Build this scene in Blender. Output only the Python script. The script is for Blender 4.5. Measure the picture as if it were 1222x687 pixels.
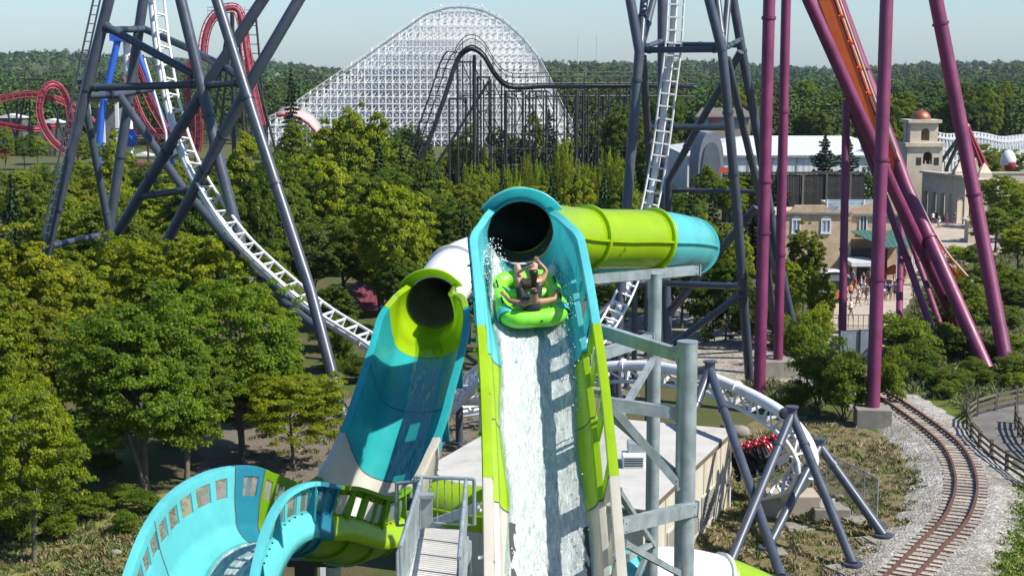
import bpy, bmesh, math, random
import numpy as np
from mathutils import Vector, Matrix
from math import radians, sin, cos, pi, atan, tan, sqrt

sc = bpy.context.scene
for _o in list(bpy.data.objects):
    bpy.data.objects.remove(_o, do_unlink=True)
COL = sc.collection

# ---------------------------------------------------------------- camera
FPX = 1800.0                      # focal length in photo pixels (1222 wide)
CAMZ = 20.0
PITCH = atan((343.5 - 88.0) / FPX)
cam_d = bpy.data.cameras.new('camera')
cam_d.sensor_width = 36.0
cam_d.lens = 36.0 * FPX / 1222.0
cam_d.clip_start = 0.5
cam_d.clip_end = 20000
cam = bpy.data.objects.new('camera', cam_d)
cam.location = (0, 0, CAMZ)
cam.rotation_euler = (pi / 2 - PITCH, 0, 0)
COL.objects.link(cam)
sc.camera = cam

# ---------------------------------------------------------------- sky, sun, exposure
SUN_EL, SUN_AZ = radians(47), radians(112)      # azimuth clockwise from +Y (view direction)
HAZE = 0.000045
world = bpy.data.worlds.new('World')
sc.world = world
world.use_nodes = True
wn = world.node_tree.nodes
wn.clear()
wo = wn.new('ShaderNodeOutputWorld')
wb = wn.new('ShaderNodeBackground')
ws = wn.new('ShaderNodeTexSky')
ws.sky_type = 'NISHITA'
ws.sun_disc = False
ws.sun_elevation = SUN_EL
ws.sun_rotation = SUN_AZ
ws.altitude = 200
ws.air_density = 1.15
ws.dust_density = 0.7
ws.ozone_density = 2.5
wb.inputs['Strength'].default_value = 0.096
wt = wn.new('ShaderNodeMix'); wt.data_type = 'RGBA'; wt.blend_type = 'MULTIPLY'; wt.inputs[0].default_value = 1
wt.inputs[7].default_value = (.60, .73, .92, 1)       # hazy blue cast of the whole sky
world.node_tree.links.new(ws.outputs[0], wt.inputs[6])
world.node_tree.links.new(wt.outputs[2], wb.inputs[0])
world.node_tree.links.new(wb.outputs[0], wo.inputs[0])
sun_d = bpy.data.lights.new('sun', 'SUN')
sun_d.energy = 4.6
sun_d.angle = radians(0.55)
sun_d.color = (1.0, 0.95, 0.86)
sun = bpy.data.objects.new('sun', sun_d)
sdir = Vector((cos(SUN_EL) * sin(SUN_AZ), cos(SUN_EL) * cos(SUN_AZ), sin(SUN_EL)))
sun.rotation_euler = sdir.to_track_quat('Z', 'Y').to_euler()
sun.location = sdir * 300
COL.objects.link(sun)
sc.view_settings.view_transform = 'Standard'
sc.view_settings.look = 'None'
sc.view_settings.exposure = 0.92
sc.view_settings.gamma = 1.0
sc.view_settings.use_curve_mapping = False
sc.render.engine = 'CYCLES'
sc.cycles.use_denoising = True
sc.cycles.max_bounces = 8
sc.cycles.transparent_max_bounces = 12
sc.cycles.volume_bounces = 0

# ---------------------------------------------------------------- pixel -> place helpers
def ray(px, py):
    u = (px - 611.0) / FPX
    v = (343.5 - py) / FPX
    return Vector((u, cos(PITCH) + v * sin(PITCH), -sin(PITCH) + v * cos(PITCH)))
def at(px, py, Y):
    r = ray(px, py)
    return Vector((0, 0, CAMZ)) + r * (Y / r.y)
def gp(px, py, z=0.0):
    r = ray(px, py)
    return Vector((0, 0, CAMZ)) + r * ((z - CAMZ) / r.z)

# ---------------------------------------------------------------- objects
ORG = {}
def tag(o, label=None, cat=None, group=None, kind=None):
    if label: o['label'] = label
    if cat: o['category'] = cat
    if group: o['group'] = group
    if kind: o['kind'] = kind
    return o
def thing(name, loc, label, cat, group=None):
    o = bpy.data.objects.new(name, None)
    o.empty_display_size = 0.2
    COL.objects.link(o)
    o.location = loc
    ORG[o.name] = Vector(loc)
    return tag(o, label, cat, group)
def link_mesh(name, me, parent=None, loc=None):
    o = bpy.data.objects.new(name, me)
    COL.objects.link(o)
    if parent is not None:
        o.parent = parent
        ORG[o.name] = ORG.get(parent.name, Vector((0, 0, 0)))
    if loc is not None:
        o.location = loc
    return o
def copy_tree(root, name=None):
    r = root.copy()
    COL.objects.link(r)
    for ch in root.children:
        c = ch.copy(); COL.objects.link(c); c.parent = r
        for g in ch.children:
            d = g.copy(); COL.objects.link(d); d.parent = c
    return r

class MB:
    """collects shapes, builds ONE mesh object"""
    def __init__(s):
        s.v = []; s.f = []; s.sm = []
    def add(s, vs, fs, smooth=False):
        b = len(s.v)
        s.v.extend([tuple(p) for p in vs])
        s.f.extend([tuple(i + b for i in f) for f in fs])
        s.sm.extend([smooth] * len(fs))
        return s
    def hexa(s, c):
        return s.add(c, [(0, 3, 2, 1), (4, 5, 6, 7), (0, 1, 5, 4), (1, 2, 6, 5), (2, 3, 7, 6), (3, 0, 4, 7)])
    def box(s, lo, hi):
        x0, y0, z0 = lo; x1, y1, z1 = hi
        return s.hexa([(x0, y0, z0), (x1, y0, z0), (x1, y1, z0), (x0, y1, z0), (x0, y0, z1), (x1, y0, z1), (x1, y1, z1), (x0, y1, z1)])
    def obox(s, c, ex, ey, ez):
        c = Vector(c); ex = Vector(ex); ey = Vector(ey); ez = Vector(ez)
        P = []
        for k in (-1, 1):
            for a, b in ((-1, -1), (1, -1), (1, 1), (-1, 1)):
                P.append(c + ex * a + ey * b + ez * k)
        return s.hexa(P)
    def beam(s, p, q, w, h=None, up=(0, 0, 1)):
        p = Vector(p); q = Vector(q); h = h or w
        t = (q - p)
        L = t.length
        if L < 1e-6: return s
        t /= L
        u = Vector(up)
        if abs(t.dot(u)) > .97: u = Vector((0, 1, 0))
        x = t.cross(u).normalized(); y = x.cross(t)
        return s.obox((p + q) / 2, x * w / 2, y * h / 2, t * L / 2)
    def tube(s, p, q, r, r2=None, n=12, caps=True):
        p = Vector(p); q = Vector(q); r2 = r if r2 is None else r2
        t = (q - p).normalized()
        u = Vector((0, 0, 1)) if abs(t.z) < .9 else Vector((1, 0, 0))
        x = t.cross(u).normalized(); y = t.cross(x)
        A = [p + (x * cos(2 * pi * i / n) + y * sin(2 * pi * i / n)) * r for i in range(n)]
        B = [q + (x * cos(2 * pi * i / n) + y * sin(2 * pi * i / n)) * r2 for i in range(n)]
        s.add(A + B, [(i, n + i, n + (i + 1) % n, (i + 1) % n) for i in range(n)], True)
        if caps:
            s.add(A, [tuple(range(n))]); s.add(B, [tuple(reversed(range(n)))])
        return s
    def sweep(s, pts, r, n=10, caps=True, rads=None):
        pts = [Vector(p) for p in pts]
        m = len(pts)
        prev = None
        rings = []
        for i, p in enumerate(pts):
            t = (pts[min(i + 1, m - 1)] - pts[max(i - 1, 0)]).normalized()
            if prev is None:
                u = Vector((0, 0, 1)) if abs(t.z) < .9 else Vector((1, 0, 0))
                x = t.cross(u).normalized()
            else:
                x = (prev - t * prev.dot(t)).normalized()
            prev = x
            y = t.cross(x)
            rr = rads[i] if rads else r
            rings.append([p + (x * cos(2 * pi * k / n) + y * sin(2 * pi * k / n)) * rr for k in range(n)])
        V = [v for R in rings for v in R]
        Fc = []
        for i in range(m - 1):
            for k in range(n):
                Fc.append((i * n + k, (i + 1) * n + k, (i + 1) * n + (k + 1) % n, i * n + (k + 1) % n))
        s.add(V, Fc, True)
        if caps:
            s.add(rings[0], [tuple(range(n))]); s.add(rings[-1], [tuple(reversed(range(n)))])
        return s
    def poly(s, pts, smooth=False):
        return s.add(pts, [tuple(range(len(pts)))], smooth)
    def prism(s, pts, h):
        """flat polygon (list of 3D points, counter-clockwise seen from +h) extruded by vector h"""
        h = Vector(h); n = len(pts)
        A = [Vector(p) for p in pts]; B = [p + h for p in A]
        s.add(A + B, [tuple(reversed(range(n))), tuple(range(n, 2 * n))] + [(i, (i + 1) % n, n + (i + 1) % n, n + i) for i in range(n)])
        return s
    def sphere(s, c, r, n=10, m=7, sc3=(1, 1, 1)):
        c = Vector(c); V = []; Fc = []
        for j in range(m + 1):
            th = pi * j / m
            for i in range(n):
                a = 2 * pi * i / n
                V.append(c + Vector((r * sin(th) * cos(a) * sc3[0], r * sin(th) * sin(a) * sc3[1], r * cos(th) * sc3[2])))
        for j in range(m):
            for i in range(n):
                Fc.append((j * n + i, (j + 1) * n + i, (j + 1) * n + (i + 1) % n, j * n + (i + 1) % n))
        return s.add(V, Fc, True)
    def mesh(s, name, mats=None, off=None):
        me = bpy.data.meshes.new(name)
        V = np.array([tuple(v) for v in s.v], dtype=float).reshape(-1, 3)
        if off is not None: V = V - np.array(tuple(off))
        me.from_pydata(V.tolist(), [], s.f)
        me.polygons.foreach_set('use_smooth', s.sm)
        for m in (mats if isinstance(mats, (list, tuple)) else [mats] if mats else []):
            me.materials.append(m)
        me.update()
        return me
    def build(s, name, m, parent=None, label=None, cat=None, group=None, kind=None, solid=0, bevel=0):
        off = ORG.get(parent.name, Vector((0, 0, 0))) if parent is not None else None
        if parent is None and s.v:
            a = np.array([tuple(v) for v in s.v])
            off = Vector(((a[:, 0].min() + a[:, 0].max()) / 2, (a[:, 1].min() + a[:, 1].max()) / 2, a[:, 2].min()))
        me = s.mesh(name, m, off)
        o = link_mesh(name, me, parent)
        if parent is None and off is not None:
            o.location = off; ORG[o.name] = Vector(off)
        if solid:
            md = o.modifiers.new('thickness', 'SOLIDIFY'); md.thickness = solid; md.offset = 0
        if bevel:
            md = o.modifiers.new('bevel', 'BEVEL'); md.width = bevel; md.segments = 2; md.limit_method = 'ANGLE'
        return tag(o, label, cat, group, kind)

def catmull(P, step=0.5, extra=None):
    """resample 3D control points (Catmull-Rom) to even steps; extra: list of per-control tuples to interpolate"""
    P = [Vector(p) for p in P]
    n = len(P)
    out = []; ex = []
    Q = [P[0] * 2 - P[1]] + P + [P[-1] * 2 - P[-2]]
    dense = []
    for i in range(n - 1):
        p0, p1, p2, p3 = Q[i], Q[i + 1], Q[i + 2], Q[i + 3]
        for k in range(24):
            t = k / 24
            dense.append((0.5 * ((2 * p1) + (p2 - p0) * t + (2 * p0 - 5 * p1 + 4 * p2 - p3) * t * t + (3 * p1 - p0 - 3 * p2 + p3) * t ** 3), i + t))
    dense.append((P[-1], n - 1.0))
    D = [0.0]
    for a, b in zip(dense[:-1], dense[1:]):
        D.append(D[-1] + (b[0] - a[0]).length)
    m = max(2, int(round(D[-1] / step)) + 1)
    j = 0
    par = []
    for i in range(m):
        d = D[-1] * i / (m - 1)
        while j < len(D) - 2 and D[j + 1] < d: j += 1
        w = 0 if D[j + 1] == D[j] else (d - D[j]) / (D[j + 1] - D[j])
        out.append(dense[j][0].lerp(dense[j + 1][0], w))
        par.append(dense[j][1] + (dense[j + 1][1] - dense[j][1]) * w)
    return out, par
def interp(vals, t):
    i = min(int(t), len(vals) - 2) if len(vals) > 1 else 0
    w = t - i
    a, b = vals[i], vals[min(i + 1, len(vals) - 1)]
    if isinstance(a, Vector): return a.lerp(b, w)
    return a + (b - a) * w
# ---------------------------------------------------------------- materials
def _nt(name):
    m = bpy.data.materials.new(name); m.use_nodes = True
    nt = m.node_tree
    return m, nt, nt.nodes, nt.links, nt.nodes['Principled BSDF']
def _ramp(N, L, src, stops):
    r = N.new('ShaderNodeValToRGB')
    el = r.color_ramp.elements
    while len(el) < len(stops): el.new(0.5)
    for e, (p, c) in zip(el, stops):
        e.position = p; e.color = (c[0], c[1], c[2], 1) if len(c) == 3 else c
    L.new(src, r.inputs[0])
    return r
def _noise(N, L, co, scale, detail=4, rough=.6, dist=0):
    n = N.new('ShaderNodeTexNoise')
    n.inputs['Scale'].default_value = scale; n.inputs['Detail'].default_value = detail
    n.inputs['Roughness'].default_value = rough; n.inputs['Distortion'].default_value = dist
    if co is not None: L.new(co, n.inputs['Vector'])
    return n
def _coord(N, L, scale=(1, 1, 1), kind='Object'):
    tc = N.new('ShaderNodeTexCoord'); mp = N.new('ShaderNodeMapping')
    mp.inputs['Scale'].default_value = scale
    L.new(tc.outputs[kind], mp.inputs['Vector'])
    return mp.outputs[0]
def _bump(N, L, h, p, strength, dist=.02):
    b = N.new('ShaderNodeBump'); b.inputs['Strength'].default_value = strength; b.inputs['Distance'].default_value = dist
    L.new(h, b.inputs['Height']); L.new(b.outputs[0], p.inputs['Normal'])
    return b
def dim(c, k): return tuple(min(1, x * k) for x in c)
def paint(name, c, rough=.4, var=.25, scale=1.2, grime=.35, metal=0, coat=0, streak=8, bump=.15, gcol=None, trans=0):
    """painted surface: colour varies a little, darker weather streaks that run down, uneven gloss"""
    m, nt, N, L, p = _nt(name)
    co = _coord(N, L); cs = _coord(N, L, (streak, streak, .6))
    n1 = _noise(N, L, co, scale, 5, .65); n2 = _noise(N, L, cs, .8, 5, .7)
    r1 = _ramp(N, L, n1.outputs['Fac'], [(.3, dim(c, 1 - var)), (.7, dim(c, 1 + var * .6))])
    mx = N.new('ShaderNodeMix'); mx.data_type = 'RGBA'
    g = _ramp(N, L, n2.outputs['Fac'], [(.5, (0, 0, 0)), (.78, (grime, grime, grime))])
    L.new(g.outputs[0], mx.inputs[0]); L.new(r1.outputs[0], mx.inputs[6])
    mx.inputs[7].default_value = (*(gcol or dim(c, .45)), 1)
    L.new(mx.outputs[2], p.inputs['Base Color'])
    rr = _ramp(N, L, n1.outputs['Fac'], [(.2, (rough * .75,) * 3), (.8, (min(1, rough * 1.35),) * 3)])
    L.new(rr.outputs[0], p.inputs['Roughness'])
    p.inputs['Metallic'].default_value = metal
    if coat: p.inputs['Coat Weight'].default_value = coat; p.inputs['Coat Roughness'].default_value = .15
    if bump: _bump(N, L, n1.outputs['Fac'], p, bump, .01)
    if trans:                       # thin gel-coated laminate lets some light through
        tr = N.new('ShaderNodeBsdfTranslucent'); ms = N.new('ShaderNodeMixShader'); ms.inputs[0].default_value = trans
        L.new(mx.outputs[2], tr.inputs[0]); L.new(p.outputs[0], ms.inputs[1]); L.new(tr.outputs[0], ms.inputs[2]); L.new(ms.outputs[0], N['Material Output'].inputs[0])
    return m
def ground(name, stops, scale=.6, bscale=9, bump=.6, bdist=.06, rough=.95, fine=25, fmix=.35, kind='Object'):
    """earthy surface: large patches through stops, fine grain on top, bump"""
    m, nt, N, L, p = _nt(name)
    co = _coord(N, L, kind=kind)
    n1 = _noise(N, L, co, scale, 8, .68, .3); n2 = _noise(N, L, co, fine, 4, .75); n3 = _noise(N, L, co, bscale, 6, .7)
    r1 = _ramp(N, L, n1.outputs['Fac'], stops)
    f = _ramp(N, L, n2.outputs['Fac'], [(.3, (1 - fmix,) * 3), (.7, (1 + fmix * .6,) * 3)])
    mx = N.new('ShaderNodeMix'); mx.data_type = 'RGBA'; mx.blend_type = 'MULTIPLY'; mx.inputs[0].default_value = 1
    L.new(r1.outputs[0], mx.inputs[6]); L.new(f.outputs[0], mx.inputs[7])
    L.new(mx.outputs[2], p.inputs['Base Color'])
    p.inputs['Roughness'].default_value = rough
    p.inputs['Specular IOR Level'].default_value = .2
    _bump(N, L, n3.outputs['Fac'], p, bump, bdist)
    return m
def stones(name, c1, c2, scale=9):
    m, nt, N, L, p = _nt(name)
    co = _coord(N, L)
    v = N.new('ShaderNodeTexVoronoi'); v.inputs['Scale'].default_value = scale; L.new(co, v.inputs['Vector'])
    n1 = _noise(N, L, co, .35, 7, .7); n2 = _noise(N, L, co, 3, 5, .7)
    sx = N.new('ShaderNodeSeparateColor'); L.new(v.outputs['Color'], sx.inputs[0])
    r = _ramp(N, L, sx.outputs[0], [(0, dim(c1, .6)), (.5, c1), (1, c2)])
    d = _ramp(N, L, n1.outputs['Fac'], [(.35, (.62, .58, .5)), (.65, (1.1, 1.08, 1.05))])
    d2 = _ramp(N, L, n2.outputs['Fac'], [(.3, (.75,) * 3), (.7, (1.1,) * 3)])
    mx = N.new('ShaderNodeMix'); mx.data_type = 'RGBA'; mx.blend_type = 'MULTIPLY'; mx.inputs[0].default_value = 1
    L.new(r.outputs[0], mx.inputs[6]); L.new(d.outputs[0], mx.inputs[7])
    m2 = N.new('ShaderNodeMix'); m2.data_type = 'RGBA'; m2.blend_type = 'MULTIPLY'; m2.inputs[0].default_value = 1
    L.new(mx.outputs[2], m2.inputs[6]); L.new(d2.outputs[0], m2.inputs[7])
    L.new(m2.outputs[2], p.inputs['Base Color'])
    p.inputs['Roughness'].default_value = .95
    b = _bump(N, L, v.outputs['Distance'], p, .9, .08); b.invert = True
    return m
def leafmat(name, base=(.122, .176, .018), hue=.30, trans=.56, useobj=True, spread=.42):
    """leaf: tint per tree (object colour) and per leaf, part of the light passes through"""
    m, nt, N, L, p = _nt(name)
    out = N['Material Output']
    geo = N.new('ShaderNodeNewGeometry')
    r = _ramp(N, L, geo.outputs['Random Per Island'], [(0, dim(base, 1 - spread)), (.55, base), (1, (base[0] * (1 + hue) * 1.25, base[1] * 1.3, base[2] * .9))])
    nz = _noise(N, L, _coord(N, L), .42, 3, .6)
    nr = _ramp(N, L, nz.outputs['Fac'], [(.32, (.58, .68, .85)), (.5, (1, 1, 1)), (.68, (1.22, 1.16, .82))])
    m0 = N.new('ShaderNodeMix'); m0.data_type = 'RGBA'; m0.blend_type = 'MULTIPLY'; m0.inputs[0].default_value = 1
    L.new(r.outputs[0], m0.inputs[6]); L.new(nr.outputs[0], m0.inputs[7])
    src = m0.outputs[2]
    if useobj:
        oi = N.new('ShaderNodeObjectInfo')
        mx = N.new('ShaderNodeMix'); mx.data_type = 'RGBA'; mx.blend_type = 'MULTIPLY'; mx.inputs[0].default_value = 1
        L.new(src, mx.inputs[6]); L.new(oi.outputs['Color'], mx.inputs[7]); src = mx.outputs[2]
    L.new(src, p.inputs['Base Color'])
    p.inputs['Roughness'].default_value = .6; p.inputs['Specular IOR Level'].default_value = .25
    tr = N.new('ShaderNodeBsdfTranslucent')
    t2 = N.new('ShaderNodeMix'); t2.data_type = 'RGBA'; t2.blend_type = 'MULTIPLY'; t2.inputs[0].default_value = 1
    L.new(src, t2.inputs[6]); t2.inputs[7].default_value = (1.5, 1.35, .55, 1)
    L.new(t2.outputs[2], tr.inputs[0])
    ms = N.new('ShaderNodeMixShader'); ms.inputs[0].default_value = trans
    L.new(p.outputs[0], ms.inputs[1]); L.new(tr.outputs[0], ms.inputs[2]); L.new(ms.outputs[0], out.inputs[0])
    return m
def wood(name, c, rough=.85):
    m, nt, N, L, p = _nt(name)
    co = _coord(N, L, (1, 1, 1)); n1 = _noise(N, L, co, 6, 6, .7); n2 = _noise(N, L, _coord(N, L, (20, 20, 2)), 1, 5, .6)
    oi = N.new('ShaderNodeObjectInfo')
    r = _ramp(N, L, n2.outputs['Fac'], [(.3, dim(c, .6)), (.7, dim(c, 1.25))])
    k = _ramp(N, L, oi.outputs['Random'], [(0, (.65, .65, .65)), (1, (1.2, 1.15, 1.1))])
    mx = N.new('ShaderNodeMix'); mx.data_type = 'RGBA'; mx.blend_type = 'MULTIPLY'; mx.inputs[0].default_value = 1
    L.new(r.outputs[0], mx.inputs[6]); L.new(k.outputs[0], mx.inputs[7]); L.new(mx.outputs[2], p.inputs['Base Color'])
    p.inputs['Roughness'].default_value = rough
    _bump(N, L, n1.outputs['Fac'], p, .4, .01)
    return m
def plain(name, c, rough=.7, metal=0, emit=0):
    m, nt, N, L, p = _nt(name)
    n1 = _noise(N, L, _coord(N, L), 2.5, 4)
    r = _ramp(N, L, n1.outputs['Fac'], [(.3, dim(c, .8)), (.7, dim(c, 1.15))])
    L.new(r.outputs[0], p.inputs['Base Color']); p.inputs['Roughness'].default_value = rough; p.inputs['Metallic'].default_value = metal
    return m
def pane_mat(name, tint, fac, rough=.15):
    """clear plastic pane: mostly see-through with some milky body"""
    m, nt, N, L, p = _nt(name)
    out = N['Material Output']
    n1 = _noise(N, L, _coord(N, L, (1, 1, 3)), 2.5, 5, .65)
    p.inputs['Base Color'].default_value = (*tint, 1); p.inputs['Roughness'].default_value = rough
    tr = N.new('ShaderNodeBsdfTransparent'); ms = N.new('ShaderNodeMixShader')
    r = _ramp(N, L, n1.outputs['Fac'], [(.3, (fac * .75,) * 3), (.75, (min(1, fac * 1.3),) * 3)])
    L.new(r.outputs[0], ms.inputs[0]); L.new(tr.outputs[0], ms.inputs[1]); L.new(p.outputs[0], ms.inputs[2]); L.new(ms.outputs[0], out.inputs[0])
    return m
def mesh_fence_mat(name, c, cell=.06, wire=.3):
    m, nt, N, L, p = _nt(name)
    out = N['Material Output']
    co = _coord(N, L, (1, 1, 1))
    sx = N.new('ShaderNodeSeparateXYZ'); L.new(co, sx.inputs[0])
    def mth(op, a, b):
        n = N.new('ShaderNodeMath'); n.operation = op
        for i, x in enumerate((a, b)):
            if x is None: continue
            if isinstance(x, (int, float)): n.inputs[i].default_value = x
            else: L.new(x, n.inputs[i])
        return n.outputs[0]
    h = mth('ADD', sx.outputs[0], sx.outputs[1])
    a = mth('FRACT', mth('DIVIDE', mth('ADD', h, sx.outputs[2]), cell), None)
    b = mth('FRACT', mth('DIVIDE', mth('SUBTRACT', h, sx.outputs[2]), cell), None)
    fac = mth('MAXIMUM', mth('LESS_THAN', a, wire), mth('LESS_THAN', b, wire))
    p.inputs['Base Color'].default_value = (*c, 1); p.inputs['Metallic'].default_value = .5; p.inputs['Roughness'].default_value = .5
    tr = N.new('ShaderNodeBsdfTransparent'); ms = N.new('ShaderNodeMixShader')
    L.new(fac, ms.inputs[0]); L.new(tr.outputs[0], ms.inputs[1]); L.new(p.outputs[0], ms.inputs[2]); L.new(ms.outputs[0], out.inputs[0])
    return m
def ribbed(name, c, axis=0, pitch=.3, depth=.03, rough=.6):
    """profiled sheet metal"""
    m, nt, N, L, p = _nt(name)
    co = _coord(N, L)
    w = N.new('ShaderNodeTexWave'); w.wave_type = 'BANDS'; w.bands_direction = 'XYZ'[axis]; w.inputs['Scale'].default_value = 1 / pitch * .314
    L.new(co, w.inputs['Vector'])
    n1 = _noise(N, L, _coord(N, L, (3, 3, .4)), .7, 6, .7)
    r = _ramp(N, L, n1.outputs['Fac'], [(.3, dim(c, .72)), (.7, dim(c, 1.1))])
    L.new(r.outputs[0], p.inputs['Base Color']); p.inputs['Roughness'].default_value = rough
    _bump(N, L, w.outputs['Fac'], p, .6, depth)
    return m
def brickmat(name, c1, c2, mortar, w=.24, h=.08):
    m, nt, N, L, p = _nt(name)
    b = N.new('ShaderNodeTexBrick')
    tc = N.new('ShaderNodeTexCoord'); sx = N.new('ShaderNodeSeparateXYZ'); cx = N.new('ShaderNodeCombineXYZ'); ad = N.new('ShaderNodeMath')
    L.new(tc.outputs['Object'], sx.inputs[0]); L.new(sx.outputs[0], ad.inputs[0]); L.new(sx.outputs[1], ad.inputs[1])
    L.new(ad.outputs[0], cx.inputs[0]); L.new(sx.outputs[2], cx.inputs[1]); L.new(cx.outputs[0], b.inputs['Vector'])
    b.inputs['Color1'].default_value = (*c1, 1); b.inputs['Color2'].default_value = (*c2, 1); b.inputs['Mortar'].default_value = (*mortar, 1)
    b.inputs['Scale'].default_value = 1; b.inputs['Brick Width'].default_value = w; b.inputs['Row Height'].default_value = h; b.inputs['Mortar Size'].default_value = .012
    n1 = _noise(N, L, tc.outputs['Object'], .8, 6, .7)
    r = _ramp(N, L, n1.outputs['Fac'], [(.3, (.65, .62, .58)), (.7, (1.15, 1.12, 1.08))])
    mx = N.new('ShaderNodeMix'); mx.data_type = 'RGBA'; mx.blend_type = 'MULTIPLY'; mx.inputs[0].default_value = 1
    L.new(b.outputs[0], mx.inputs[6]); L.new(r.outputs[0], mx.inputs[7]); L.new(mx.outputs[2], p.inputs['Base Color'])
    p.inputs['Roughness'].default_value = .9
    return m

SLATE = paint('slate_paint', (.044, .056, .078), .38, .22, 1.0, .45, gcol=(.085, .09, .095))
WHITE = paint('white_paint', (.60, .61, .61), .4, .12, 1.5, .3, gcol=(.42, .41, .39))
GALV = paint('galvanised_steel', (.30, .35, .36), .42, .3, 2.2, .55, metal=.45, gcol=(.5, .54, .56), streak=5)
PURPLE = paint('purple_paint', (.155, .017, .072), .45, .35, .5, .6, gcol=(.15, .055, .085))
ORANGE = paint('orange_paint', (.64, .115, .022), .5, .2, .9, .3, gcol=(.38, .12, .06))
RED = paint('red_paint', (.26, .018, .035), .45, .2, .9, .3)
PINKRED = paint('faded_red_paint', (.36, .045, .07), .5, .2, .9, .3)
BLUE = paint('blue_paint', (.02, .10, .50), .4, .15, 1, .2)
BLACK = paint('black_steel', (.016, .017, .02), .5, .3, 1, .3, gcol=(.05, .05, .05))
CYAN = paint('turquoise_fibreglass', (.17, .68, .70), .28, .10, .9, .22, coat=.35, gcol=(.08, .40, .44), streak=3, bump=.05, trans=.5)
TEAL = paint('teal_fibreglass', (.035, .47, .48), .25, .12, .9, .25, coat=.4, gcol=(.05, .33, .33), streak=3, bump=.05, trans=.5)
DBLUE = paint('deep_turquoise_fibreglass', (.03, .30, .40), .3, .14, .9, .2, coat=.3, streak=3, bump=.05, trans=.5)
LIME = paint('lime_fibreglass', (.42, .63, .012), .26, .10, .9, .2, coat=.4, gcol=(.25, .40, .01), streak=3, bump=.05, trans=.5)
DLIME = paint('leaf_green_fibreglass', (.20, .42, .006), .28, .12, .9, .2, coat=.35, gcol=(.15, .28, .01), streak=3, bump=.05, trans=.5)
CREAM = paint('cream_fibreglass', (.68, .65, .57), .3, .08, .9, .3, coat=.35, gcol=(.58, .44, .24), streak=3, bump=.05, trans=.5)
GELW = paint('white_fibreglass', (.62, .63, .62), .3, .08, .9, .3, coat=.3, gcol=(.5, .49, .46), streak=4, bump=.05)
CONC = ground('concrete', [(.3, (.15, .14, .115)), (.55, (.23, .215, .18)), (.75, (.31, .29, .25))], .9, 14, .3, .01, .9)
DECK = ground('deck_concrete', [(.3, (.38, .37, .34)), (.6, (.48, .46, .42)), (.8, (.52, .50, .46))], 1.3, 20, .2, .005, .8, fmix=.15)
ROOFM = ground('roof_membrane', [(.25, (.28, .27, .245)), (.5, (.40, .39, .36)), (.8, (.46, .45, .42))], .45, 3, .15, .02, .8, fmix=.12)
WALLB = ribbed('ribbed_beige_wall', (.46, .42, .33), 1, .25, .02)
PANE = pane_mat('milky_clear_pane', (.46, .52, .50), .20)
LEAF = leafmat('leaf')
NEEDLE = leafmat('needles', (.020, .042, .018), .1, .12)
BARK = wood('bark', (.085, .068, .05))
BARKL = wood('pale_bark', (.11, .095, .075))
TIE = wood('weathered_sleeper', (.34, .29, .24))
RUST = paint('rusty_rail', (.10, .042, .025), .65, .35, 3, .4, gcol=(.05, .03, .025))
FENCEW = wood('weathered_fence_wood', (.11, .095, .07))
SKIN = plain('skin', (.46, .25, .17), .55)
SKIN2 = plain('tanned_skin', (.28, .14, .085), .55)
HAIR = plain('dark_hair', (.018, .011, .008), .5)
RUBBER = plain('black_rubber', (.012, .012, .012), .6)
# ---------------------------------------------------------------- the ground
rnd = random.Random(5)
G_GRASS = ground('rough_ground', [(.30, (.085, .062, .036)), (.44, (.10, .088, .040)), (.55, (.065, .085, .022)), (.72, (.085, .125, .022))], .22, 9, .9, .12)
G_DIRT = ground('bare_dirt', [(.3, (.115, .095, .075)), (.5, (.16, .135, .105)), (.62, (.15, .12, .085)), (.75, (.11, .105, .05))], .5, 7, .9, .10, fine=16, fmix=.5)
G_DRY = ground('dry_grass_ground', [(.28, (.075, .055, .03)), (.45, (.20, .155, .085)), (.56, (.15, .135, .055)), (.70, (.08, .105, .026))], .8, 8, .9, .12, fine=14, fmix=.5)
G_BANK = ground('bank_grass', [(.28, (.16, .11, .055)), (.42, (.24, .19, .08)), (.55, (.20, .20, .055)), (.72, (.13, .18, .03))], .5, 9, .9, .1, fine=14, fmix=.5)
G_GRAVEL = stones('pale_gravel', (.30, .28, .235), (.42, .40, .35), 5)
G_BALLAST = stones('ballast_stone', (.29, .28, .265), (.44, .43, .41), 8)
G_LAWN = ground('lawn', [(.3, (.065, .095, .012)), (.5, (.10, .13, .018)), (.75, (.14, .15, .03))], 1.2, 14, .9, .08, fine=18, fmix=.45)
G_ASPH = ground('path_asphalt', [(.3, (.10, .095, .088)), (.6, (.15, .142, .13)), (.8, (.19, .18, .165))], .9, 20, .5, .02)
G_PLAZA = ground('plaza_paving', [(.3, (.30, .25, .20)), (.6, (.38, .32, .26)), (.8, (.42, .36, .30))], .4, 12, .2, .02)
m = MB()
n = 40
for j in range(n):
    pass
m.poly([(-9000, -300, 0), (9000, -300, 0), (9000, 12000, 0), (-9000, 12000, 0)])
m.build('ground', G_GRASS, kind='structure')

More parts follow.
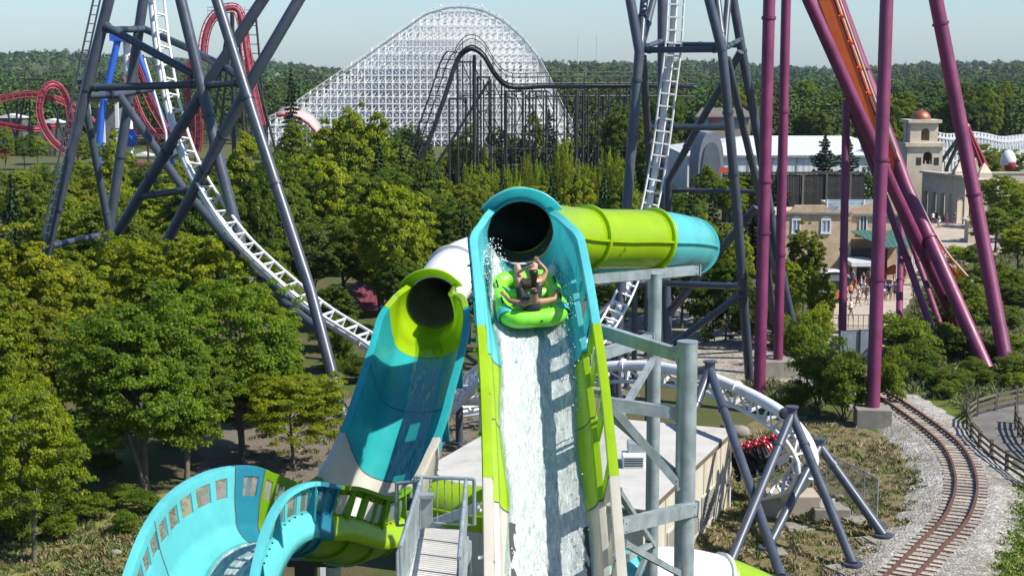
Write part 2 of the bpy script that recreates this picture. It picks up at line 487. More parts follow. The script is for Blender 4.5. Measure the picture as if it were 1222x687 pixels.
# hills on the horizon
hx = np.linspace(-1.0, 1.0, 90); hy = np.linspace(0, 1, 40) ** 1.3
V = []; Fc = []
def hill_z(x, y):
    """ground height of the far country (0 near the park)"""
    if y < 700: return 0.0
    t = min(1, (y - 700) / 2300.0); t = t * t * (3 - 2 * t)
    a = x / y
    top = 27 + 15 * math.exp(-((a + .36) / .17) ** 2) + 6 * sin(a * 19 + .6) + 4 * sin(a * 43 + 2) - 6 * math.exp(-((a + .08) / .07) ** 2)
    return t * top - 1.0 * (1 - t)
for yy in hy:
    y = 690 + yy * 4200
    for xx in hx:
        x = xx * (y * .62 + 100)
        V.append((x, y, hill_z(x, y) - (1.0 if y < 702 else 0)))
for j in range(39):
    for i in range(89):
        Fc.append((j * 90 + i, j * 90 + i + 1, (j + 1) * 90 + i + 1, (j + 1) * 90 + i))
m = MB(); m.add(V, Fc, True)
m.build('hills', ground('far_fields', [(.35, (.035, .055, .016)), (.6, (.05, .075, .02)), (.8, (.10, .12, .035))], .004, .02, .3, 1), kind='structure')

def sheet(name, pix, mat, z, rough=.25, seed=1):
    """irregular flat patch of ground given by its corners"""
    P = [gp(x, y, z) for x, y in pix]
    r = random.Random(seed); Q = []
    for a, b in zip(P, P[1:] + P[:1]):
        k = max(1, int((b - a).length / 1.2))
        nrm = Vector((-(b - a).y, (b - a).x, 0)).normalized() if (b - a).length > 0 else Vector()
        for i in range(k):
            Q.append(a.lerp(b, i / k) + nrm * r.uniform(-rough, rough))
    me = bpy.data.meshes.new(name); bm = bmesh.new()
    f = bm.faces.new([bm.verts.new(q) for q in Q])
    if f.normal.z < 0: f.normal_flip()
    bmesh.ops.triangulate(bm, faces=bm.faces[:])
    bm.to_mesh(me); bm.free(); me.materials.append(mat)
    o = link_mesh(name, me); o['kind'] = 'structure'
    return o
sheet('dirt_yard', [(255, 600), (230, 520), (330, 500), (420, 470), (560, 440), (700, 430), (760, 470), (720, 520), (640, 560), (480, 600), (380, 640)], G_DIRT, .012, .6, 2)
sheet('gravel_yard', [(700, 400), (770, 372), (850, 384), (930, 430), (985, 470), (960, 500), (870, 478), (790, 440), (740, 470), (690, 470)], G_GRAVEL, .016, .5, 3)
sheet('dry_slope', [(760, 760), (800, 620), (860, 540), (900, 500), (960, 500), (1010, 505), (1100, 530), (1120, 570), (1110, 620), (1050, 690), (1010, 760)], G_DRY, .020, .5, 4)
sheet('lawn', [(1180, 600), (1200, 575), (1330, 590), (1400, 760), (1190, 760), (1176, 680)], G_LAWN, .024, .25, 5)
sheet('grass_strip', [(1060, 462), (1085, 452), (1130, 468), (1160, 500), (1140, 512), (1100, 488)], G_LAWN, .028, .2, 6)
sheet('grass_verge', [(850, 366), (960, 412), (985, 432), (960, 428), (900, 398), (845, 374)], G_LAWN, .026, .2, 16)
sheet('asphalt_path', [(1156, 500), (1172, 488), (1222, 476), (1330, 480), (1340, 570), (1222, 560), (1182, 528)], G_ASPH, .012, .15, 7)
sheet('grass_bank', [(-200, 760), (-180, 640), (0, 612), (120, 610), (230, 575), (240, 640), (200, 760)], G_BANK, .014, .5, 8)
sheet('plaza', [(985, 420), (1000, 335), (1010, 318), (1095, 262), (1170, 262), (1200, 300), (1110, 330), (1075, 372), (1052, 420)], G_PLAZA, .018, .2, 9)

# ---------------------------------------------------------------- railway
RP = [gp(770, 350), gp(808, 366), gp(872, 394), gp(940, 426), gp(1000, 454), gp(1054, 479), gp(1109, 517), gp(1140, 547), gp(1153, 586), gp(1142, 626), gp(1113, 659), gp(1086, 687), gp(1040, 730), gp(990, 775)]
rail_path, _ = catmull(RP, .56)
def band(path, prof):
    """sweep a profile [(side, z)] along a level path"""
    mb = MB(); V = []; k = len(prof)
    for i, p in enumerate(path):
        t = (path[min(i + 1, len(path) - 1)] - path[max(i - 1, 0)]); t.z = 0; t.normalize()
        s = Vector((t.y, -t.x, 0))
        for a, z in prof: V.append(p + s * a + Vector((0, 0, z)))
    F_ = []
    for i in range(len(path) - 1):
        for j in range(k - 1):
            F_.append((i * k + j, i * k + j + 1, (i + 1) * k + j + 1, (i + 1) * k + j))
    mb.add(V, F_)
    return mb
rb = []
for i, p in enumerate(rail_path): rb.append(p)
bm_ = band(rail_path, [(-3.0, -.03), (-2.3, .10), (-1.35, .26), (1.35, .26), (2.2, .12), (2.9, -.03)])
rr = random.Random(3)
bm_.v = [(x + rr.uniform(-.12, .12), y + rr.uniform(-.12, .12), z + (rr.uniform(-.02, .03) if z > .2 else rr.uniform(-.04, .05))) for x, y, z in bm_.v]
bm_.build('ballast_bed', G_BALLAST, kind='structure')
sheet('ballast_shoulder', [(1000, 470), (1050, 500), (1095, 540), (1112, 585), (1098, 630), (1050, 690), (1000, 760), (1180, 760), (1185, 680), (1198, 600), (1185, 560), (1130, 505), (1062, 468)], G_BALLAST, .032, .35, 10)
railway = thing('railway_track', rail_path[40], 'narrow railway track curving through pale ballast beside the purple columns', 'railway')
GA = .50
for sgn in (-1, 1):
    mb = band(rail_path, [(sgn * GA - .055, .36), (sgn * GA - .055, .50), (sgn * GA + .055, .50), (sgn * GA + .055, .36)])
    mb.build('rail', RUST, railway)
tie_me = MB().box((-1.0, -.115, 0), (1.0, .115, .09)).mesh('sleeper', TIE)
for i, p in enumerate(rail_path):
    t = rail_path[min(i + 1, len(rail_path) - 1)] - rail_path[max(i - 1, 0)]
    o = link_mesh('sleeper', tie_me, railway)
    o.location = p - ORG[railway.name] + Vector((rr.uniform(-.05, .05), rr.uniform(-.03, .03), .235 + rr.uniform(-.015, .02)))
    o.rotation_euler = (0, 0, math.atan2(t.y, t.x) + pi / 2 + rr.uniform(-.03, .03))

# ---------------------------------------------------------------- timber fences by the path
def wood_fence(pix, label, step=2.1, hgt=1.1):
    P = [gp(x, y) for x, y in pix]
    path, _ = catmull(P, step)
    t = thing('wooden_fence', path[0], label, 'fence')
    for p in path:
        MB().box((p.x - .08, p.y - .08, -.2), (p.x + .08, p.y + .08, hgt + rnd.uniform(.0, .12))).build('post', FENCEW, t)
    for a, b in zip(path[:-1], path[1:]):
        for z in (.32, .66, .98):
            dz = rnd.uniform(-.03, .03)
            MB().beam(a + Vector((0, 0, z + dz)), b + Vector((0, 0, z - dz)), .05, .14).build('rail_board', FENCEW, t)
    return t
wood_fence([(1245, 480), (1222, 482), (1180, 492), (1158, 500), (1154, 512), (1160, 528), (1176, 545), (1200, 563), (1225, 578), (1250, 592)], 'weathered split rail fence curving between the path and the railway')
wood_fence([(1212, 505), (1213, 515), (1222, 532), (1240, 550)], 'weathered rail fence on the far side of the path at the right edge', 1.6)

# ---------------------------------------------------------------- concrete pads and small things on the slope
def pad(px, py, w=1.3, label='', rot=.3):
    p = gp(px, py)
    mb = MB()
    for k in range(3):
        a = rot + rnd.uniform(-.25, .25); c = Vector((rnd.uniform(-.25, .25), rnd.uniform(-.2, .2), 0))
        mb.obox(p + c + Vector((0, 0, .04 + .05 * k)), (w * (.62 - .13 * k) * cos(a), w * (.62 - .13 * k) * sin(a), 0), (-w * .42 * sin(a) * .9, w * .42 * cos(a) * .9, 0), (0, 0, .05))
    return mb.build('concrete_pad', CONC, label=label, cat='footing', bevel=.02)
# ---------------------------------------------------------------- steel helpers
def flange(mb, p, q, r, n=14):
    """bolted joint ring between p and q"""
    mb.tube(p, q, r, n=n)
def steel_tube(parent, name, pts, wpx, mat, flanges=(), to_ground=False, n=14, rscale=1.0, foot=True):
    """tube through [(px,py,Y)...]; width measured in photo pixels; optional bolted rings at fractions"""
    P = [at(*p) if not isinstance(p, Vector) else p for p in pts]
    Ys = np.mean([p.y for p in P])
    r = wpx * Ys / FPX / 2 * rscale
    if to_ground:
        a, b = P[-2], P[-1]
        k = a.z / max(1e-3, (a.z - b.z))
        P[-1] = a + (b - a) * k
    mb = MB()
    if len(P) == 2: mb.tube(P[0], P[1], r, n=n)
    else: mb.sweep(P, r, n=n)
    for fr in flanges:
        L = sum((b - a).length for a, b in zip(P[:-1], P[1:])); d = fr * L
        for a, b in zip(P[:-1], P[1:]):
            l = (b - a).length
            if d <= l:
                t = (b - a).normalized(); c = a + t * d
                mb.tube(c - t * .09, c - t * .01, r * 1.2, n=n); mb.tube(c + t * .01, c + t * .09, r * 1.2, n=n)
                break
            d -= l
    if to_ground and foot:
        f = P[-1]
        mb.tube(f + Vector((0, 0, .0)), f + Vector((0, 0, .09)), r * 1.7, n=n)
    mb.build(name, mat, parent)
    return P

def coaster_track(name, ctrl, normals, label, gauge=.95, drop=.6, r_spine=.22, r_rail=.085, tie_step=.95, mat=WHITE, lattice=False, lat_from=0, step=.4, cat='coaster track', skip=None):
    """three-tube steel track: spine, two running rails, each cross tie a part.
    ctrl [(px,py,Y)], normals: from the spine towards the rails, one per control point"""
    C = [at(*c) if not isinstance(c, Vector) else c for c in ctrl]
    path, par = catmull(C, step)
    Nn = [Vector(v).normalized() for v in normals]
    t_ = thing(name, path[len(path) // 2] * 1.0, label, cat)
    L = []; R = []; fr = []
    for i, p in enumerate(path):
        T = (path[min(i + 1, len(path) - 1)] - path[max(i - 1, 0)]).normalized()
        nn = interp(Nn, par[i]); nn = (nn - T * nn.dot(T)).normalized()
        S = T.cross(nn)
        c = p + nn * drop
        L.append(c - S * gauge / 2); R.append(c + S * gauge / 2); fr.append((T, nn, S))
    MB().sweep(path, r_spine, n=12).build('spine', mat, t_)
    MB().sweep(L, r_rail, n=8).build('rail', mat, t_)
    MB().sweep(R, r_rail, n=8).build('rail', mat, t_)
    k = max(1, int(round(tie_step / step)))
    for i in range(0, len(path), k):
        T, nn, S = fr[i]
        mb = MB()
        mb.beam(L[i], R[i], .09, .13, up=nn)
        mb.beam(path[i], L[i].lerp(R[i], .12), .08, .10, up=T); mb.beam(path[i], R[i].lerp(L[i], .12), .08, .10, up=T)
        if lattice and par[i] >= lat_from and i + k < len(path):
            mb.beam(path[i], L[i + k], .07, .09); mb.beam(path[i], R[i + k], .07, .09)
        if i % (k * 6) == 0:
            mb.tube(path[i] - T * .07, path[i] + T * .07, r_spine * 1.3, n=12)
        mb.build('cross_tie', mat, t_)
    return t_, path

# ---------------------------------------------------------------- left slate tower (launch coaster)
def tower_left():
    t = thing('coaster_support_tower', gp(300, 440), 'tall slate grey tubular steel tower with crossing legs carrying the white track at left', 'support tower')
    S = lambda nm, pts, w, fl=(), g=False: steel_tube(t, nm, pts, w, SLATE, fl, g)
    # raking legs
    S('leg', [(206, -40, 101), (240, 100, 100), (262, 195, 99), (300, 340, 98)], 13.5, (.36, .62), True)
    S('leg', [(246, -40, 98), (303, 140, 95), (370, 345, 90), (410, 497, 87)], 13.5, (.3, .5), True)
    S('leg', [(140, -40, 103), (55, 300, 103)], 13, (.3, .6), True)
    S('leg', [(177, -40, 113), (130, 277, 113)], 12, (.5,), True)
    S('leg', [(96, 95, 110), (130, 272, 112)], 9, (.5,), True)
    # crossing diagonals
    S('diagonal', [(340, -40, 101), (245, 104, 100), (140, 278, 106)], 13.5, (.43, .5, .8), True)
    S('diagonal', [(380, -40, 98), (298, 100, 96), (190, 306, 103)], 13.5, (.38, .47), True)
    S('diagonal', [(141, 112, 109), (218, 224, 104), (280, 296, 99), (345, 366, 93), (384, 396, 89.3)], 10.5, (.35,))
    S('brace', [(122, 29, 103), (236, 92, 100.5)], 9.5, (.05, .95))
    S('brace', [(170, 34, 113), (230, 60, 108), (288, 92, 97)], 9, (.9,))
    S('brace', [(124, 36, 104), (170, 35, 112)], 8, (.2, .8))
    S('crossbar', [(104, 105, 103), (243, 101, 100.5)], 9, (.08, .9))
    S('crossbar', [(247, 102, 100), (292, 99, 97)], 8, (.2, .8))
    S('crossbar', [(102, 114, 104), (140, 113, 109), (181, 106, 113)], 8.5, (.4,))
    S('crossbar', [(172, 234, 104), (236, 225, 102)], 8.5, (.2, .85))
    S('crossbar', [(62, 293, 103), (118, 281, 110)], 7.5, (.1, .85))
    S('crossbar', [(192, 190, 104), (222, 176, 108)], 8, ())
    # ladder up the left leg
    a0, a1 = at(118, -30, 101), at(50, 283, 101)
    b0, b1 = at(126, -30, 102), at(58, 283, 102)
    lad = MB(); lad.tube(a0, a1, .07, n=8); lad.tube(b0, b1, .07, n=8)
    lad = lad.build('ladder', SLATE, t)
    for k in range(30):
        f = (k + .5) / 30
        MB().beam(a0.lerp(a1, f), b0.lerp(b1, f), .07).build('rung', SLATE, lad)
tower_left()
LT, LTpath = coaster_track('coaster_track', [(178, -40, 107), (181, 0, 106.5), (188, 60, 105.5), (201, 130, 104), (220, 190, 102), (247, 240, 99.5), (285, 292, 97), (335, 340, 94), (385, 380, 92), (436, 412, 89), (485, 446, 85), (535, 474, 81), (600, 476, 78), (660, 456, 76.5), (715, 439, 75.5), (760, 436, 74.5), (800, 440, 73), (840, 448, 71.5), (875, 461, 70), (910, 478, 68.2), (940, 498, 66.5), (962, 524, 65.2), (970, 552, 64.8), (955, 580, 65.5), (930, 596, 67)],
    [(.72, -.4, .1), (.72, -.4, .1), (.72, -.4, .15), (.7, -.45, .3), (.65, -.5, .5), (.5, -.5, .7), (.35, -.5, .8), (.3, -.5, .85), (.3, -.5, .85), (.2, -.5, .85), (0, -.3, .95), (0, .2, .95), (0, .7, .6), (.0, .9, -.2), (.05, .72, -.65), (.0, .72, -.65), (-.05, .72, -.65), (-.1, .75, -.6), (-.15, .75, -.55), (-.25, .75, -.5), (-.45, .7, -.45), (-.75, .5, -.3), (-.9, .1, -.1), (-.8, -.2, .4), (-.6, -.2, .7)],
    'white tubular roller coaster track plunging down the left tower and curling through a low turn', gauge=1.05, drop=.66, r_spine=.27, r_rail=.10, tie_step=1.2, lattice=True, lat_from=9.5)

# ---------------------------------------------------------------- right slate tower and its track
def tower_right():
    t = thing('coaster_support_tower', gp(840, 455), 'slate grey tubular steel tower with horizontal rings around the white vertical track', 'support tower')
    S = lambda nm, pts, w, fl=(), g=False: steel_tube(t, nm, pts, w, SLATE, fl, g)
    S('leg', [(745, -40, 97), (763, 62, 96), (747, 258, 95), (742, 330, 94.5)], 12, (.27, .4), True)
    S('leg', [(772, -40, 99), (764, 60, 96.2)], 9.5, (.6,))
    S('leg', [(790, -40, 102), (765, 58, 96.4)], 8, (.7,))
    S('leg', [(767, 68, 97), (775, 190, 103), (782, 300, 106)], 9, (.3,), True)
    S('leg', [(790, -40, 108), (790, 120, 107), (796, 380, 106)], 11, (.19, .5), True)
    S('leg', [(836, -40, 93), (862, 62, 92.5), (868, 125, 92.5), (880, 255, 93.5), (895, 460, 96.5)], 11.5, (.19, .33, .47, .72), True)
    S('leg', [(851, -40, 95), (863, 60, 92.7)], 9, (.8,))
    S('leg', [(872, -40, 97), (864, 58, 92.9)], 8, ())
    S('leg', [(868, -40, 101), (885, 59, 101), (905, 165, 102), (925, 290, 103), (940, 360, 104)], 10.5, (.2, .3, .6), True)
    S('leg', [(868, 70, 93.5), (884, 140, 96), (907, 235, 100), (914, 300, 103)], 8.5, (.3, .6), True)
    S('diagonal', [(884, 62, 100.5), (842, 135, 103), (798, 216, 105.5), (796, 300, 106)], 9, (.5,))
    S('diagonal', [(903, 246, 100), (835, 328, 104), (800, 372, 106)], 9.5, (.1,))
    S('diagonal', [(884, 351, 94.5), (804, 410, 97)], 8.5, (.06,))
    S('diagonal', [(772, 333, 102), (712, 376, 100)], 8.5, ())
    S('crossbar', [(768, 60, 96.5), (860, 59, 93)], 7.5, (.08, .92))
    S('crossbar', [(790, 53, 106), (884, 54, 101.5)], 6.5, (.5,))
    S('crossbar', [(768, 57, 97), (793, 48, 106)], 6, (.15, .85))
    S('crossbar', [(866, 57, 93.5), (884, 47, 101)], 6, (.15, .85))
    S('crossbar', [(776, 152, 105), (872, 152, 93)], 7.5, (.35,))
    S('crossbar', [(797, 227, 106), (908, 229, 101)], 5.5, ())
    S('crossbar', [(790, 338, 106), (886, 342, 94.5)], 8, (.85,))
    for k, (px, y0, y1, Y) in enumerate([(757, 330, 428, 98), (772, 330, 405, 106), (738, 412, 448, 92), (748, 418, 440, 95)]):
        S('post', [(px, y0, Y), (px, y1, Y)], 7, (), True)
tower_right()
RT, RTpath = coaster_track('coaster_track', [(810, -40, 97), (805, 0, 97), (802, 50, 97), (795, 110, 97), (786, 180, 97), (773, 250, 96.5), (757, 318, 95.5), (738, 368, 94), (716, 408, 91.5), (690, 440, 89), (650, 466, 86.5), (600, 484, 84.5), (550, 494, 83), (510, 490, 82)],
    [(.1, -.95, .1)] * 6 + [(.1, -.8, .5), (.1, -.6, .7), (0, -.4, .9), (0, -.2, 1), (0, 0, 1), (0, 0, 1), (0, 0, 1), (0, 0, 1)],
    'white ladder-like coaster track dropping vertically through the right slate tower', gauge=1.02, drop=.5, r_spine=.22, r_rail=.075, tie_step=.8)

# short posts that hold the low white track
for px, py, Y, lab in [(548, 482, 80.5, 'left of the main slide'), (722, 447, 75.3, 'behind the galvanised brace'), (775, 440, 74, 'behind the wide galvanised post')]:
    a = at(px, py, Y)
    MB().tube(a - Vector((0, 0, .15)), Vector((a.x, a.y, 0)), .21, n=12).tube((a.x, a.y, 0), (a.x, a.y, .1), .45).build('track_post', SLATE, label='short slate post under the white track ' + lab, cat='post', group='posts under the low white track')
# white truss seen left of the main slide
tr = MB()
A = [at(528, 500, 80), at(575, 455, 78)]; B = [at(522, 478, 82), at(575, 436, 80)]
for a, b in ((A[0], A[1]), (B[0], B[1])): tr.tube(a, b, .22, n=10)
for k in range(6):
    tr.tube(A[0].lerp(A[1], k / 5), B[0].lerp(B[1], min(1, (k + 1) / 5)), .10, n=8); tr.tube(A[0].lerp(A[1], k / 5), B[0].lerp(B[1], k / 5), .10, n=8)
for a in (A[0], A[1]): tr.tube(a, (a.x, a.y, 0), .16, n=8)
tr.build('track_truss', WHITE, label='white welded tube truss between the two slides', cat='truss')

# ---------------------------------------------------------------- A frames in front of the low turn
def a_frame(apex, feet, w, label, stub=None):
    ap = at(*apex)
    t = thing('a_frame_support', (ap.x, ap.y, 0), label, 'support', 'slate A frames under the low turn')
    for fx, fy in feet:
        f = gp(fx, fy); f.z = .25
        r = w * (ap.y + f.y) / 2 / FPX / 2
        mb = MB(); mb.tube(ap, f, r, n=16)
        d = (f - ap).normalized()
        for q in (.22,):
            c = ap.lerp(f, q); mb.tube(c - d * .08, c + d * .08, r * 1.2, n=16)
        mb.tube(f - Vector((0, 0, .02)), f + Vector((0, 0, .06)), r * 2.0, n=16)
        mb.build('leg', SLATE, t)
    top = MB(); r = w * ap.y / FPX / 2
    top.tube(ap - Vector((0, 0, r * 1.2)), ap + Vector((0, 0, r * 1.4)), r * 1.12, n=16); top.tube(ap + Vector((0, 0, r * 1.4)), ap + Vector((0, 0, r * 1.75)), r * 1.45, n=16)
    top.build('cap', SLATE, t)
    if stub:
        MB().tube(ap, at(*stub), r * .9, n=14).tube(at(*stub) + (ap - at(*stub)) * .05, at(*stub), r * 1.3, n=14).build('arm', SLATE, t)
a_frame((847, 440, 70), [(932, 695), (772, 640)], 11.5, 'slate A frame nearest the galvanised post', (822, 444, 72))
a_frame((945, 494, 65.2), [(868, 686), (1018, 680)], 11.5, 'slate A frame with its right leg on the big concrete pad', (936, 493, 66.3))
a_frame((978, 532, 65.5), [(916, 660), (1054, 645), (1046, 632)], 11.5, 'rightmost slate A frame beside the chain link panel', (966, 524, 66.0))
a_frame((943, 566, 70), [(927, 598), (952, 602)], 8, 'small slate A frame behind the coaster train')
for a in [(932, 700, 1.5, 'concrete footing under the longest slate leg'), (1018, 684, 1.7, 'large layered concrete pad at the railway side'), (1052, 647, 1.5, 'layered concrete pad at the far right slate foot'), (868, 690, 1.3, 'concrete pad under the left slate leg by the lime tube'), (918, 660, 1.2, 'concrete pad between the slate legs'), (948, 630, 1.0, 'small broken concrete pad below the train'), (1020, 622, 1.3, 'concrete pad in front of the chain link panel')]:
    pad(a[0], a[1], a[2], a[3])
# low concrete walls / boxes
def slab(px0, py0, px1, depth, hgt, label, name='concrete_block', mat=CONC):
    a, b = gp(px0, py0), gp(px1, py0)
    d = Vector((0, depth, 0))
    return MB().prism([a, b, b + d, a + d], (0, 0, hgt)).build(name, mat, label=label, cat='concrete block', bevel=.03)
slab(912, 618, 978, 1.6, 1.0, 'long low concrete block under the coaster train', mat=G_PLAZA)
ub = slab(972, 622, 1015, 1.3, .55, 'green grey utility box lid with a small sign among the pads', 'utility_box')
MB().box((gp(973, 612).x, gp(973, 620).y - .02, .58), (gp(990, 612).x, gp(973, 620).y + .02, 1.0)).build('warning_sign', WHITE, label='small white warning sign with a red band by the slate legs', cat='sign')
# chain link panel
cl = thing('chain_link_panel', gp(1000, 600), 'chain link fence panel standing on the dry slope', 'fence')
CH = mesh_fence_mat('chain_link', (.30, .34, .33), .075, .22)
q0, q1, q2 = gp(985, 588), gp(1030, 612), gp(1046, 622)
for a, b in ((q0, q1), (q1, q2)):
    MB().poly([a + Vector((0, 0, .05)), b + Vector((0, 0, .05)), b + Vector((0, 0, 1.95)), a + Vector((0, 0, 1.95))]).build('mesh', CH, cl)
    MB().tube(a + Vector((0, 0, 1.97)), b + Vector((0, 0, 1.97)), .025, n=6).build('top_rail', GALV, cl)
for a in (q0, q1, q2): MB().tube(a, a + Vector((0, 0, 2.02)), .035, n=8).build('post', GALV, cl)

# ---------------------------------------------------------------- coaster train on the low turn
def train():
    c = at(905, 548, 69.5)
    t = thing('coaster_train', c, 'red and black roller coaster train on the low white turn', 'train')
    ux = (at(938, 541, 68) - at(880, 556, 70.5)).normalized()
    up = Vector((0, -.35, .94)); sd = ux.cross(up).normalized(); up = sd.cross(ux)
    SHRED = paint('glossy_red', (.30, .010, .015), .2, .2, 2, .2, coat=.6)
    for row in range(5):
        o = c + ux * (-1.0 + row * .55)
        MB().obox(o - up * .22, ux * .24, sd * .62, up * .12).obox(o - up * .42, ux * .26, sd * .45, up * .08).build('chassis', BLACK, t)
        for s in (-1, 1):
            b = o + sd * s * .34
            seat = MB(); seat.obox(b + up * .02, ux * .2, sd * .22, up * .10); seat.obox(b + up * .35 - ux * .16, ux * .06, sd * .22, up * .32)
            seat.build('seat', RUBBER, t)
            r_ = MB()
            for q in (-.1, .1):
                pts = [b + sd * q + up * .72 - ux * .16, b + sd * q + up * .82 + ux * .02, b + sd * q + up * .66 + ux * .18, b + sd * q + up * .34 + ux * .2]
                r_.sweep(pts, .075, n=8)
            r_.sphere(b + up * .82 - ux * .05, .14)
            r_.build('shoulder_restraint', SHRED, t)
            MB().beam(b - up * .1 + ux * .12, b - up * .5 + sd * s * .45 + ux * .2, .06).build('white_strut', WHITE, t)
    for row in range(6):
        o = c + ux * (-1.3 + row * .55)
        for s in (-1, 1):
            w = o + sd * s * .5 - up * .55
            wb_ = MB(); wb_.tube(w - sd * .07, w + sd * .07, .13, n=14); wb_.build('wheel', RUBBER, t)
            MB().tube(w - sd * .08, w + sd * .08, .05, n=8).build('hub', GALV, t)
train()
# ---------------------------------------------------------------- purple columns and orange track
def column(pts, w, label, fl=(), block=None, n=18):
    b = at(*pts[-1]) if len(pts[-1]) == 3 else gp(*pts[-1])
    t = thing('purple_column', (b.x, b.y, 0), label, 'column', 'purple coaster columns')
    P = [p if len(p) == 3 else None for p in pts]
    Q = [at(*p) if len(p) == 3 else gp(*p, .0) for p in pts]
    steel_tube(t, 'shaft', Q, w, PURPLE, fl, False, n)
    if block:
        bw, bh, ang = block
        c = Vector((Q[-1].x, Q[-1].y, 0))
        MB().obox(c + Vector((0, 0, bh / 2 - .1)), (bw * cos(ang), bw * sin(ang), 0), (-bw * .8 * sin(ang), bw * .8 * cos(ang), 0), (0, 0, bh / 2 + .1)).build('plinth', CONC, t, bevel=.04)
    return t
column([(919, -40, 96), (906, 470)], 14.5, 'leftmost thick purple column standing in front of the gravel yard', (.12, .5, .62))
column([(939, -40, 101), (928, 448)], 11.5, 'slimmer purple column on a concrete block right of the leftmost one', (.35, .7), (1.1, 1.1, .1))
column([(1059.5, -40, 88), (1041, 508)], 16, 'thick purple column on a concrete plinth beside the railway curve', (.05, .42, .68), (1.0, 1.1, -.1))
column([(1109, -40, 108), (1117, 0, 108), (1163, 235, 107), (1202, 440)], 17, 'leaning purple column at far right', (.14, .56))
column([(948, -40, 104), (965, 0, 104), (1064, 222, 104.5), (1150, 405), ], 14.5, 'purple raking column left of the orange track', (.45, .9))
column([(984, -40, 112), (1000, 0, 112), (1081, 222, 110), (1178, 441)], 16, 'purple raking column right of the orange track', (.25, .67))
column([(1010, 120, 112), (1005, 416)], 9.5, 'slim upright purple column below the orange track', (.6, .8))
column([(1014, 128, 112), (1056, 236, 111), (1126, 432)], 8.5, 'thin slanting purple strut meeting the slim column', (.15, .6))
column([(1060, 215, 115), (1095, 310, 112), (1138, 434)], 7, 'thinnest purple strut between the raking columns', (.4,))
column([(1076, 250, 118), (1072, 430)], 8, 'short purple post behind the thin struts', (.5,))
def orange_track():
    C = [(971, -40, 107), (986, 0, 107.3), (1008, 62, 108), (1044, 160, 109.5), (1081, 240, 112), (1112, 298, 114), (1146, 338, 116)]
    P, par = catmull([at(*c) for c in C], .5)
    t = thing('orange_coaster_track', P[len(P) // 2], 'orange box spine coaster track plunging between purple columns', 'coaster track')
    L = []; R = []; box = MB()
    fr = []
    for i, p in enumerate(P):
        T = (P[min(i + 1, len(P) - 1)] - P[max(i - 1, 0)]).normalized()
        nn = Vector((.75, -.1, .62)); nn = (nn - T * nn.dot(T)).normalized(); S = T.cross(nn); fr.append((T, nn, S))
        L.append(p + nn * .75 - S * .6); R.append(p + nn * .75 + S * .6)
    V = []
    for p, (T, nn, S) in zip(P, fr):
        for a, b in ((-.6, -.55), (.6, -.55), (.6, .35), (-.6, .35)): V.append(p + S * a + nn * b)
    F_ = []
    for i in range(len(P) - 1):
        for j in range(4): F_.append((i * 4 + j, i * 4 + (j + 1) % 4, (i + 1) * 4 + (j + 1) % 4, (i + 1) * 4 + j))
    MB().add(V, F_).build('box_spine', ORANGE, t)
    RAILW = paint('pale_rail', (.55, .36, .26), .4, .2, 1, .2)
    MB().sweep(L, .09, n=8).build('rail', RAILW, t); MB().sweep(R, .09, n=8).build('rail', RAILW, t)
    for i in range(0, len(P), 4):
        T, nn, S = fr[i]
        MB().beam(L[i], R[i], .09, .14, up=nn).beam(P[i] + nn * .3 - S * .3, L[i], .08).beam(P[i] + nn * .3 + S * .3, R[i], .08).build('cross_tie', ORANGE, t)
orange_track()
# ---------------------------------------------------------------- water slides
def frames(path, bank=None):
    out = []
    m = len(path)
    for i, p in enumerate(path):
        T = (path[min(i + 1, m - 1)] - path[max(i - 1, 0)]).normalized()
        S = Vector((0, 0, 1)).cross(T).normalized(); U = T.cross(S)
        if bank:
            b = bank(i)
            S, U = S * cos(b) + U * sin(b), U * cos(b) - S * sin(b)
        out.append((T, S, U))
    return out
def section(hw, top, wlo=.62, whi=.14, nb=10):
    """trough cross section, left lip to right lip: list of (s, t, tagname)"""
    half = []
    base = hw * .86
    for k in range(nb + 1):                      # floor to the foot of the wall
        a = pi / 2 * k / nb
        half.append((base * sin(a) ** .9 if k else 0, .55 * (1 - cos(a)) ** 1.0, 'floor'))
    w0, w1 = top - wlo, top - whi
    z = .55
    half.append((hw * .91, (z + w0) / 2, 'wall'))
    half.append((hw * .945, w0, 'wall'))
    half.append((hw * .975, w1, 'window'))
    half.append((hw * .985, top, 'wall'))
    half.append((hw * .985 + .13, top + .015, 'lip'))
    half.append((hw * .985 + .14, top - .06, 'lip'))
    left = [(-s, t, k) for s, t, k in reversed(half)]
    # face j lies between point j and j+1; tag of a face = tag of its outer point
    pts = left + half[1:]
    tags = []
    c = len(half) - 1
    for j in range(len(pts) - 1):
        tags.append(pts[j][2] if j < c else pts[j + 1][2])
    return [(s, t) for s, t, _ in pts], tags
def morph(sec, i, n, R, top=42):
    """section near a tunnel mouth: grows from the tube's circle into the open trough"""
    if n <= 0 or i >= n: return sec
    f = i / n; f = f * f * (3 - 2 * f)
    K = len(sec); c = (K - 1) // 2; out = []
    for k, (s, t) in enumerate(sec):
        q = abs(k - c) / c; sg = 1 if k > c else -1
        lip = 0
        if c - abs(k - c) < 2: lip = .10 if c - abs(k - c) == 0 else .11
        a = radians(-90 + (90 + top) * min(1, q * c / (c - 2)))
        x = sg * cos(a) * (R + lip) if k != c else 0; y = R + sin(a) * (R + lip)
        out.append((x + (s - x) * f, y + (t - y) * f))
    return out
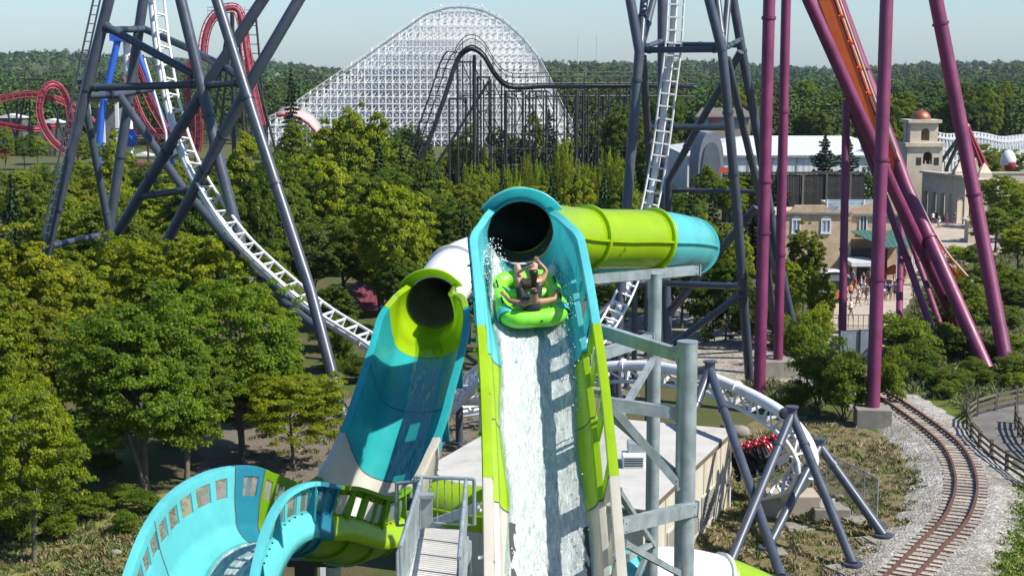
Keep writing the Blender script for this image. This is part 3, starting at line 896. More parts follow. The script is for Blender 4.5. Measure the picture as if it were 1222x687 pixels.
def trough(parent, path, fr, sec, tags, parts, win=(5, 2), winrange=None, R0=.8, gn=0, wside=0, solid=.05, pane=PANE, name='trough_section'):
    """parts: [(i0,i1,material)] runs of stations; windows cut out of the tagged wall strip, each pane its own part"""
    K = len(sec); per = sum(win)
    for (i0, i1, mat) in parts:
        mb = MB(); V = []
        for i in range(i0, i1 + 1):
            T, S, U = fr[i]
            for s, t in morph(sec, i, gn, R0): V.append(path[i] + S * s + U * t)
        F_ = []
        for a in range(i1 - i0):
            for j in range(K - 1):
                i = i0 + a
                if tags[j] == 'window' and (wside == 0 or (j - (K - 1) / 2) * wside > 0) and (i % per) < win[0] and (winrange is None or winrange[0] <= i < winrange[1]) and i0 < i < i1 - 1: continue
                F_.append((a * K + j, (a + 1) * K + j, (a + 1) * K + j + 1, a * K + j + 1))
        mb.add(V, F_, True)
        o = mb.build(name, mat, parent, solid=solid)
        es = o.modifiers.new('crease', 'EDGE_SPLIT'); es.split_angle = radians(34)
        # panes
        i = i0
        while i < i1:
            if (winrange is None or winrange[0] <= i < winrange[1]) and i % per < win[0] and i0 < i < i1 - 1:
                e = i
                while e < i1 - 1 and e % per < win[0] and e > i0: e += 1
                for j in range(K - 1):
                    if tags[j] == 'window' and (wside == 0 or (j - (K - 1) / 2) * wside > 0):
                        A = []
                        for q in range(i, e + 1):
                            T, S, U = fr[q]
                            A.append((path[q] + S * sec[j][0] + U * sec[j][1], path[q] + S * sec[j + 1][0] + U * sec[j + 1][1]))
                        pm = MB(); VV = [x for ab in A for x in ab]
                        pm.add(VV, [(2 * q, 2 * q + 2, 2 * q + 3, 2 * q + 1) for q in range(len(A) - 1)], True)
                        pm.build('pane', pane.get(mat.name, PANE) if isinstance(pane, dict) else pane, o)
                i = e + 1
            else: i += 1
def rib(parent, path, fr, i, sec, mat, name='joint_flange', proud=.09, th=.05):
    """bolted flange round the outside of the trough at station i, with the bolt heads"""
    T, S, U = fr[i]
    mb = MB(); n = len(sec)
    inn = []; out = []
    for k, (s, t) in enumerate(sec):
        a = Vector(sec[max(k - 1, 0)]); b = Vector(sec[min(k + 1, n - 1)])
        d = (b - a); nr = Vector((d.y, -d.x)).normalized()
        inn.append(path[i] + S * s + U * t); out.append(path[i] + S * (s + nr.x * proud) + U * (t + nr.y * proud))
    V = [p - T * th / 2 for p in inn] + [p - T * th / 2 for p in out] + [p + T * th / 2 for p in inn] + [p + T * th / 2 for p in out]
    F_ = []
    for k in range(n - 1):
        F_ += [(k, k + 1, n + k + 1, n + k), (2 * n + k, 3 * n + k, 3 * n + k + 1, 2 * n + k + 1), (n + k, n + k + 1, 3 * n + k + 1, 3 * n + k)]
    mb.add(V, F_)
    for k in range(2, n - 2, 1):
        c = (inn[k] + out[k]) / 2
        mb.tube(c + T * th * .5, c + T * (th * .5 + .02), .018, n=6)
    mb.build(name, mat, parent)
SEAM = plain('dark_joint_sealant', (.045, .055, .055), .8)
def seam(parent, path, fr, i, sec, w=.016, lift=.03):
    """sealed joint line across the inside of the trough"""
    T, S, U = fr[i]; n = len(sec); V = []
    for k, (s, t) in enumerate(sec[2:-2]):
        a = Vector(sec[k + 1]); b = Vector(sec[k + 3]); d = b - a; nr = Vector((-d.y, d.x)).normalized()
        p = path[i] + S * (s + nr.x * lift) + U * (t + nr.y * lift)
        V += [p - T * w, p + T * w]
    MB().add(V, [(2 * k, 2 * k + 2, 2 * k + 3, 2 * k + 1) for k in range(n - 5)]).build('joint_seam', SEAM, parent)
def bolts(parent, path, fr, i0, i1, ss, tts, step=3, r=.02):
    """rows of dark bolt heads on the outside of a wall"""
    mb = MB()
    for i in range(i0, i1, step):
        T, S, U = fr[i]; sg = 1 if ss > 0 else -1
        for tt in tts:
            p = path[i] + S * ss + U * tt; mb.tube(p, p + S * sg * .03, r, n=6)
    o = mb.build('bolt_heads', BLACK, parent); o['kind'] = 'stuff'
def hood(parent, c, T, S, U, r, mat, w=.30, flare=.20, th=.06, a0=-8, a1=188):
    """flared lip over the mouth of a tunnel"""
    prof = [(r - .02, -.10), (r + .03, .0), (r + flare * .5, w * .35), (r + flare, w * .8), (r + flare + .03, w), (r + flare + .05, w * .8), (r + flare * .6, w * .1), (r + .06, -.10)]
    mb = MB(); V = []; n = 26; k = len(prof)
    for i in range(n + 1):
        a = radians(a0 + (a1 - a0) * i / n)
        for rr_, d in prof:
            V.append(c + (S * cos(a) + U * sin(a)) * rr_ + T * d)
    F_ = [(i * k + j, (i + 1) * k + j, (i + 1) * k + (j + 1) % k, i * k + (j + 1) % k) for i in range(n) for j in range(k)]
    F_ += [tuple(range(k)), tuple(n * k + j for j in reversed(range(k)))]
    mb.add(V, F_, True)
    return mb.build('hood', mat, parent)
def pipe_slide(parent, ctrl, r, cuts, mats, name='tube_section', fl_mat=None, step=.25, seam=True):
    """closed flume tube made of bolted sections"""
    path, par = catmull(ctrl, step)
    n = len(path); prev = 0
    for ci, m_ in zip(cuts + [n - 1], mats):
        seg = path[prev:ci + 1]
        if len(seg) > 1:
            o = MB().sweep(seg, r, n=28, caps=False).build(name, m_, parent, solid=.04)
            if seam:
                sm = MB()
                for sgn in (-1, 1):
                    V = []
                    for i, p in enumerate(seg):
                        T = (seg[min(i + 1, len(seg) - 1)] - seg[max(i - 1, 0)]).normalized(); S = Vector((0, 0, 1)).cross(T).normalized()
                        for a, z in ((r, -.03), (r + .09, -.03), (r + .09, .03), (r, .03)): V.append(p + S * sgn * a + Vector((0, 0, z)))
                    sm.add(V, [(i * 4 + j, i * 4 + (j + 1) % 4, (i + 1) * 4 + (j + 1) % 4, (i + 1) * 4 + j) for i in range(len(seg) - 1) for j in range(4)])
                sm.build('seam', m_, o)
            if len(seg) < 6: prev = ci; continue
            t = (seg[-1] - seg[-2]).normalized(); c = seg[-1]
            MB().tube(c - t * .045, c + t * .045, r + .11, n=32, caps=False).add(
                [c - t * .045 + v for v in ring(t, r + .11, 32)] + [c - t * .045 + v for v in ring(t, r, 32)], [(k, (k + 1) % 32, 32 + (k + 1) % 32, 32 + k) for k in range(32)]).add(
                [c + t * .045 + v for v in ring(t, r + .11, 32)] + [c + t * .045 + v for v in ring(t, r, 32)], [(k, 32 + k, 32 + (k + 1) % 32, (k + 1) % 32) for k in range(32)]).build('joint_flange', fl_mat or m_, parent)
        prev = ci
    return path
def ring(t, r, n):
    u = Vector((0, 0, 1)) if abs(t.z) < .9 else Vector((1, 0, 0))
    x = t.cross(u).normalized(); y = t.cross(x)
    return [(x * cos(2 * pi * k / n) + y * sin(2 * pi * k / n)) * r for k in range(n)]
def gussets(parent, path, fr, idx, sec, side, mat, depth=.16, t0=.5):
    """triangular stiffeners on the outer face of a wall"""
    for i in idx:
        if i < 1 or i >= len(path) - 1: continue
        T, S, U = fr[i]
        h = [q for q in sec if (q[0] > 0) == (side > 0)]
        top = max(h, key=lambda q: q[1])
        a = path[i] + S * (top[0]) + U * (top[1] - .02)
        s_in = min((q for q in h if q[1] >= t0), key=lambda q: q[1])
        b = path[i] + S * s_in[0] + U * s_in[1]
        c = a + S * side * depth * .1
        d = b + S * side * depth
        e = path[i] + S * side * (abs(top[0]) + .02) + U * top[1]
        mb = MB()
        P_ = [b, d, c, a]
        mb.prism([p - T * .03 for p in P_], T * .06)
        mb.build('stiffener', mat, parent)

PANE_C = pane_mat('turquoise_clear_panel', (.035, .42, .50), .22)
PANE_L = pane_mat('lime_clear_panel', (.36, .58, .01), .22)
PANE_W = pane_mat('white_clear_panel', (.72, .70, .60), .22)
def floor_t(s, hw=1.09):
    b = hw * .86; q = min(1, s / b) ** (1 / .9)
    return .55 * (1 - sqrt(max(0, 1 - q * q)))
# ---- main slide: tunnel, steep trough, white water
def smooth_noise(x, y, seed=0):
    return (sin(x * 2.1 + seed) * cos(y * 1.7 + seed * 1.3) + sin(x * 5.3 + y * 3.1 + seed * 2.1) * .5 + sin(x * 11.7 - y * 9.3 + seed) * .25) / 1.75
MAINC = [(621, 312, 33.6), (625, 338, 32.6), (630, 374, 31.55), (638, 440, 30.1), (646, 520, 28.7), (652, 600, 27.5), (657, 690, 26.3), (662, 800, 25.0), (668, 930, 23.6)]
_P0 = at(621, 317, 34.0)
main_path, _ = catmull([_P0, _P0 + Vector((.02, -.6, -.07)), _P0 + Vector((.06, -1.2, -.22))] + [at(*c) for c in MAINC[2:]], .11)
main_fr = frames(main_path)
msec, mtags = section(1.09, 1.36, .78, .05)
nM = len(main_path)
def stat(path, fr, s, t, py):
    """station whose point (s,t) projects to photo row py"""
    best = 0; bd = 1e9
    for i, p in enumerate(path):
        q = path[i] + fr[i][1] * s + fr[i][2] * t - Vector((0, 0, CAMZ))
        zc = q.y * cos(PITCH) - q.z * sin(PITCH); yc = q.y * sin(PITCH) + q.z * cos(PITCH)
        d = abs(343.5 - FPX * yc / zc - py)
        if d < bd: bd = d; best = i
    return best
msl = thing('water_slide', (main_path[-1].x, main_path[-1].y, 0), 'steep open slide in turquoise, lime and white carrying the raft on foaming water', 'water slide')
iA = stat(main_path, main_fr, 1.05, 1.3, 388); iB = stat(main_path, main_fr, 1.05, 1.3, 572)
trough(msl, main_path, main_fr, msec, mtags, [(0, iA, CYAN), (iA, iB, LIME), (iB, nM - 1, CREAM)], win=(9, 3), winrange=(20, nM - 5), R0=.775, gn=18, pane={'turquoise_fibreglass': PANE_C, 'lime_fibreglass': PANE_L, 'cream_fibreglass': PANE_W})
for i, m_ in ((iA, LIME), (iB, GELW), ((iA + iB) // 2, DLIME), (iA // 2 + 6, CYAN), (iB + 14, GELW), (iB + 30, GELW)): rib(msl, main_path, main_fr, i, msec, m_)
gussets(msl, main_path, main_fr, [i for i in range(24, iA, 9)], msec, -1, DBLUE, .11, .6)
gussets(msl, main_path, main_fr, [i for i in range(iA + 5, iB, 9)], msec, -1, DLIME, .11, .6)
gussets(msl, main_path, main_fr, [i for i in range(iB + 5, nM - 2, 9)], msec, -1, GELW, .11, .6)
# longitudinal stringers on the outside of the left wall
for (a, b, m_) in ((0, iA, DBLUE), (iA, iB, DLIME), (iB, nM - 1, GELW)):
    for tt, ss in ((.66, -1.12), (.12, -1.06)):
        st = MB()
        pts = [main_path[i] + main_fr[i][1] * ss + main_fr[i][2] * tt for i in range(a, b + 1)]
        for p, q in zip(pts[:-1:3], pts[3::3]): st.beam(p, q, .16, .06)
        st.build('stringer', m_, msl)
T0, S0, U0 = main_fr[0]
mouth = main_path[0] + U0 * .775
hood(msl, mouth, T0, S0, U0, .785, CYAN, .50, .27, a0=34, a1=146)
TUBESHADE = plain('tube_shade_brown', (.10, .085, .06), .5)  # dark brown-grey that paints the shade inside the tunnel
TUBEIN = plain('tube_shade_dark', (.05, .06, .055), .4)  # darker colour for painted tunnel shade, not assigned
tubeC = [mouth - T0 * .06, mouth - T0 * .9 + Vector((0, 0, .1)), at(638, 277, 36.4), at(668, 282, 37.8), at(715, 285, 39.0), at(755, 285, 39.8), at(794, 287, 40.8), at(818, 291, 42.4), at(822, 296, 44.4), at(803, 302, 46.6), at(768, 306, 48.5), at(720, 309, 49.6)]
tp, _ = catmull(tubeC, .25)
def near_i(path, p): return min(range(len(path)), key=lambda i: (path[i] - p).length)
cut = [near_i(tp, at(695, 284, 38.6)), near_i(tp, at(773, 286, 40.3)), near_i(tp, at(816, 294, 43.8))]
pipe_slide(msl, tubeC, .76, [3] + cut, [CYAN, LIME, LIME, CYAN, CYAN], fl_mat=None)
MB().sweep([mouth + T0 * .03] + tp[1:40], .735, n=28, caps=False).build('tube_shade', TUBESHADE, msl)  # sleeve added inside the tube, its dark colour stands in for shade
# small access hatch on the tube
hc = at(736, 298, 38.55)
MB().obox(hc, (.14, .01, 0), (-.0, .05, 0), (0, 0, .11)).obox(hc + Vector((.02, -.03, .19)), (.19, .0, 0), (0, .03, 0), (0, 0, .02)).beam(hc + Vector((.16, 0, .2)), hc + Vector((.24, .02, -.02)), .03).build('hatch', DLIME, msl)
for i in (iA, (iA + iB) // 2 - 1, iB, iB + 15, iB + 31): seam(msl, main_path, main_fr, i, msec)
bolts(msl, main_path, main_fr, 14, nM - 2, -1.145, (1.24, .50, .18))
# dark drain slots either side of the white run-out
GRATE = plain('dark_grating', (.02, .022, .022), .7)
for sg in (-1, 1):
    i0 = stat(main_path, main_fr, sg * .68, .25, 625); V = []
    for i in range(i0, nM):
        T, S, U = main_fr[i]
        for q in (.60, .72): V.append(main_path[i] + S * sg * q + U * (floor_t(q) + .07))
    MB().add(V, [(2 * i, 2 * i + 2, 2 * i + 3, 2 * i + 1) for i in range(nM - i0 - 1)]).build('drain_slot', GRATE, msl)
# foaming water
def foam_mat(name):
    m, nt, N, L, p = _nt(name); out = N['Material Output']
    n1 = _noise(N, L, _coord(N, L, (8, 1.3, 1.3)), 1.0, 9, .8, .6); n2 = _noise(N, L, _coord(N, L, (22, 5, 5)), 1, 7, .85, .5)
    at_ = N.new('ShaderNodeAttribute'); at_.attribute_name = 'foam'
    ad = N.new('ShaderNodeMath'); ad.operation = 'ADD'; L.new(n1.outputs['Fac'], ad.inputs[0]); L.new(at_.outputs['Fac'], ad.inputs[1])
    r = _ramp(N, L, ad.outputs[0], [(.60, (0, 0, 0)), (.92, (1, 1, 1))])
    c = _ramp(N, L, n2.outputs['Fac'], [(.36, (.24, .34, .34)), (.48, (.47, .53, .52)), (.60, (.67, .70, .69))])
    L.new(c.outputs[0], p.inputs['Base Color']); p.inputs['Roughness'].default_value = .55
    _bump(N, L, n2.outputs['Fac'], p, 1.0, .05)
    tr = N.new('ShaderNodeBsdfTransparent'); tr.inputs[0].default_value = (.80, .93, .93, 1)
    gl = N.new('ShaderNodeBsdfGlossy'); gl.inputs[1].default_value = .12
    m1 = N.new('ShaderNodeMixShader'); m1.inputs[0].default_value = .16; L.new(tr.outputs[0], m1.inputs[1]); L.new(gl.outputs[0], m1.inputs[2])
    ms = N.new('ShaderNodeMixShader'); L.new(r.outputs[0], ms.inputs[0]); L.new(m1.outputs[0], ms.inputs[1]); L.new(p.outputs[0], ms.inputs[2]); L.new(ms.outputs[0], out.inputs[0])
    return m
FOAM = foam_mat('white_water')
def water(parent, path, fr, i0, i1, wid, prof, name='white_water', piles=()):
    nx = 36; V = []; A = []; rr_ = random.Random(8)
    for i in range(i0, i1 + 1):
        T, S, U = fr[i]
        w0, w1 = wid(i)
        for k in range(nx + 1):
            s = w0 + (w1 - w0) * k / nx
            tt = floor_t(abs(s)) + .045
            e = min(k, nx - k) / 4.0
            h = (.03 + .028 * smooth_noise(s * 5, i * .22, 1) + .02 * smooth_noise(s * 13, i * .8, 4) + rr_.uniform(-.012, .012)) * min(1, e)
            for (pi_, ps, ri, rs, ph) in piles:
                g = ph * math.exp(-((i - pi_) / ri) ** 2 - ((s - ps) / rs) ** 2)
                h += g * (1 + .35 * smooth_noise(s * 9, i * .6, 2) + rr_.uniform(-.1, .1))
            V.append(path[i] + S * s + U * (tt + h))
            A.append(prof(i, s, min(1, e)))
    mb = MB(); w = nx + 1
    mb.add(V, [(a * w + k, (a + 1) * w + k, (a + 1) * w + k + 1, a * w + k + 1) for a in range(i1 - i0) for k in range(nx)], True)
    o = mb.build(name, FOAM, parent)
    at_ = o.data.attributes.new('foam', 'FLOAT', 'POINT'); at_.data.foreach_set('value', A)
    o['kind'] = 'stuff'
    return o
iraft = stat(main_path, main_fr, 0, .25, 360)
water(msl, main_path, main_fr, 1, nM - 1, lambda i: (-.80 + .05 * sin(i * .2) + (.24 if i > iB + 12 else 0), .74 + .06 * sin(i * .17 + 1) - (.2 if i > iB + 12 else 0)),
      lambda i, s, e: (.50 - (.40 if (i < iraft - 12 and abs(s) < .5) else 0) - .24 * math.exp(-((s - .18) / .22) ** 2) * max(0, 1 - max(0, i - iraft) / 40)) * (.35 + .65 * e) - (1 - e) * .10,
      piles=[(iraft - 14, -.72, 9, .22, .34), (iraft - 6, -.78, 10, .18, .26), (iraft - 2, .72, 14, .16, .26), (iraft + 11, 0, 3, .7, .10)])
# spray: many small drops thrown up beside the raft
sp = MB(); r8 = random.Random(12)
octa = [(1, 0, 0), (-1, 0, 0), (0, 1, 0), (0, -1, 0), (0, 0, 1), (0, 0, -1)]
ofc = [(0, 2, 4), (2, 1, 4), (1, 3, 4), (3, 0, 4), (2, 0, 5), (1, 2, 5), (3, 1, 5), (0, 3, 5)]
for k in range(1500):
    if r8.random() < .6:
        i = int(r8.gauss(iraft - 13, 6)); s = r8.gauss(-.72, .13); h = abs(r8.gauss(.1, .2))
    elif r8.random() < .5:
        i = int(r8.gauss(iraft - 3, 12)); s = r8.gauss(.74, .1); h = abs(r8.gauss(.1, .14))
    else:
        i = r8.randint(iraft + 8, nM - 3); s = r8.uniform(-.75, .75); h = abs(r8.gauss(0, .05))
    i = max(1, min(nM - 2, i)); T, S, U = main_fr[i]
    s = max(-.9, min(.9, s))
    c = main_path[i] + S * s + U * (floor_t(abs(s)) + .06 + h); q = r8.uniform(.006, .019)
    sp.add([c + Vector(v) * q for v in octa], ofc, True)
SPRAY = plain('spray_drops', (.85, .88, .88), .3)
o = sp.build('spray', SPRAY, msl); o['kind'] = 'stuff'

# ---- left slide: tunnel mouth, lime and teal trough, then over a hump to the lower left
LEFTC = [(517, 392, 41.6), (511, 425, 40.2), (502, 478, 38.2), (488, 535, 36.6), (471, 592, 35.2), (446, 646, 34.0), (404, 670, 32.7), (352, 660, 31.3), (314, 658, 30.5), (278, 680, 29.4), (252, 722, 28.0), (230, 800, 26.2), (218, 900, 24.4)]
_P1 = at(518, 392, 42.4)
left_path, _ = catmull([_P1, _P1 + Vector((-.06, -.6, -.06)), _P1 + Vector((-.14, -1.2, -.2))] + [at(*c) for c in LEFTC[1:]], .12)
left_fr = frames(left_path)
lsec, ltags = section(1.10, 1.60, .60, .18)
nL = len(left_path)
lsl = thing('water_slide', (left_path[60].x, left_path[60].y, 0), 'lime and teal water slide with windowed walls sweeping over a hump at lower left', 'water slide')
jA = stat(left_path[:90], left_fr[:90], -.4, .1, 425)
def near_px(path, fr, s, t, px, py):
    def d(i):
        q = path[i] + fr[i][1] * s + fr[i][2] * t - Vector((0, 0, CAMZ))
        zc = q.y * cos(PITCH) - q.z * sin(PITCH); yc = q.y * sin(PITCH) + q.z * cos(PITCH)
        return (611 + FPX * q.x / zc - px) ** 2 + (343.5 - FPX * yc / zc - py) ** 2
    return min(range(len(path)), key=d)
jB = near_px(left_path, left_fr, 0, .05, 476, 575)
jC = near_px(left_path, left_fr, 0, .1, 448, 640)
jD = near_px(left_path, left_fr, 1.1, 1.58, 402, 570)
jE = near_px(left_path, left_fr, 1.1, 1.58, 378, 562)
print('left slide stations', jA, jB, jC, jD, jE, nL, 'main', iA, iB, nM, iraft)
trough(lsl, left_path, left_fr, lsec, ltags, [(0, jA, LIME), (jA, jB, TEAL), (jB, jC, CREAM)], win=(5, 9), winrange=(28, jC), R0=.76, gn=27, wside=1, pane={'lime_fibreglass': PANE_L, 'teal_fibreglass': PANE_C, 'cream_fibreglass': PANE_W})
trough(lsl, left_path, left_fr, lsec, ltags, [(jC, jD, DLIME), (jD, jE, DBLUE), (jE, nL - 1, CYAN)], win=(3, 1), winrange=(jC, nL - 3))
for j, m_ in ((jA, TEAL), (jB, GELW), (jC, DLIME), (jD, DBLUE), (jE, CYAN)): rib(lsl, left_path, left_fr, j, lsec, m_)
gussets(lsl, left_path, left_fr, [j for j in range(jA + 4, jB, 16)], lsec, 1, DBLUE, .2, .6)
gussets(lsl, left_path, left_fr, [j for j in range(jC + 4, jD, 12)], lsec, 1, DLIME, .2, .6)
gussets(lsl, left_path, left_fr, [j for j in range(jE + 1, nL - 1, 14)], lsec, 1, DBLUE, .26, .6)
for j in range(jC + 6, jE, 9): rib(lsl, left_path, left_fr, j, lsec, DLIME if j < jD else DBLUE, 'belly_rib')
for j in (jA, (jA + jB) // 2, jB, jD, jE, jE + 20): seam(lsl, left_path, left_fr, j, lsec)
bolts(lsl, left_path, left_fr, jA, jC, 1.13, (1.48, .8), 4)
bolts(lsl, left_path, left_fr, jC, nL - 2, 1.10, (1.46, .99), 2, .016)
# skirt ledge below the windows on the outer side of the hump
for a, b, m_ in ((jC, jD, LIME), (jD, jE, DBLUE), (jE, nL - 1, CYAN)):
    V = []
    prof = [(1.05, 1.00), (1.17, .92), (1.31, .64), (1.34, .50), (1.10, .46)]
    for i in range(a, b + 1):
        T, S, U = left_fr[i]
        for s, t in prof: V.append(left_path[i] + S * s + U * t)
    k = len(prof)
    MB().add(V, [(i * k + j, (i + 1) * k + j, (i + 1) * k + j + 1, i * k + j + 1) for i in range(b - a) for j in range(k - 1)], True).build('outer_ledge', m_, lsl, solid=.03)
T1, S1, U1 = left_fr[0]
mouth2 = left_path[0] + U1 * .76
hood(lsl, mouth2, T1, S1, U1, .76, LIME, .50, .28, a0=34, a1=146)
tube2 = [mouth2 + T1 * .02, mouth2 - T1 * .8, at(538, 330, 44.0), at(562, 313, 46.2), at(600, 306, 48.4), at(655, 305, 49.8), at(720, 309, 49.7)]
tp2, _ = catmull(tube2, .25)
MB().sweep([mouth2 + T1 * .03] + tp2[1:24], .715, n=28, caps=False).build('tube_shade', plain('tube_shade_olive', (.22, .20, .12), .5), lsl)  # added olive sleeve, paints the dim inside of the white tube
pipe_slide(lsl, tube2, .76, [near_i(tp2, at(541, 327, 44.3))], [GELW, GELW])
water(lsl, left_path, left_fr, jE - 16, nL - 1, lambda i: (-.42 + .1 * sin(i * .15), .66 + .05 * sin(i * .2)), lambda i, s, e: .34 * (.3 + .7 * e) - .06 * (s < 0) - (1 - e) * .1)
water(lsl, left_path, left_fr, 4, jB, lambda i: (-.35, .40), lambda i, s, e: -.13 * 1 + .06 * e - (1 - e) * .2)

# ---- third slide, low at right: turquoise, white, lime tube end
low = thing('slide_tube', gp(830, 700), 'low slide tube in turquoise, white and lime behind the galvanised posts', 'slide tube')
lowC = [at(700, 700, 40), at(750, 688, 40.5), at(800, 684, 41), at(850, 692, 41.5), at(890, 706, 42), at(940, 730, 42)]
lp, _ = catmull(lowC, .25)
pipe_slide(low, lowC, .74, [near_i(lp, at(762, 687, 40.6)), near_i(lp, at(858, 694, 41.6))], [CYAN, GELW, LIME])
for px in (735, 880):
    q = lp[near_i(lp, at(px, 690, 41))]
    MB().tube((q.x, q.y, 0), (q.x, q.y, q.z - .7), .16).build('post', GALV, low)
# ---- lime tube behind the walkway
bk = thing('slide_tube', gp(560, 640), 'lime and turquoise slide tube passing behind the walkway gate', 'slide tube')
bkC = [at(470, 598, 42), at(505, 594, 41.5), at(535, 601, 41), at(575, 608, 40.6), at(620, 612, 40.2)]
bp, _ = catmull(bkC, .25)
pipe_slide(bk, bkC, .62, [near_i(bp, at(517, 597, 41.3))], [CYAN, LIME])
q = bp[near_i(bp, at(545, 603, 41))]; MB().tube((q.x, q.y, 0), (q.x, q.y, q.z - .55), .16).build('post', GALV, bk)
q = bp[near_i(bp, at(490, 596, 41))]; MB().tube((q.x, q.y, 0), (q.x, q.y, q.z - .55), .16).build('post', GALV, bk)

# ---------------------------------------------------------------- galvanised structure
def gpost(px, py_top, Y, wpx, label, cap=False):
    a = at(px, py_top, Y)
    t = thing('steel_post', (a.x, a.y, 0), label, 'post', 'galvanised slide posts')
    r = wpx * Y / FPX / 2
    mb = MB(); mb.tube((a.x, a.y, 0), (a.x, a.y, a.z), r, n=28, caps=True)
    mb.build('shaft', GALV, t)
    MB().tube((a.x, a.y, 0), (a.x, a.y, .08), r * 1.7, n=24).build('base_plate', GALV, t)
    MB().tube((a.x, a.y, a.z), (a.x, a.y, a.z + .02), r * 1.03, n=28).build('end_plate', GALV, t)
    return t, a, r
post2, p2, r2 = gpost(820.5, 408, 29.2, 25, 'wide galvanised post with flat cap right of the main slide')
post1, p1, r1 = gpost(782, 327, 39.6, 16.5, 'slimmer galvanised post under the lime tube')
def gbeam(t, a, b, w, h, name='arm', plates=True):
    a = at(*a) if not isinstance(a, Vector) else a; b = at(*b) if not isinstance(b, Vector) else b
    mb = MB(); d = (b - a).normalized()
    mb.beam(a, b, w, h)
    if plates:
        for q in (a, b): mb.beam(q - d * .02, q + d * .02, w * 1.25, h * 1.3)
        x = d.cross(Vector((0, 0, 1))).normalized()
        for q, s_ in ((a, 1), (b, -1)):
            for u in (-1, 1): mb.tube(q + d * s_ * .12 + Vector((0, 0, u * h * .3)) - x * w * .6, q + d * s_ * .12 + Vector((0, 0, u * h * .3)) + x * w * .6, .018, n=6)
    mb.build(name, GALV, t)
gbeam(post2, (709, 392, 30.5), (812, 424, 29.2), .16, .26)
gbeam(post2, (720, 480, 29.2), (808, 493, 29.2), .16, .24)
gbeam(post2, (738, 628, 27.2), (828, 606, 29.2), .20, .26)
gbeam(post2, (724, 478, 29.0), (812, 580, 29.1), .11, .16, 'brace')
gbeam(post2, (719, 488, 29.0), (808, 565, 29.3), .10, .14, 'brace')
gbeam(post2, (745, 648, 27.0), (815, 686, 29.2), .10, .12, 'brace')
gbeam(post1, (700, 333, 38.3), (832, 322, 40.6), .22, .24, 'crossbeam')
gbeam(post1, (780, 428, 39.6), (738, 498, 34.0), .14, .16, 'brace')
gbeam(post1, (738, 586, 30), (780, 650, 39.4), .12, .13, 'brace')
gbeam(post1, (735, 672, 27), (778, 648, 39.4), .12, .13, 'brace')
gbeam(post1, (778, 645, 39.6), (760, 690, 39), .12, .13, 'brace')
gbeam(post1, (775, 404, 39.4), (700, 428, 37.5), .26, .26, 'arm')
# ---- legs under the slides (mostly hidden)
def slide_leg(top, label):
    MB().tube((top.x, top.y, 0), top, .17, n=16).tube((top.x, top.y, 0), (top.x, top.y, .08), .34, n=16).build('support_leg', GALV, lsl)
q = left_path[near_px(left_path, left_fr, 0, 0, 398, 652)]; slide_leg(q - Vector((0, 0, .08)), 'galvanised leg under the lime belly of the hump')
q = left_path[near_px(left_path, left_fr, 0, 0, 478, 500)]; slide_leg(q - Vector((0, 0, .08)), 'galvanised leg under the teal trough')
q = tp2[-8]; slide_leg(q - Vector((0, 0, .8)), 'galvanised leg under the white tunnel tube')
# white raking strut left of the left slide
MB().beam(at(384, 559, 40), at(412, 540, 38.5), .16, .22).beam(at(384, 559, 40), (at(384, 559, 40).x, 40, 0), .16, .2).build('strut', GELW, label='white strut propping the left edge of the teal slide', cat='strut')
bx = at(372, 672, 33)
MB().box((bx.x - .35, 32.7, 0), (bx.x + .1, 33.2, bx.z + .05)).box((bx.x - .5, 32.6, bx.z + .05), (bx.x + .4, 33.3, bx.z + .2)).build('pump_pier', BLACK, label='dark pier under the turquoise hump', cat='pier')

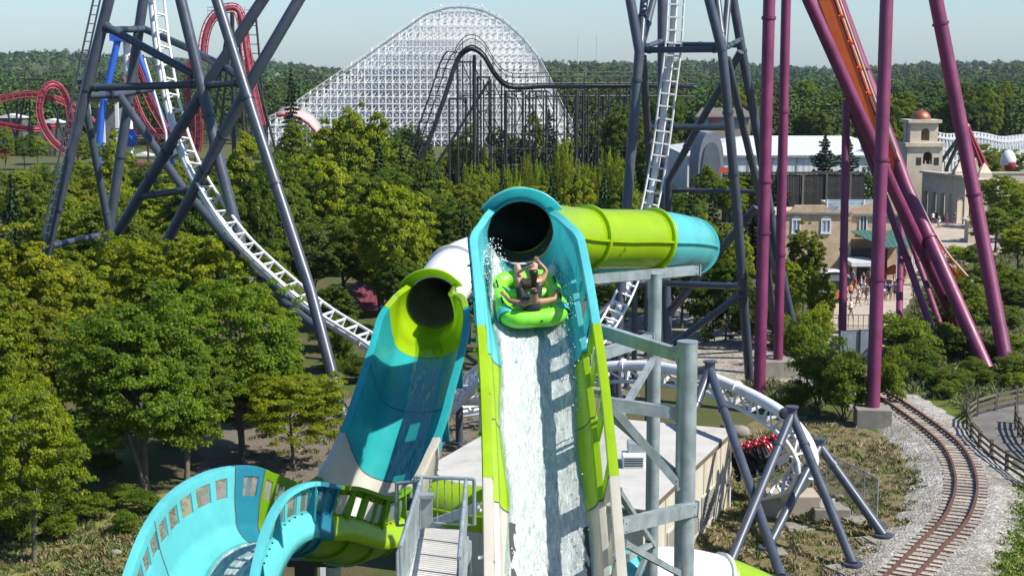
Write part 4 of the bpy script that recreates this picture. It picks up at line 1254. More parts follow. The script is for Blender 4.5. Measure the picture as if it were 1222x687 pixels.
# ---------------------------------------------------------------- walkway
def walkway():
    zD = 12.15
    def W(px, py, dz=0): return gp(px, py, zD + dz)
    e0, e1 = W(503, 629), W(556, 632)          # far end
    n0, n1 = W(478, 720), W(548, 735)
    t = thing('walkway', ((e0 + n0) / 2) * 1.0, 'narrow elevated walkway with concrete deck and galvanised railings left of the main slide', 'walkway')
    k = 5
    for i in range(k):
        a, b = i / k, (i + 1) / k
        P_ = [e0.lerp(n0, b), e1.lerp(n1, b), e1.lerp(n1, a), e0.lerp(n0, a)]
        c = sum(P_, Vector()) / 4
        P_ = [c + (p - c) * .988 - Vector((0, 0, .1 + .0 * i)) for p in P_]
        MB().prism(P_, (0, 0, .1)).build('deck_slab', DECK, t)
    for a, b in ((e0, n0), (e1, n1)): MB().beam(a - Vector((0, 0, .22)), b - Vector((0, 0, .22)), .1, .22).build('edge_beam', GALV, t)
    for a in (e0, e1, n0, n1): MB().tube((a.x, a.y, 0), (a.x, a.y, a.z - .2), .1).build('post', GALV, t)
    def railing(a, b, h=.88, gap=.10, name='railing', panel=False):
        d = (b - a); L = d.length; d.normalize(); up = Vector((0, 0, 1))
        r_ = MB(); r_.tube(a + up * h, b + up * h, .032, n=10); r_.tube(a + up * .08, b + up * .08, .022, n=8)
        o = r_.build(name, GALV, t)
        kk = max(2, int(L / gap))
        for i in range(kk + 1):
            p = a.lerp(b, i / kk)
            MB().tube(p + up * .08, p + up * h, .038 if i % 8 == 0 else .011, n=6).build('baluster', GALV, o)
        if panel:
            x = d.cross(up).normalized()
            for j in range(int(L / 1.0) + 1):
                p0 = a + d * min(L - .1, j * 1.0 + .05); p1 = a + d * min(L, j * 1.0 + .97)
                if (p1 - p0).length > .2:
                    MB().prism([p0 + up * .12 + x * .05, p1 + up * .12 + x * .05, p1 + up * (h - .08) + x * .05, p0 + up * (h - .08) + x * .05], x * .012).build('infill_panel', GALV, o)
    railing(e0, n0, panel=True); railing(e1, n1)
    railing(W(496, 628), W(566, 631), .90, .125, 'end_gate')
    # landing beyond the left railing with its own rail, and the two control boxes
    railing(at(474, 632, 25.7), e0, .84, .16)
    MB().obox(at(509, 610, 25.0), (.10, 0, 0), (0, .07, 0), (0, 0, .27)).obox(at(509, 591, 24.95), (.13, 0, 0), (0, .10, 0), (0, 0, .03)).build('control_box', GALV, t)
    MB().obox(at(491, 601, 25.5), (.08, 0, 0), (0, .06, 0), (0, 0, .10)).build('control_box', paint('dark_green_box', (.03, .07, .05), .5), t)
    # white bracket bar crossing behind the gate
    MB().beam(at(514, 625, 26.6), at(572, 604, 26.2), .08, .17).build('white_bracket', GELW, t)
walkway()
# ---------------------------------------------------------------- skinned figures
def skin_mesh(name, verts, edges, radii, root=0, levels=2, mats=()):
    me = bpy.data.meshes.new(name + '_cage')
    me.from_pydata([tuple(v) for v in verts], edges, [])
    o = bpy.data.objects.new(name + '_cage', me); COL.objects.link(o)
    sk = o.modifiers.new('skin', 'SKIN'); sk.use_smooth_shade = True
    lay = me.skin_vertices[0] if me.skin_vertices else None
    if lay is None:
        bpy.context.view_layer.objects.active = o
    for i, r in enumerate(radii):
        d = me.skin_vertices[0].data[i]
        d.radius = r if isinstance(r, tuple) else (r, r)
        d.use_root = (i == root)
    ss = o.modifiers.new('sub', 'SUBSURF'); ss.levels = levels; ss.render_levels = levels
    dg = bpy.context.evaluated_depsgraph_get(); dg.update()
    res = bpy.data.meshes.new_from_object(o.evaluated_get(dg))
    res.name = name
    bpy.data.objects.remove(o, do_unlink=True)
    res.materials.clear()
    for m_ in mats: res.materials.append(m_)
    res.polygons.foreach_set('use_smooth', [True] * len(res.polygons))
    return res

def figure(J):
    """J: dict of joints -> (verts, edges, radii) of a whole body with five-fingered hands kept small"""
    V = []; E = []; R = []
    def ad(p, r, par=None):
        V.append(Vector(p)); R.append(r)
        if par is not None: E.append((par, len(V) - 1))
        return len(V) - 1
    pel = ad(J['pelvis'], (.155, .125))
    wa = ad(J['waist'], (.135, .10), pel); ch = ad(J['chest'], (.185, .125), wa); nk0 = ad(J['neck'], (.062, .062), ch)
    hb = ad(J['head0'], (.075, .085), nk0); hc = ad(J['head1'], (.088, .105), hb); ad(J['head2'], (.062, .075), hc)
    f = J.get('face')
    if f is not None: ad(Vector(J['head0']).lerp(Vector(J['head1']), .4) + Vector(f) * .10, .022, hb)
    for s in ('l', 'r'):
        sh = ad(J['sh' + s], .066, ch); el = ad(J['el' + s], .047, sh); wr = ad(J['wr' + s], .031, el)
        w = Vector(J['wr' + s]); d = (w - Vector(J['el' + s])).normalized()
        sd = Vector(J.get('hand_side', (1, 0, 0))); sd = (sd - d * sd.dot(d)).normalized()
        pm = ad(w + d * .075, (.040, .020), wr)
        for k, (off, ln) in enumerate(((-.030, .075), (-.010, .088), (.010, .083), (.029, .066))):
            a = ad(w + d * .105 + sd * off, .0105, pm); nn = d.cross(sd) * .018
            ad(w + d * (.105 + ln) + sd * off * 1.15 + nn, .0085, a)
        tb = ad(w + d * .045 - sd * .046, .0115, wr); ad(w + d * .09 - sd * .066, .009, tb)
        hp = ad(J['hp' + s], .092, pel); kn = ad(J['kn' + s], .060, hp); an = ad(J['an' + s], .038, kn)
        a = Vector(J['an' + s]); fd = Vector(J.get('foot', (0, -1, 0)))
        ad(a + fd * .14 + Vector((0, 0, -.05)), (.042, .03), an)
    return V, E, R

# ---------------------------------------------------------------- raft and riders
RAFT = paint('raft_green_vinyl', (.19, .62, .03), .36, .12, 2, .12, coat=.3, bump=.1)
RAFTB = paint('raft_blue_patch', (.04, .36, .36), .35, .1, 2, .1)
def raft():
    i = iraft
    T, S, U = main_fr[i]
    c = main_path[i] + U * .34
    ang = radians(-6)
    X = S * cos(ang) + T * sin(ang); Yv = T * cos(ang) - S * sin(ang)       # X across, Yv down the slide
    def L(x, y, z): return c + X * x + Yv * y + U * z
    t = thing('raft', L(0, 0, -.3), 'bright green inflatable two-person raft shooting down the main slide', 'raft')
    # outer ring: rounded rectangle
    hw, hl, rc, rt = .57, .77, .30, .19
    ctr = []
    for cx, cy, a0 in ((hw - rc, hl - rc, 0), (-(hw - rc), hl - rc, 90), (-(hw - rc), -(hl - rc), 180), (hw - rc, -(hl - rc), 270)):
        for k in range(9):
            a = radians(a0 + 90 * k / 8); ctr.append((cx + rc * cos(a), cy + rc * sin(a)))
    n = len(ctr); V = []; m_ = 18
    for k, (x, y) in enumerate(ctr):
        a, b = Vector(ctr[k - 1]), Vector(ctr[(k + 1) % n]); d = (b - a).normalized(); nr = Vector((d.y, -d.x))
        for q in range(m_):
            w = 2 * pi * q / m_
            pz = .05 * (1 if y > .5 else 0)
            V.append(L(x + nr.x * cos(w) * rt, y + nr.y * cos(w) * rt, sin(w) * rt + .06 * max(0, y / hl)))
    F_ = [(k * m_ + q, ((k + 1) % n) * m_ + q, ((k + 1) % n) * m_ + (q + 1) % m_, k * m_ + (q + 1) % m_) for k in range(n) for q in range(m_)]
    MB().add(V, F_, True).build('outer_tube', RAFT, t)
    P_ = [L(x * .95, y * .97, -.12) for x, y in ctr]
    MB().prism(P_, U * .05).build('floor', RAFTB, t)
    for y in (.46, -.12):
        pts = [L(-.42, y, .03), L(-.2, y + .03, .08), L(.2, y + .03, .08), L(.42, y, .03)]
        pt, _ = catmull(pts, .08); MB().sweep(pt, .125, n=12).build('backrest', RAFT, t)
    for sx in (-1, 1):                       # turquoise patches wrapped round the tube
        for y0 in (.50,):
            V = []
            for k in range(5):
                y = y0 + k * .05
                for q in range(9):
                    w = radians(-30 + 150 * q / 8) if sx > 0 else radians(210 - 150 * q / 8)
                    V.append(L(sx * hw + cos(w) * (rt + .006), y, sin(w) * (rt + .006) + .06 * max(0, y / hl)))
            MB().add(V, [(k * 9 + q, k * 9 + q + 1, (k + 1) * 9 + q + 1, (k + 1) * 9 + q) for k in range(4) for q in range(8)], True).build('patch', RAFTB, t, solid=.008)
        for y in (.26, -.36):
            hp = [L(sx * (hw + .04), y - .10, rt + .005), L(sx * (hw + .05), y - .07, rt + .055), L(sx * (hw + .05), y + .07, rt + .055), L(sx * (hw + .04), y + .10, rt + .005)]
            MB().sweep(hp, .020, n=8).build('handle', RUBBER, t)
    MB().tube(L(.1, hl + .18, .12), L(.1, hl + .22, .14), .022, n=10).build('valve', RUBBER, t)
    return L, U, X, Yv, t
L_, RU, RX, RY, raft_o = raft()
def rider(name, J, label, skin, parts):
    JJ = {k: (L_(*v) if k not in ('face', 'hand_side', 'foot') else (RX * v[0] + RY * v[1] + RU * v[2])) for k, v in J.items()}
    pv = Vector(JJ['pelvis']); kq = 1.12
    JJ = {k: (pv + (Vector(v) - pv) * kq if k not in ('face', 'hand_side', 'foot') else v) for k, v in JJ.items()}
    V, E, R = figure(JJ)
    R = [tuple(x * kq for x in r) if isinstance(r, tuple) else r * kq for r in R]
    t = thing('person', JJ['pelvis'], label, 'person')
    off = ORG[t.name]
    me = skin_mesh('body', [v - off for v in V], E, R, 0, 2, [skin])
    link_mesh('body', me, t)
    for nm, vs, es, rs, m_ in parts(JJ):
        me = skin_mesh(nm, [Vector(v) - off for v in vs], es, [tuple(x * kq for x in r) if isinstance(r, tuple) else r * kq for r in rs], 0, 2, [m_]); link_mesh(nm, me, t)
    return t
TANK = plain('charcoal_swim_top', (.022, .028, .034), .8)
SHORT = plain('black_swim_shorts', (.010, .010, .013), .7)
# man, nearest: back to the viewer, arms spread to the handles, knees up towards the far end
Jm = dict(pelvis=(-.02, .26, .02), waist=(-.03, .42, .15), chest=(-.04, .58, .29), neck=(-.04, .66, .42), head0=(-.04, .655, .51), head1=(-.04, .645, .61), head2=(-.04, .635, .68), face=(0, -1, 0),
          shl=(-.25, .60, .33), ell=(-.44, .46, .31), wrl=(-.50, .26, .29), shr=(.17, .58, .33), elr=(.40, .48, .30), wrr=(.49, .27, .29),
          hpl=(-.13, .16, .04), knl=(-.20, -.10, .42), anl=(-.16, -.36, .04), hpr=(.10, .16, .04), knr=(.24, -.14, .42), anr=(.15, -.36, .04), hand_side=(0, 1, 0), foot=(0, -1, .2))
def man_parts(J):
    v = Vector
    hd = v(J['head1']) + RY * .012 + RU * .02
    ch = v(J['chest']); up_ = (ch - v(J['waist'])).normalized()
    return [('tank_top', [v(J['pelvis']).lerp(v(J['waist']), .25), v(J['waist']), ch - up_ * .05, ch + up_ * .05, v(J['shl']).lerp(ch, .45) + up_ * .03, v(J['shr']).lerp(ch, .45) + up_ * .03], [(0, 1), (1, 2), (2, 3), (3, 4), (3, 5)], [.175, .172, .205, .185, .105, .105], TANK),
            ('shorts', [J['pelvis'], J['hpl'], v(J['hpl']).lerp(v(J['knl']), .75), J['hpr'], v(J['hpr']).lerp(v(J['knr']), .75)], [(0, 1), (1, 2), (0, 3), (3, 4)], [(.17, .14), .108, .09, .108, .09], SHORT),
            ('hair', [hd - RU * .05 + RY * .03, hd + RU * .015 + RY * .012, hd + RU * .06 - RY * .01], [(0, 1), (1, 2)], [(.080, .075), (.098, .108), (.068, .075)], HAIR)]
rider('man', Jm, 'rider in a charcoal sleeveless top seen from behind gripping the raft handles', SKIN2, man_parts)
# woman, farther: long dark hair, both arms raised
Jw = dict(pelvis=(.06, -.46, .0), waist=(.08, -.30, .14), chest=(.09, -.16, .27), neck=(.09, -.10, .40), head0=(.09, -.12, .48), head1=(.09, -.13, .575), head2=(.09, -.135, .64), face=(0, -1, 0),
          shl=(-.09, -.15, .34), ell=(-.22, -.28, .46), wrl=(-.06, -.22, .58), shr=(.27, -.15, .34), elr=(.36, -.24, .50), wrr=(.23, -.24, .68),
          hpl=(-.04, -.54, .02), knl=(-.10, -.76, .34), anl=(-.08, -.92, .0), hpr=(.17, -.54, .02), knr=(.25, -.74, .36), anr=(.20, -.92, .02), hand_side=(1, 0, 0), foot=(0, -1, .2))
def woman_parts(J):
    v = Vector; hd = v(J['head1']) + RY * .02 + RU * .015
    SUIT = plain('dark_swimsuit', (.015, .016, .022), .6)
    return [('swimsuit', [v(J['pelvis']), J['waist'], v(J['waist']).lerp(v(J['chest']), .55)], [(0, 1), (1, 2)], [(.165, .135), (.143, .108), (.16, .115)], SUIT),
            ('hair', [hd + RU * .055 - RY * .01, hd + RU * .01 + RY * .01, hd - RU * .07 + RY * .05, hd - RU * .18 + RY * .085, hd - RU * .30 + RY * .10, hd - RU * .38 + RY * .105], [(0, 1), (1, 2), (2, 3), (3, 4), (4, 5)], [(.065, .07), (.097, .108), (.085, .075), (.062, .045), (.050, .035), (.025, .02)], HAIR)]
rider('woman', Jw, 'rider with long dark hair and raised arms at the far end of the raft', SKIN, woman_parts)
# ---------------------------------------------------------------- beige flat-roofed building
def beige():
    zr = 3.7
    A = gp(870, 512, zr); B = gp(768, 606, zr)               # right wall, far and near top corners
    d = (B - A).normalized(); nrm = Vector((-d.y, d.x, 0));
    if nrm.x < 0: nrm = -nrm
    back = -nrm * 10.0
    A0 = Vector((A.x, A.y, 0)); B0 = Vector((B.x, B.y, 0))
    t = thing('pump_building', (A0 + B0) / 2, 'low beige building with pale flat roof and ribbed metal walls below the slides', 'building')
    MB().prism([B0 + back, B0, A0, A0 + back], (0, 0, zr - .12)).build('wall', WALLB, t)
    o = .18
    P_ = [B + back - nrm * o + d * o, B + nrm * o + d * o, A + nrm * o - d * o, A + back - nrm * o - d * o]
    MB().prism([p - Vector((0, 0, .12)) for p in P_], (0, 0, .12)).build('roof', ROOFM, t)
    fas = MB()
    for p, q in ((P_[1], P_[2]), (P_[0], P_[1])):
        fas.beam(p - Vector((0, 0, .17)), q - Vector((0, 0, .17)), .05, .2)
    fas.build('fascia', paint('brown_fascia', (.12, .09, .06), .6), t)
    for k in range(1, 9):                                      # wall panel battens
        p = A0.lerp(B0, k / 9) + nrm * .015
        MB().beam(p + Vector((0, 0, .1)), p + Vector((0, 0, zr - .3)), .07, .03, up=nrm).build('panel_joint', WALLB, t)
    LOUV = plain('louvre_grey', (.20, .19, .165), .6)
    for k in range(3):
        a = A0.lerp(B0, .20 + k * .2) + nrm * .03; b = A0.lerp(B0, .36 + k * .2) + nrm * .03
        fr_ = MB()
        for z in (.35, 1.75): fr_.beam(a + Vector((0, 0, z)), b + Vector((0, 0, z)), .07, .08)
        for p in (a, b): fr_.beam(p + Vector((0, 0, .35)), p + Vector((0, 0, 1.75)), .07, .08, up=nrm)
        fr_ = fr_.build('louvre_frame', WALLB, t)
        for z in range(9):
            zz = .45 + z * .15
            MB().beam(a + Vector((0, 0, zz)), b + Vector((0, 0, zz)), .03, .10).build('slat', LOUV, fr_)
    c = A0 + nrm * .12 + d * .1
    MB().tube(c, c + Vector((0, 0, zr - .2)), .05, n=8).build('downpipe', GELW, t)
    g = MB(); 
    x = B0 + nrm * .02
    MB().box((B0.x - 2.2, B0.y - .12, .0), (B0.x - 1.2, B0.y + .6, 2.1)).build('door', plain('dark_door', (.05, .05, .05), .5), t)
    # roof unit
    u = gp(758, 556, zr)
    ac = thing('roof_unit', u, 'small boxy ventilation unit on the pale flat roof', 'roof unit')
    MB().box((u.x - .55, u.y - .4, zr), (u.x + .35, u.y + .5, zr + .55)).build('housing', WHITE, ac, bevel=.03)
    MB().box((u.x - .3, u.y + .1, zr + .55), (u.x + .4, u.y + .9, zr + .95)).box((u.x - .2, u.y + .2, zr), (u.x + .3, u.y + .8, zr + .55)).build('duct', GALV, ac, bevel=.03)
    for k in range(4): MB().box((u.x - .5, u.y - .42, zr + .1 + k * .1), (u.x + .3, u.y - .40, zr + .15 + k * .1)).build('slat', BLACK, ac)
beige()

# ---------------------------------------------------------------- background buildings
WSHEET = ribbed('white_sheet_metal', (.60, .62, .63), 0, .9, .05)
WROOF = ribbed('pale_metal_roof', (.50, .52, .53), 0, 1.2, .04)
BRICK = brickmat('tan_brick', (.52, .38, .24), (.42, .28, .17), (.52, .46, .36))
STUC = ground('mission_stucco', [(.3, (.40, .34, .26)), (.6, (.54, .47, .37)), (.8, (.60, .53, .43))], .35, 4, .2, .02, .9, 3, .12)
COPPER = paint('copper_dome', (.30, .10, .05), .45, .3, 2, .4, metal=.5, gcol=(.14, .06, .04))
GLASS = plain('window_glass', (.10, .14, .18), .15)
BLUEW = paint('pale_blue_shutter', (.22, .31, .40), .6, .15, 2, .2)
def bx(px0, px1, Y, ztop, depth, z0=0):
    """front rectangle at distance Y between two photo columns"""
    x0 = (px0 - 611) / FPX * Y * 1.0; x1 = (px1 - 611) / FPX * Y * 1.0
    return x0, x1
def zat(py, Y): return at(611, py, Y).z
def white_hall():
    Y = 252; x0, x1 = bx(818, 1076, Y * 1.01, 0, 0)
    ze, zp = zat(186, Y), zat(160, Y + 28)
    t = thing('exhibition_hall', ((x0 + x1) / 2, Y, 0), 'big white sheet metal hall with shallow pale roof behind the pines', 'building')
    MB().prism([(x0, Y, 0), (x1, Y, 0), (x1, Y + 34, 0), (x0, Y + 34, 0)], (0, 0, ze)).build('wall', WSHEET, t)
    MB().add([(x0 - .4, Y - .4, ze), (x1 + .4, Y - .4, ze), (x1 - 6, Y + 17, zp), (x0 + 12, Y + 17, zp), (x1 + .4, Y + 34.4, ze), (x0 - .4, Y + 34.4, ze)], [(0, 1, 2, 3), (3, 2, 4, 5), (1, 4, 2), (0, 3, 5)]).build('roof', WROOF, t, solid=.25)
    MB().beam((x0 - .4, Y - .42, ze - .1), (x1 + .4, Y - .42, ze - .1), .12, .35).build('gutter', GALV, t)
    for k in range(9):
        x = x0 + (x1 - x0) * (k + .5) / 9
        MB().box((x - .12, Y - .10, 0), (x + .12, Y + .01, ze - .3)).build('wall_post', GALV, t)
white_hall()
def arch_barn():
    Y = 235; x0, x1 = bx(833, 864, Y, 0, 0); zt = zat(158, Y); zb = 0
    t = thing('arched_barn', ((x0 + x1) / 2, Y, 0), 'grey pointed arch barn front with dark doors left of the white hall', 'building')
    c = (x0 + x1) / 2; w = (x1 - x0) / 2
    prof = [(c - w, 0)] + [(c - w * cos(a) ** .7, zt * .45 + zt * .55 * sin(a)) for a in np.linspace(0, pi / 2, 8)] + [(c + w * cos(a) ** .7, zt * .45 + zt * .55 * sin(a)) for a in np.linspace(pi / 2, 0, 8)[1:]] + [(c + w, 0)]
    MB().prism([(x, Y, z) for x, z in prof], (0, 12, 0)).build('shell', paint('grey_boards', (.20, .22, .25), .7, .25, .6, .5), t)
    MB().prism([(c + (x - c) * .72, Y - .15, z * .86) for x, z in prof], (0, .12, 0)).build('front_panel', paint('slate_boards', (.10, .12, .15), .7, .3, .6, .5), t)
    for s in (-.45, .45): MB().box((c + s * w - .5, Y - .3, 0), (c + s * w + .5, Y - .16, zt * .35)).build('door', BLACK, t)
arch_barn()
def board_fence():
    Y = 205; x0, x1 = bx(862, 1032, Y, 0, 0); z1 = zat(205, Y)
    t = thing('board_fence', ((x0 + x1) / 2, Y, 0), 'long dark timber screen wall in front of the white hall', 'fence')
    DK = wood('dark_boards', (.030, .028, .026))
    k = 60
    for i in range(k):
        a = x0 + (x1 - x0) * i / k; b = x0 + (x1 - x0) * (i + 1) / k
        MB().box((a + .01, Y, .0), (b - .01, Y + .06, z1 - .35 + rnd.uniform(-.04, .04))).build('board', DK, t)
    MB().box((x0, Y - .12, z1 - .3), (x1, Y + .12, z1)).build('top_rail', wood('rail_wood', (.09, .075, .06)), t)
    for i in range(6):
        x = x0 + (x1 - x0) * (i + .4) / 6
        MB().box((x - .15, Y - .15, 0), (x + .15, Y - .01, z1 - .3)).build('post', wood('post_wood', (.14, .12, .10)), t)
    bn = at(866, 203, 204)
    b_ = thing('banner', bn, 'small orange red banner hanging on the dark timber wall', 'banner')
    MB().box((bn.x - .9, bn.y - .04, bn.z - .35), (bn.x + .9, bn.y + .04, bn.z + .35)).build('cloth', paint('banner_red', (.55, .07, .03), .7), b_)
board_fence()
def window(t, x0, x1, z0, z1, y, frame, pane, arch=False):
    f = MB(); w = .1
    f.box((x0 - w, y - .10, z0 - w), (x0, y + .02, z1 + w)).box((x1, y - .10, z0 - w), (x1 + w, y + .02, z1 + w)).box((x0, y - .10, z1), (x1, y + .02, z1 + w)).box((x0 - .15, y - .16, z0 - w - .06), (x1 + .15, y + .02, z0 - .0))
    f.box(((x0 + x1) / 2 - .03, y - .08, z0), ((x0 + x1) / 2 + .03, y + .02, z1))
    if arch:
        P_ = [(x0 - w, y - .1, z1 + w)] + [((x0 + x1) / 2 - ((x1 - x0) / 2 + w) * cos(a), y - .1, z1 + w + .35 * sin(a)) for a in np.linspace(.0, pi, 9)][1:-1] + [(x1 + w, y - .1, z1 + w)]
        f.prism(P_, (0, .12, 0))
    o = f.build('window', frame, t)
    MB().box((x0, y - .03, z0), (x1, y + .01, z1)).build('pane', pane, o)
def brick_house():
    Y = 146
    def X(px): return (px - 611) / FPX * Y * 1.004
    zt = zat(250, Y); zm = zat(262, Y)
    t = thing('brick_building', (X(1010), Y, 0), 'tan brick frontier building with stepped parapet beside the plaza', 'building')
    MB().prism([(X(936), Y, 0), (X(1016), Y, 0), (X(1016), Y + 14, 0), (X(936), Y + 14, 0)], (0, 0, zat(262, Y))).build('wall', BRICK, t)
    MB().prism([(X(1016) + .01, Y + 1.2, 0), (X(1094), Y + 1.2, 0), (X(1094), Y + 15, 0), (X(1016) + .01, Y + 15, 0)], (0, 0, zat(254, Y))).build('wall', BRICK, t)
    # stepped parapets
    MB().prism([(X(936), Y - .05, zt - 1.0), (X(1016), Y - .05, zt - 1.0), (X(1016), Y - .05, zt + .1), (X(1000), Y - .05, zt + .1), (X(994), Y - .05, zt - .25), (X(984), Y - .05, zt + .4), (X(948), Y - .05, zt + .4), (X(944), Y - .05, zt - .1), (X(936), Y - .05, zt - .1)], (0, .4, 0)).build('parapet', BRICK, t)
    MB().prism([(X(1016.5), Y + 1.15, zt - .7), (X(1095), Y + 1.15, zt - .7), (X(1095), Y + 1.15, zt + .2), (X(1070), Y + 1.15, zt + 1.2), (X(1058), Y + 1.15, zt + 1.3), (X(1040), Y + 1.15, zt + .5), (X(1030), Y + 1.15, zt + .15), (X(1016.5), Y + 1.15, zt + .15)], (0, .4, 0)).build('parapet', BRICK, t)
    zc = zat(253, Y)
    MB().box((X(936) - .1, Y - .25, zc - .2), (X(1016) - .02, Y - .06, zc)).build('cornice', CONC, t)
    MB().box((X(1017), Y + .95, zc - .5), (X(1095), Y + 1.14, zc - .25)).build('cornice', CONC, t)
    window(t, X(981), X(990), zat(277, Y), zat(263, Y), Y, GELW, BLUEW, True)
    window(t, X(946), X(954), zat(277, Y), zat(263, Y), Y, GELW, BLUEW, True)
    for a in (1030, 1051, 1072): window(t, X(a), X(a + 7), zat(277, Y), zat(259, Y), Y + 1.2, GELW, GLASS)
    # roof box with pale blue boards
    rb_ = thing('roof_box', (X(1010), Y + 6, 0), 'pale blue boarded roof enclosure above the brick parapet', 'roof enclosure')
    Z0, Z1 = zat(262, Y + 6), zat(238, Y + 6)
    k = 7
    for i in range(k):
        a = Z0 + (Z1 - Z0) * i / k; b = Z0 + (Z1 - Z0) * (i + 1) / k
        MB().box((X(985) * 1.04, Y + 6, a + .02), (X(1058) * 1.04, Y + 6.15, b - .02)).build('board', BLUEW, rb_)
    for px in (986, 1009, 1030, 1052): MB().box((X(px) * 1.04, Y + 5.9, zat(266, Y + 6)), (X(px) * 1.04 + .15, Y + 5.99, Z1)).build('post', WHITE, rb_)
    MB().box((X(985) * 1.04, Y + 6.2, 0), (X(1058) * 1.04, Y + 10, Z0)).build('plinth', CONC, rb_)
    # green metal awning
    aw = thing('awning', (X(1050), Y - 3, 0), 'dark green ribbed metal awning on posts at the brick building', 'awning')
    GREEN = ribbed('green_sheet', (.045, .12, .10), 0, .5, .05, .5)
    z1, z0 = zat(277, Y), zat(296, Y - 4)
    k = 14
    for i in range(k):
        a = X(1016) + (X(1090) - X(1016)) * i / k; b = X(1016) + (X(1090) - X(1016)) * (i + 1) / k
        sh = 2.2
        MB().prism([(a + sh * .0 + .02, Y + .9, z1), (a + sh + .02, Y - 4, z0), (b + sh - .02, Y - 4, z0), (b - .02, Y + .9, z1)], (0, 0, .09)).build('roof_sheet', GREEN, aw)
    for px in (1035, 1055, 1065, 1090): MB().box((X(px) + 2, Y - 3.8, 0), (X(px) + 2.2, Y - 3.6, z0 + .02)).build('post', GELW, aw)
    # flat porch canopy and dark doorway
    pc = thing('porch', (X(1020), Y - 3, 0), 'pale flat porch canopy at the foot of the brick building', 'porch')
    MB().box((X(1004), Y - 5, zat(318, Y - 5)), (X(1034), Y - .2, zat(314, Y - 5) + .05)).build('canopy', GELW, pc)
    for a, b in ((1008, 1012), (1028, 1031)): MB().box((X(a), Y - 4.2, 0), (X(b), Y - 3.8, zat(318, Y - 5))).build('pillar', BRICK, pc)
    MB().box((X(1018), Y - .15, 0), (X(1060), Y - .02, 3.2)).build('doorway', BLACK, pc)
brick_house()
def mission():
    Y = 214
    def X(px): return (px - 611) / FPX * Y * 1.003
    t = thing('mission_tower', (X(1104), Y + 4, 0), 'stucco mission bell tower with copper dome and arched openings', 'tower')
    def arch_wall(x0, x1, y0, y1, z0, z1, ax0, ax1, az0, az1, name, mat=STUC):
        """wall block x0..x1 with an arched opening through it"""
        cx = (ax0 + ax1) / 2; r = (ax1 - ax0) / 2
        pr = [(ax0, az0)] + [(cx - r * cos(a), az1 - r + r * sin(a)) for a in np.linspace(0, pi, 11)] + [(ax1, az0)]
        mb = MB()
        mb.box((x0, y0, z0), (ax0, y1, z1)); mb.box((ax1, y0, z0), (x1, y1, z1))
        if az0 > z0 + .01: mb.box((ax0, y0, z0), (ax1, y1, az0))
        P1 = [(x, y0, z) for x, z in pr[1:-1]]
        top = [(ax0, y0, z1), (ax1, y0, z1)]
        for (xa, za), (xb, zb) in zip(pr[1:-2], pr[2:-1]):
            mb.hexa([(xa, y0, za), (xb, y0, zb), (xb, y1, zb), (xa, y1, za), (xa, y0, z1), (xb, y0, z1), (xb, y1, z1), (xa, y1, z1)])
        return mb
    zA, zB, zC, zD = zat(215, Y), zat(175, Y), zat(168, Y), zat(147, Y)
    w0, w1 = X(1080), X(1122)
    dp = w1 - w0
    # lower stage
    lo = arch_wall(w0, w1, Y, Y + .8, 0, zB, X(1099), X(1110), zat(196, Y), zat(181, Y), '')
    lo.box((w0, Y + .8, 0), (w0 + .8, Y + dp, zB)).box((w1 - .8, Y + .8, 0), (w1, Y + dp, zB)).box((w0 + .8, Y + dp - .8, 0), (w1 - .8, Y + dp, zB))
    lo.box((w0 + .8, Y + .8, zat(200, Y)), (w1 - .8, Y + dp - .8, zat(199, Y)))
    lo.build('lower_stage', STUC, t)
    for px in (1094, 1115): 
        MB().box((X(px) - .35, Y - .03, zat(197, Y)), (X(px) + .35, Y + .1, zat(188, Y))).build('niche', BLACK, t)
    MB().tube((X(1104), Y - .04, zat(213, Y)), (X(1104), Y + .1, zat(213, Y)), .45, n=16).build('round_window', BLACK, t)
    for px in range(1093, 1119, 5):
        MB().box((X(px) - .07, Y + .3, zat(196, Y)), (X(px) + .07, Y + .4, zat(192, Y))).build('baluster', STUC, t) if 1098 < px < 1111 else None
    MB().box((w0 - .35, Y - .35, zB), (w1 + .35, Y + dp + .35, zC - .3)).build('cornice', STUC, t)
    # belfry: four corner piers with arched faces
    b0, b1 = X(1084), X(1117); bd = b1 - b0
    bf = MB()
    for (yy, yz) in ((Y + .5, Y + 1.1), (Y + .5 + bd - .6, Y + .5 + bd)):
        m_ = arch_wall(b0, b1, yy, yz, zC - .3, zD, X(1097), X(1107), zC + .0, zat(153, Y), '')
        bf.add(m_.v, m_.f)
    bf.box((b0, Y + 1.1, zC - .3), (b0 + .6, Y + 2.0, zD)).box((b0, Y + bd - 1, zC - .3), (b0 + .6, Y + bd - .1, zD)).box((b1 - .6, Y + 1.1, zC - .3), (b1, Y + 2, zD)).box((b1 - .6, Y + bd - 1, zC - .3), (b1, Y + bd - .1, zD))
    bf.build('belfry', STUC, t)
    MB().box((b0 - .4, Y + .1, zD), (b1 + .4, Y + bd + .9, zD + .45)).build('cornice', STUC, t)
    c = Vector(((b0 + b1) / 2, Y + .5 + bd / 2, zD + .45)); r = (X(1110.5) - X(1087.5)) / 2
    dm = MB(); V = []; F_ = []; nn = 24; mm = 8
    for j in range(mm + 1):
        a = pi / 2 * j / mm
        for i in range(nn): V.append(c + Vector((r * cos(a) * cos(2 * pi * i / nn), r * cos(a) * sin(2 * pi * i / nn), r * .95 * sin(a))))
    for j in range(mm):
        for i in range(nn): F_.append((j * nn + i, j * nn + (i + 1) % nn, (j + 1) * nn + (i + 1) % nn, (j + 1) * nn + i))
    dm.add(V, F_, True).build('dome', COPPER, t)
    MB().sphere(c + Vector((0, 0, r * .98)), .18).build('finial', COPPER, t)
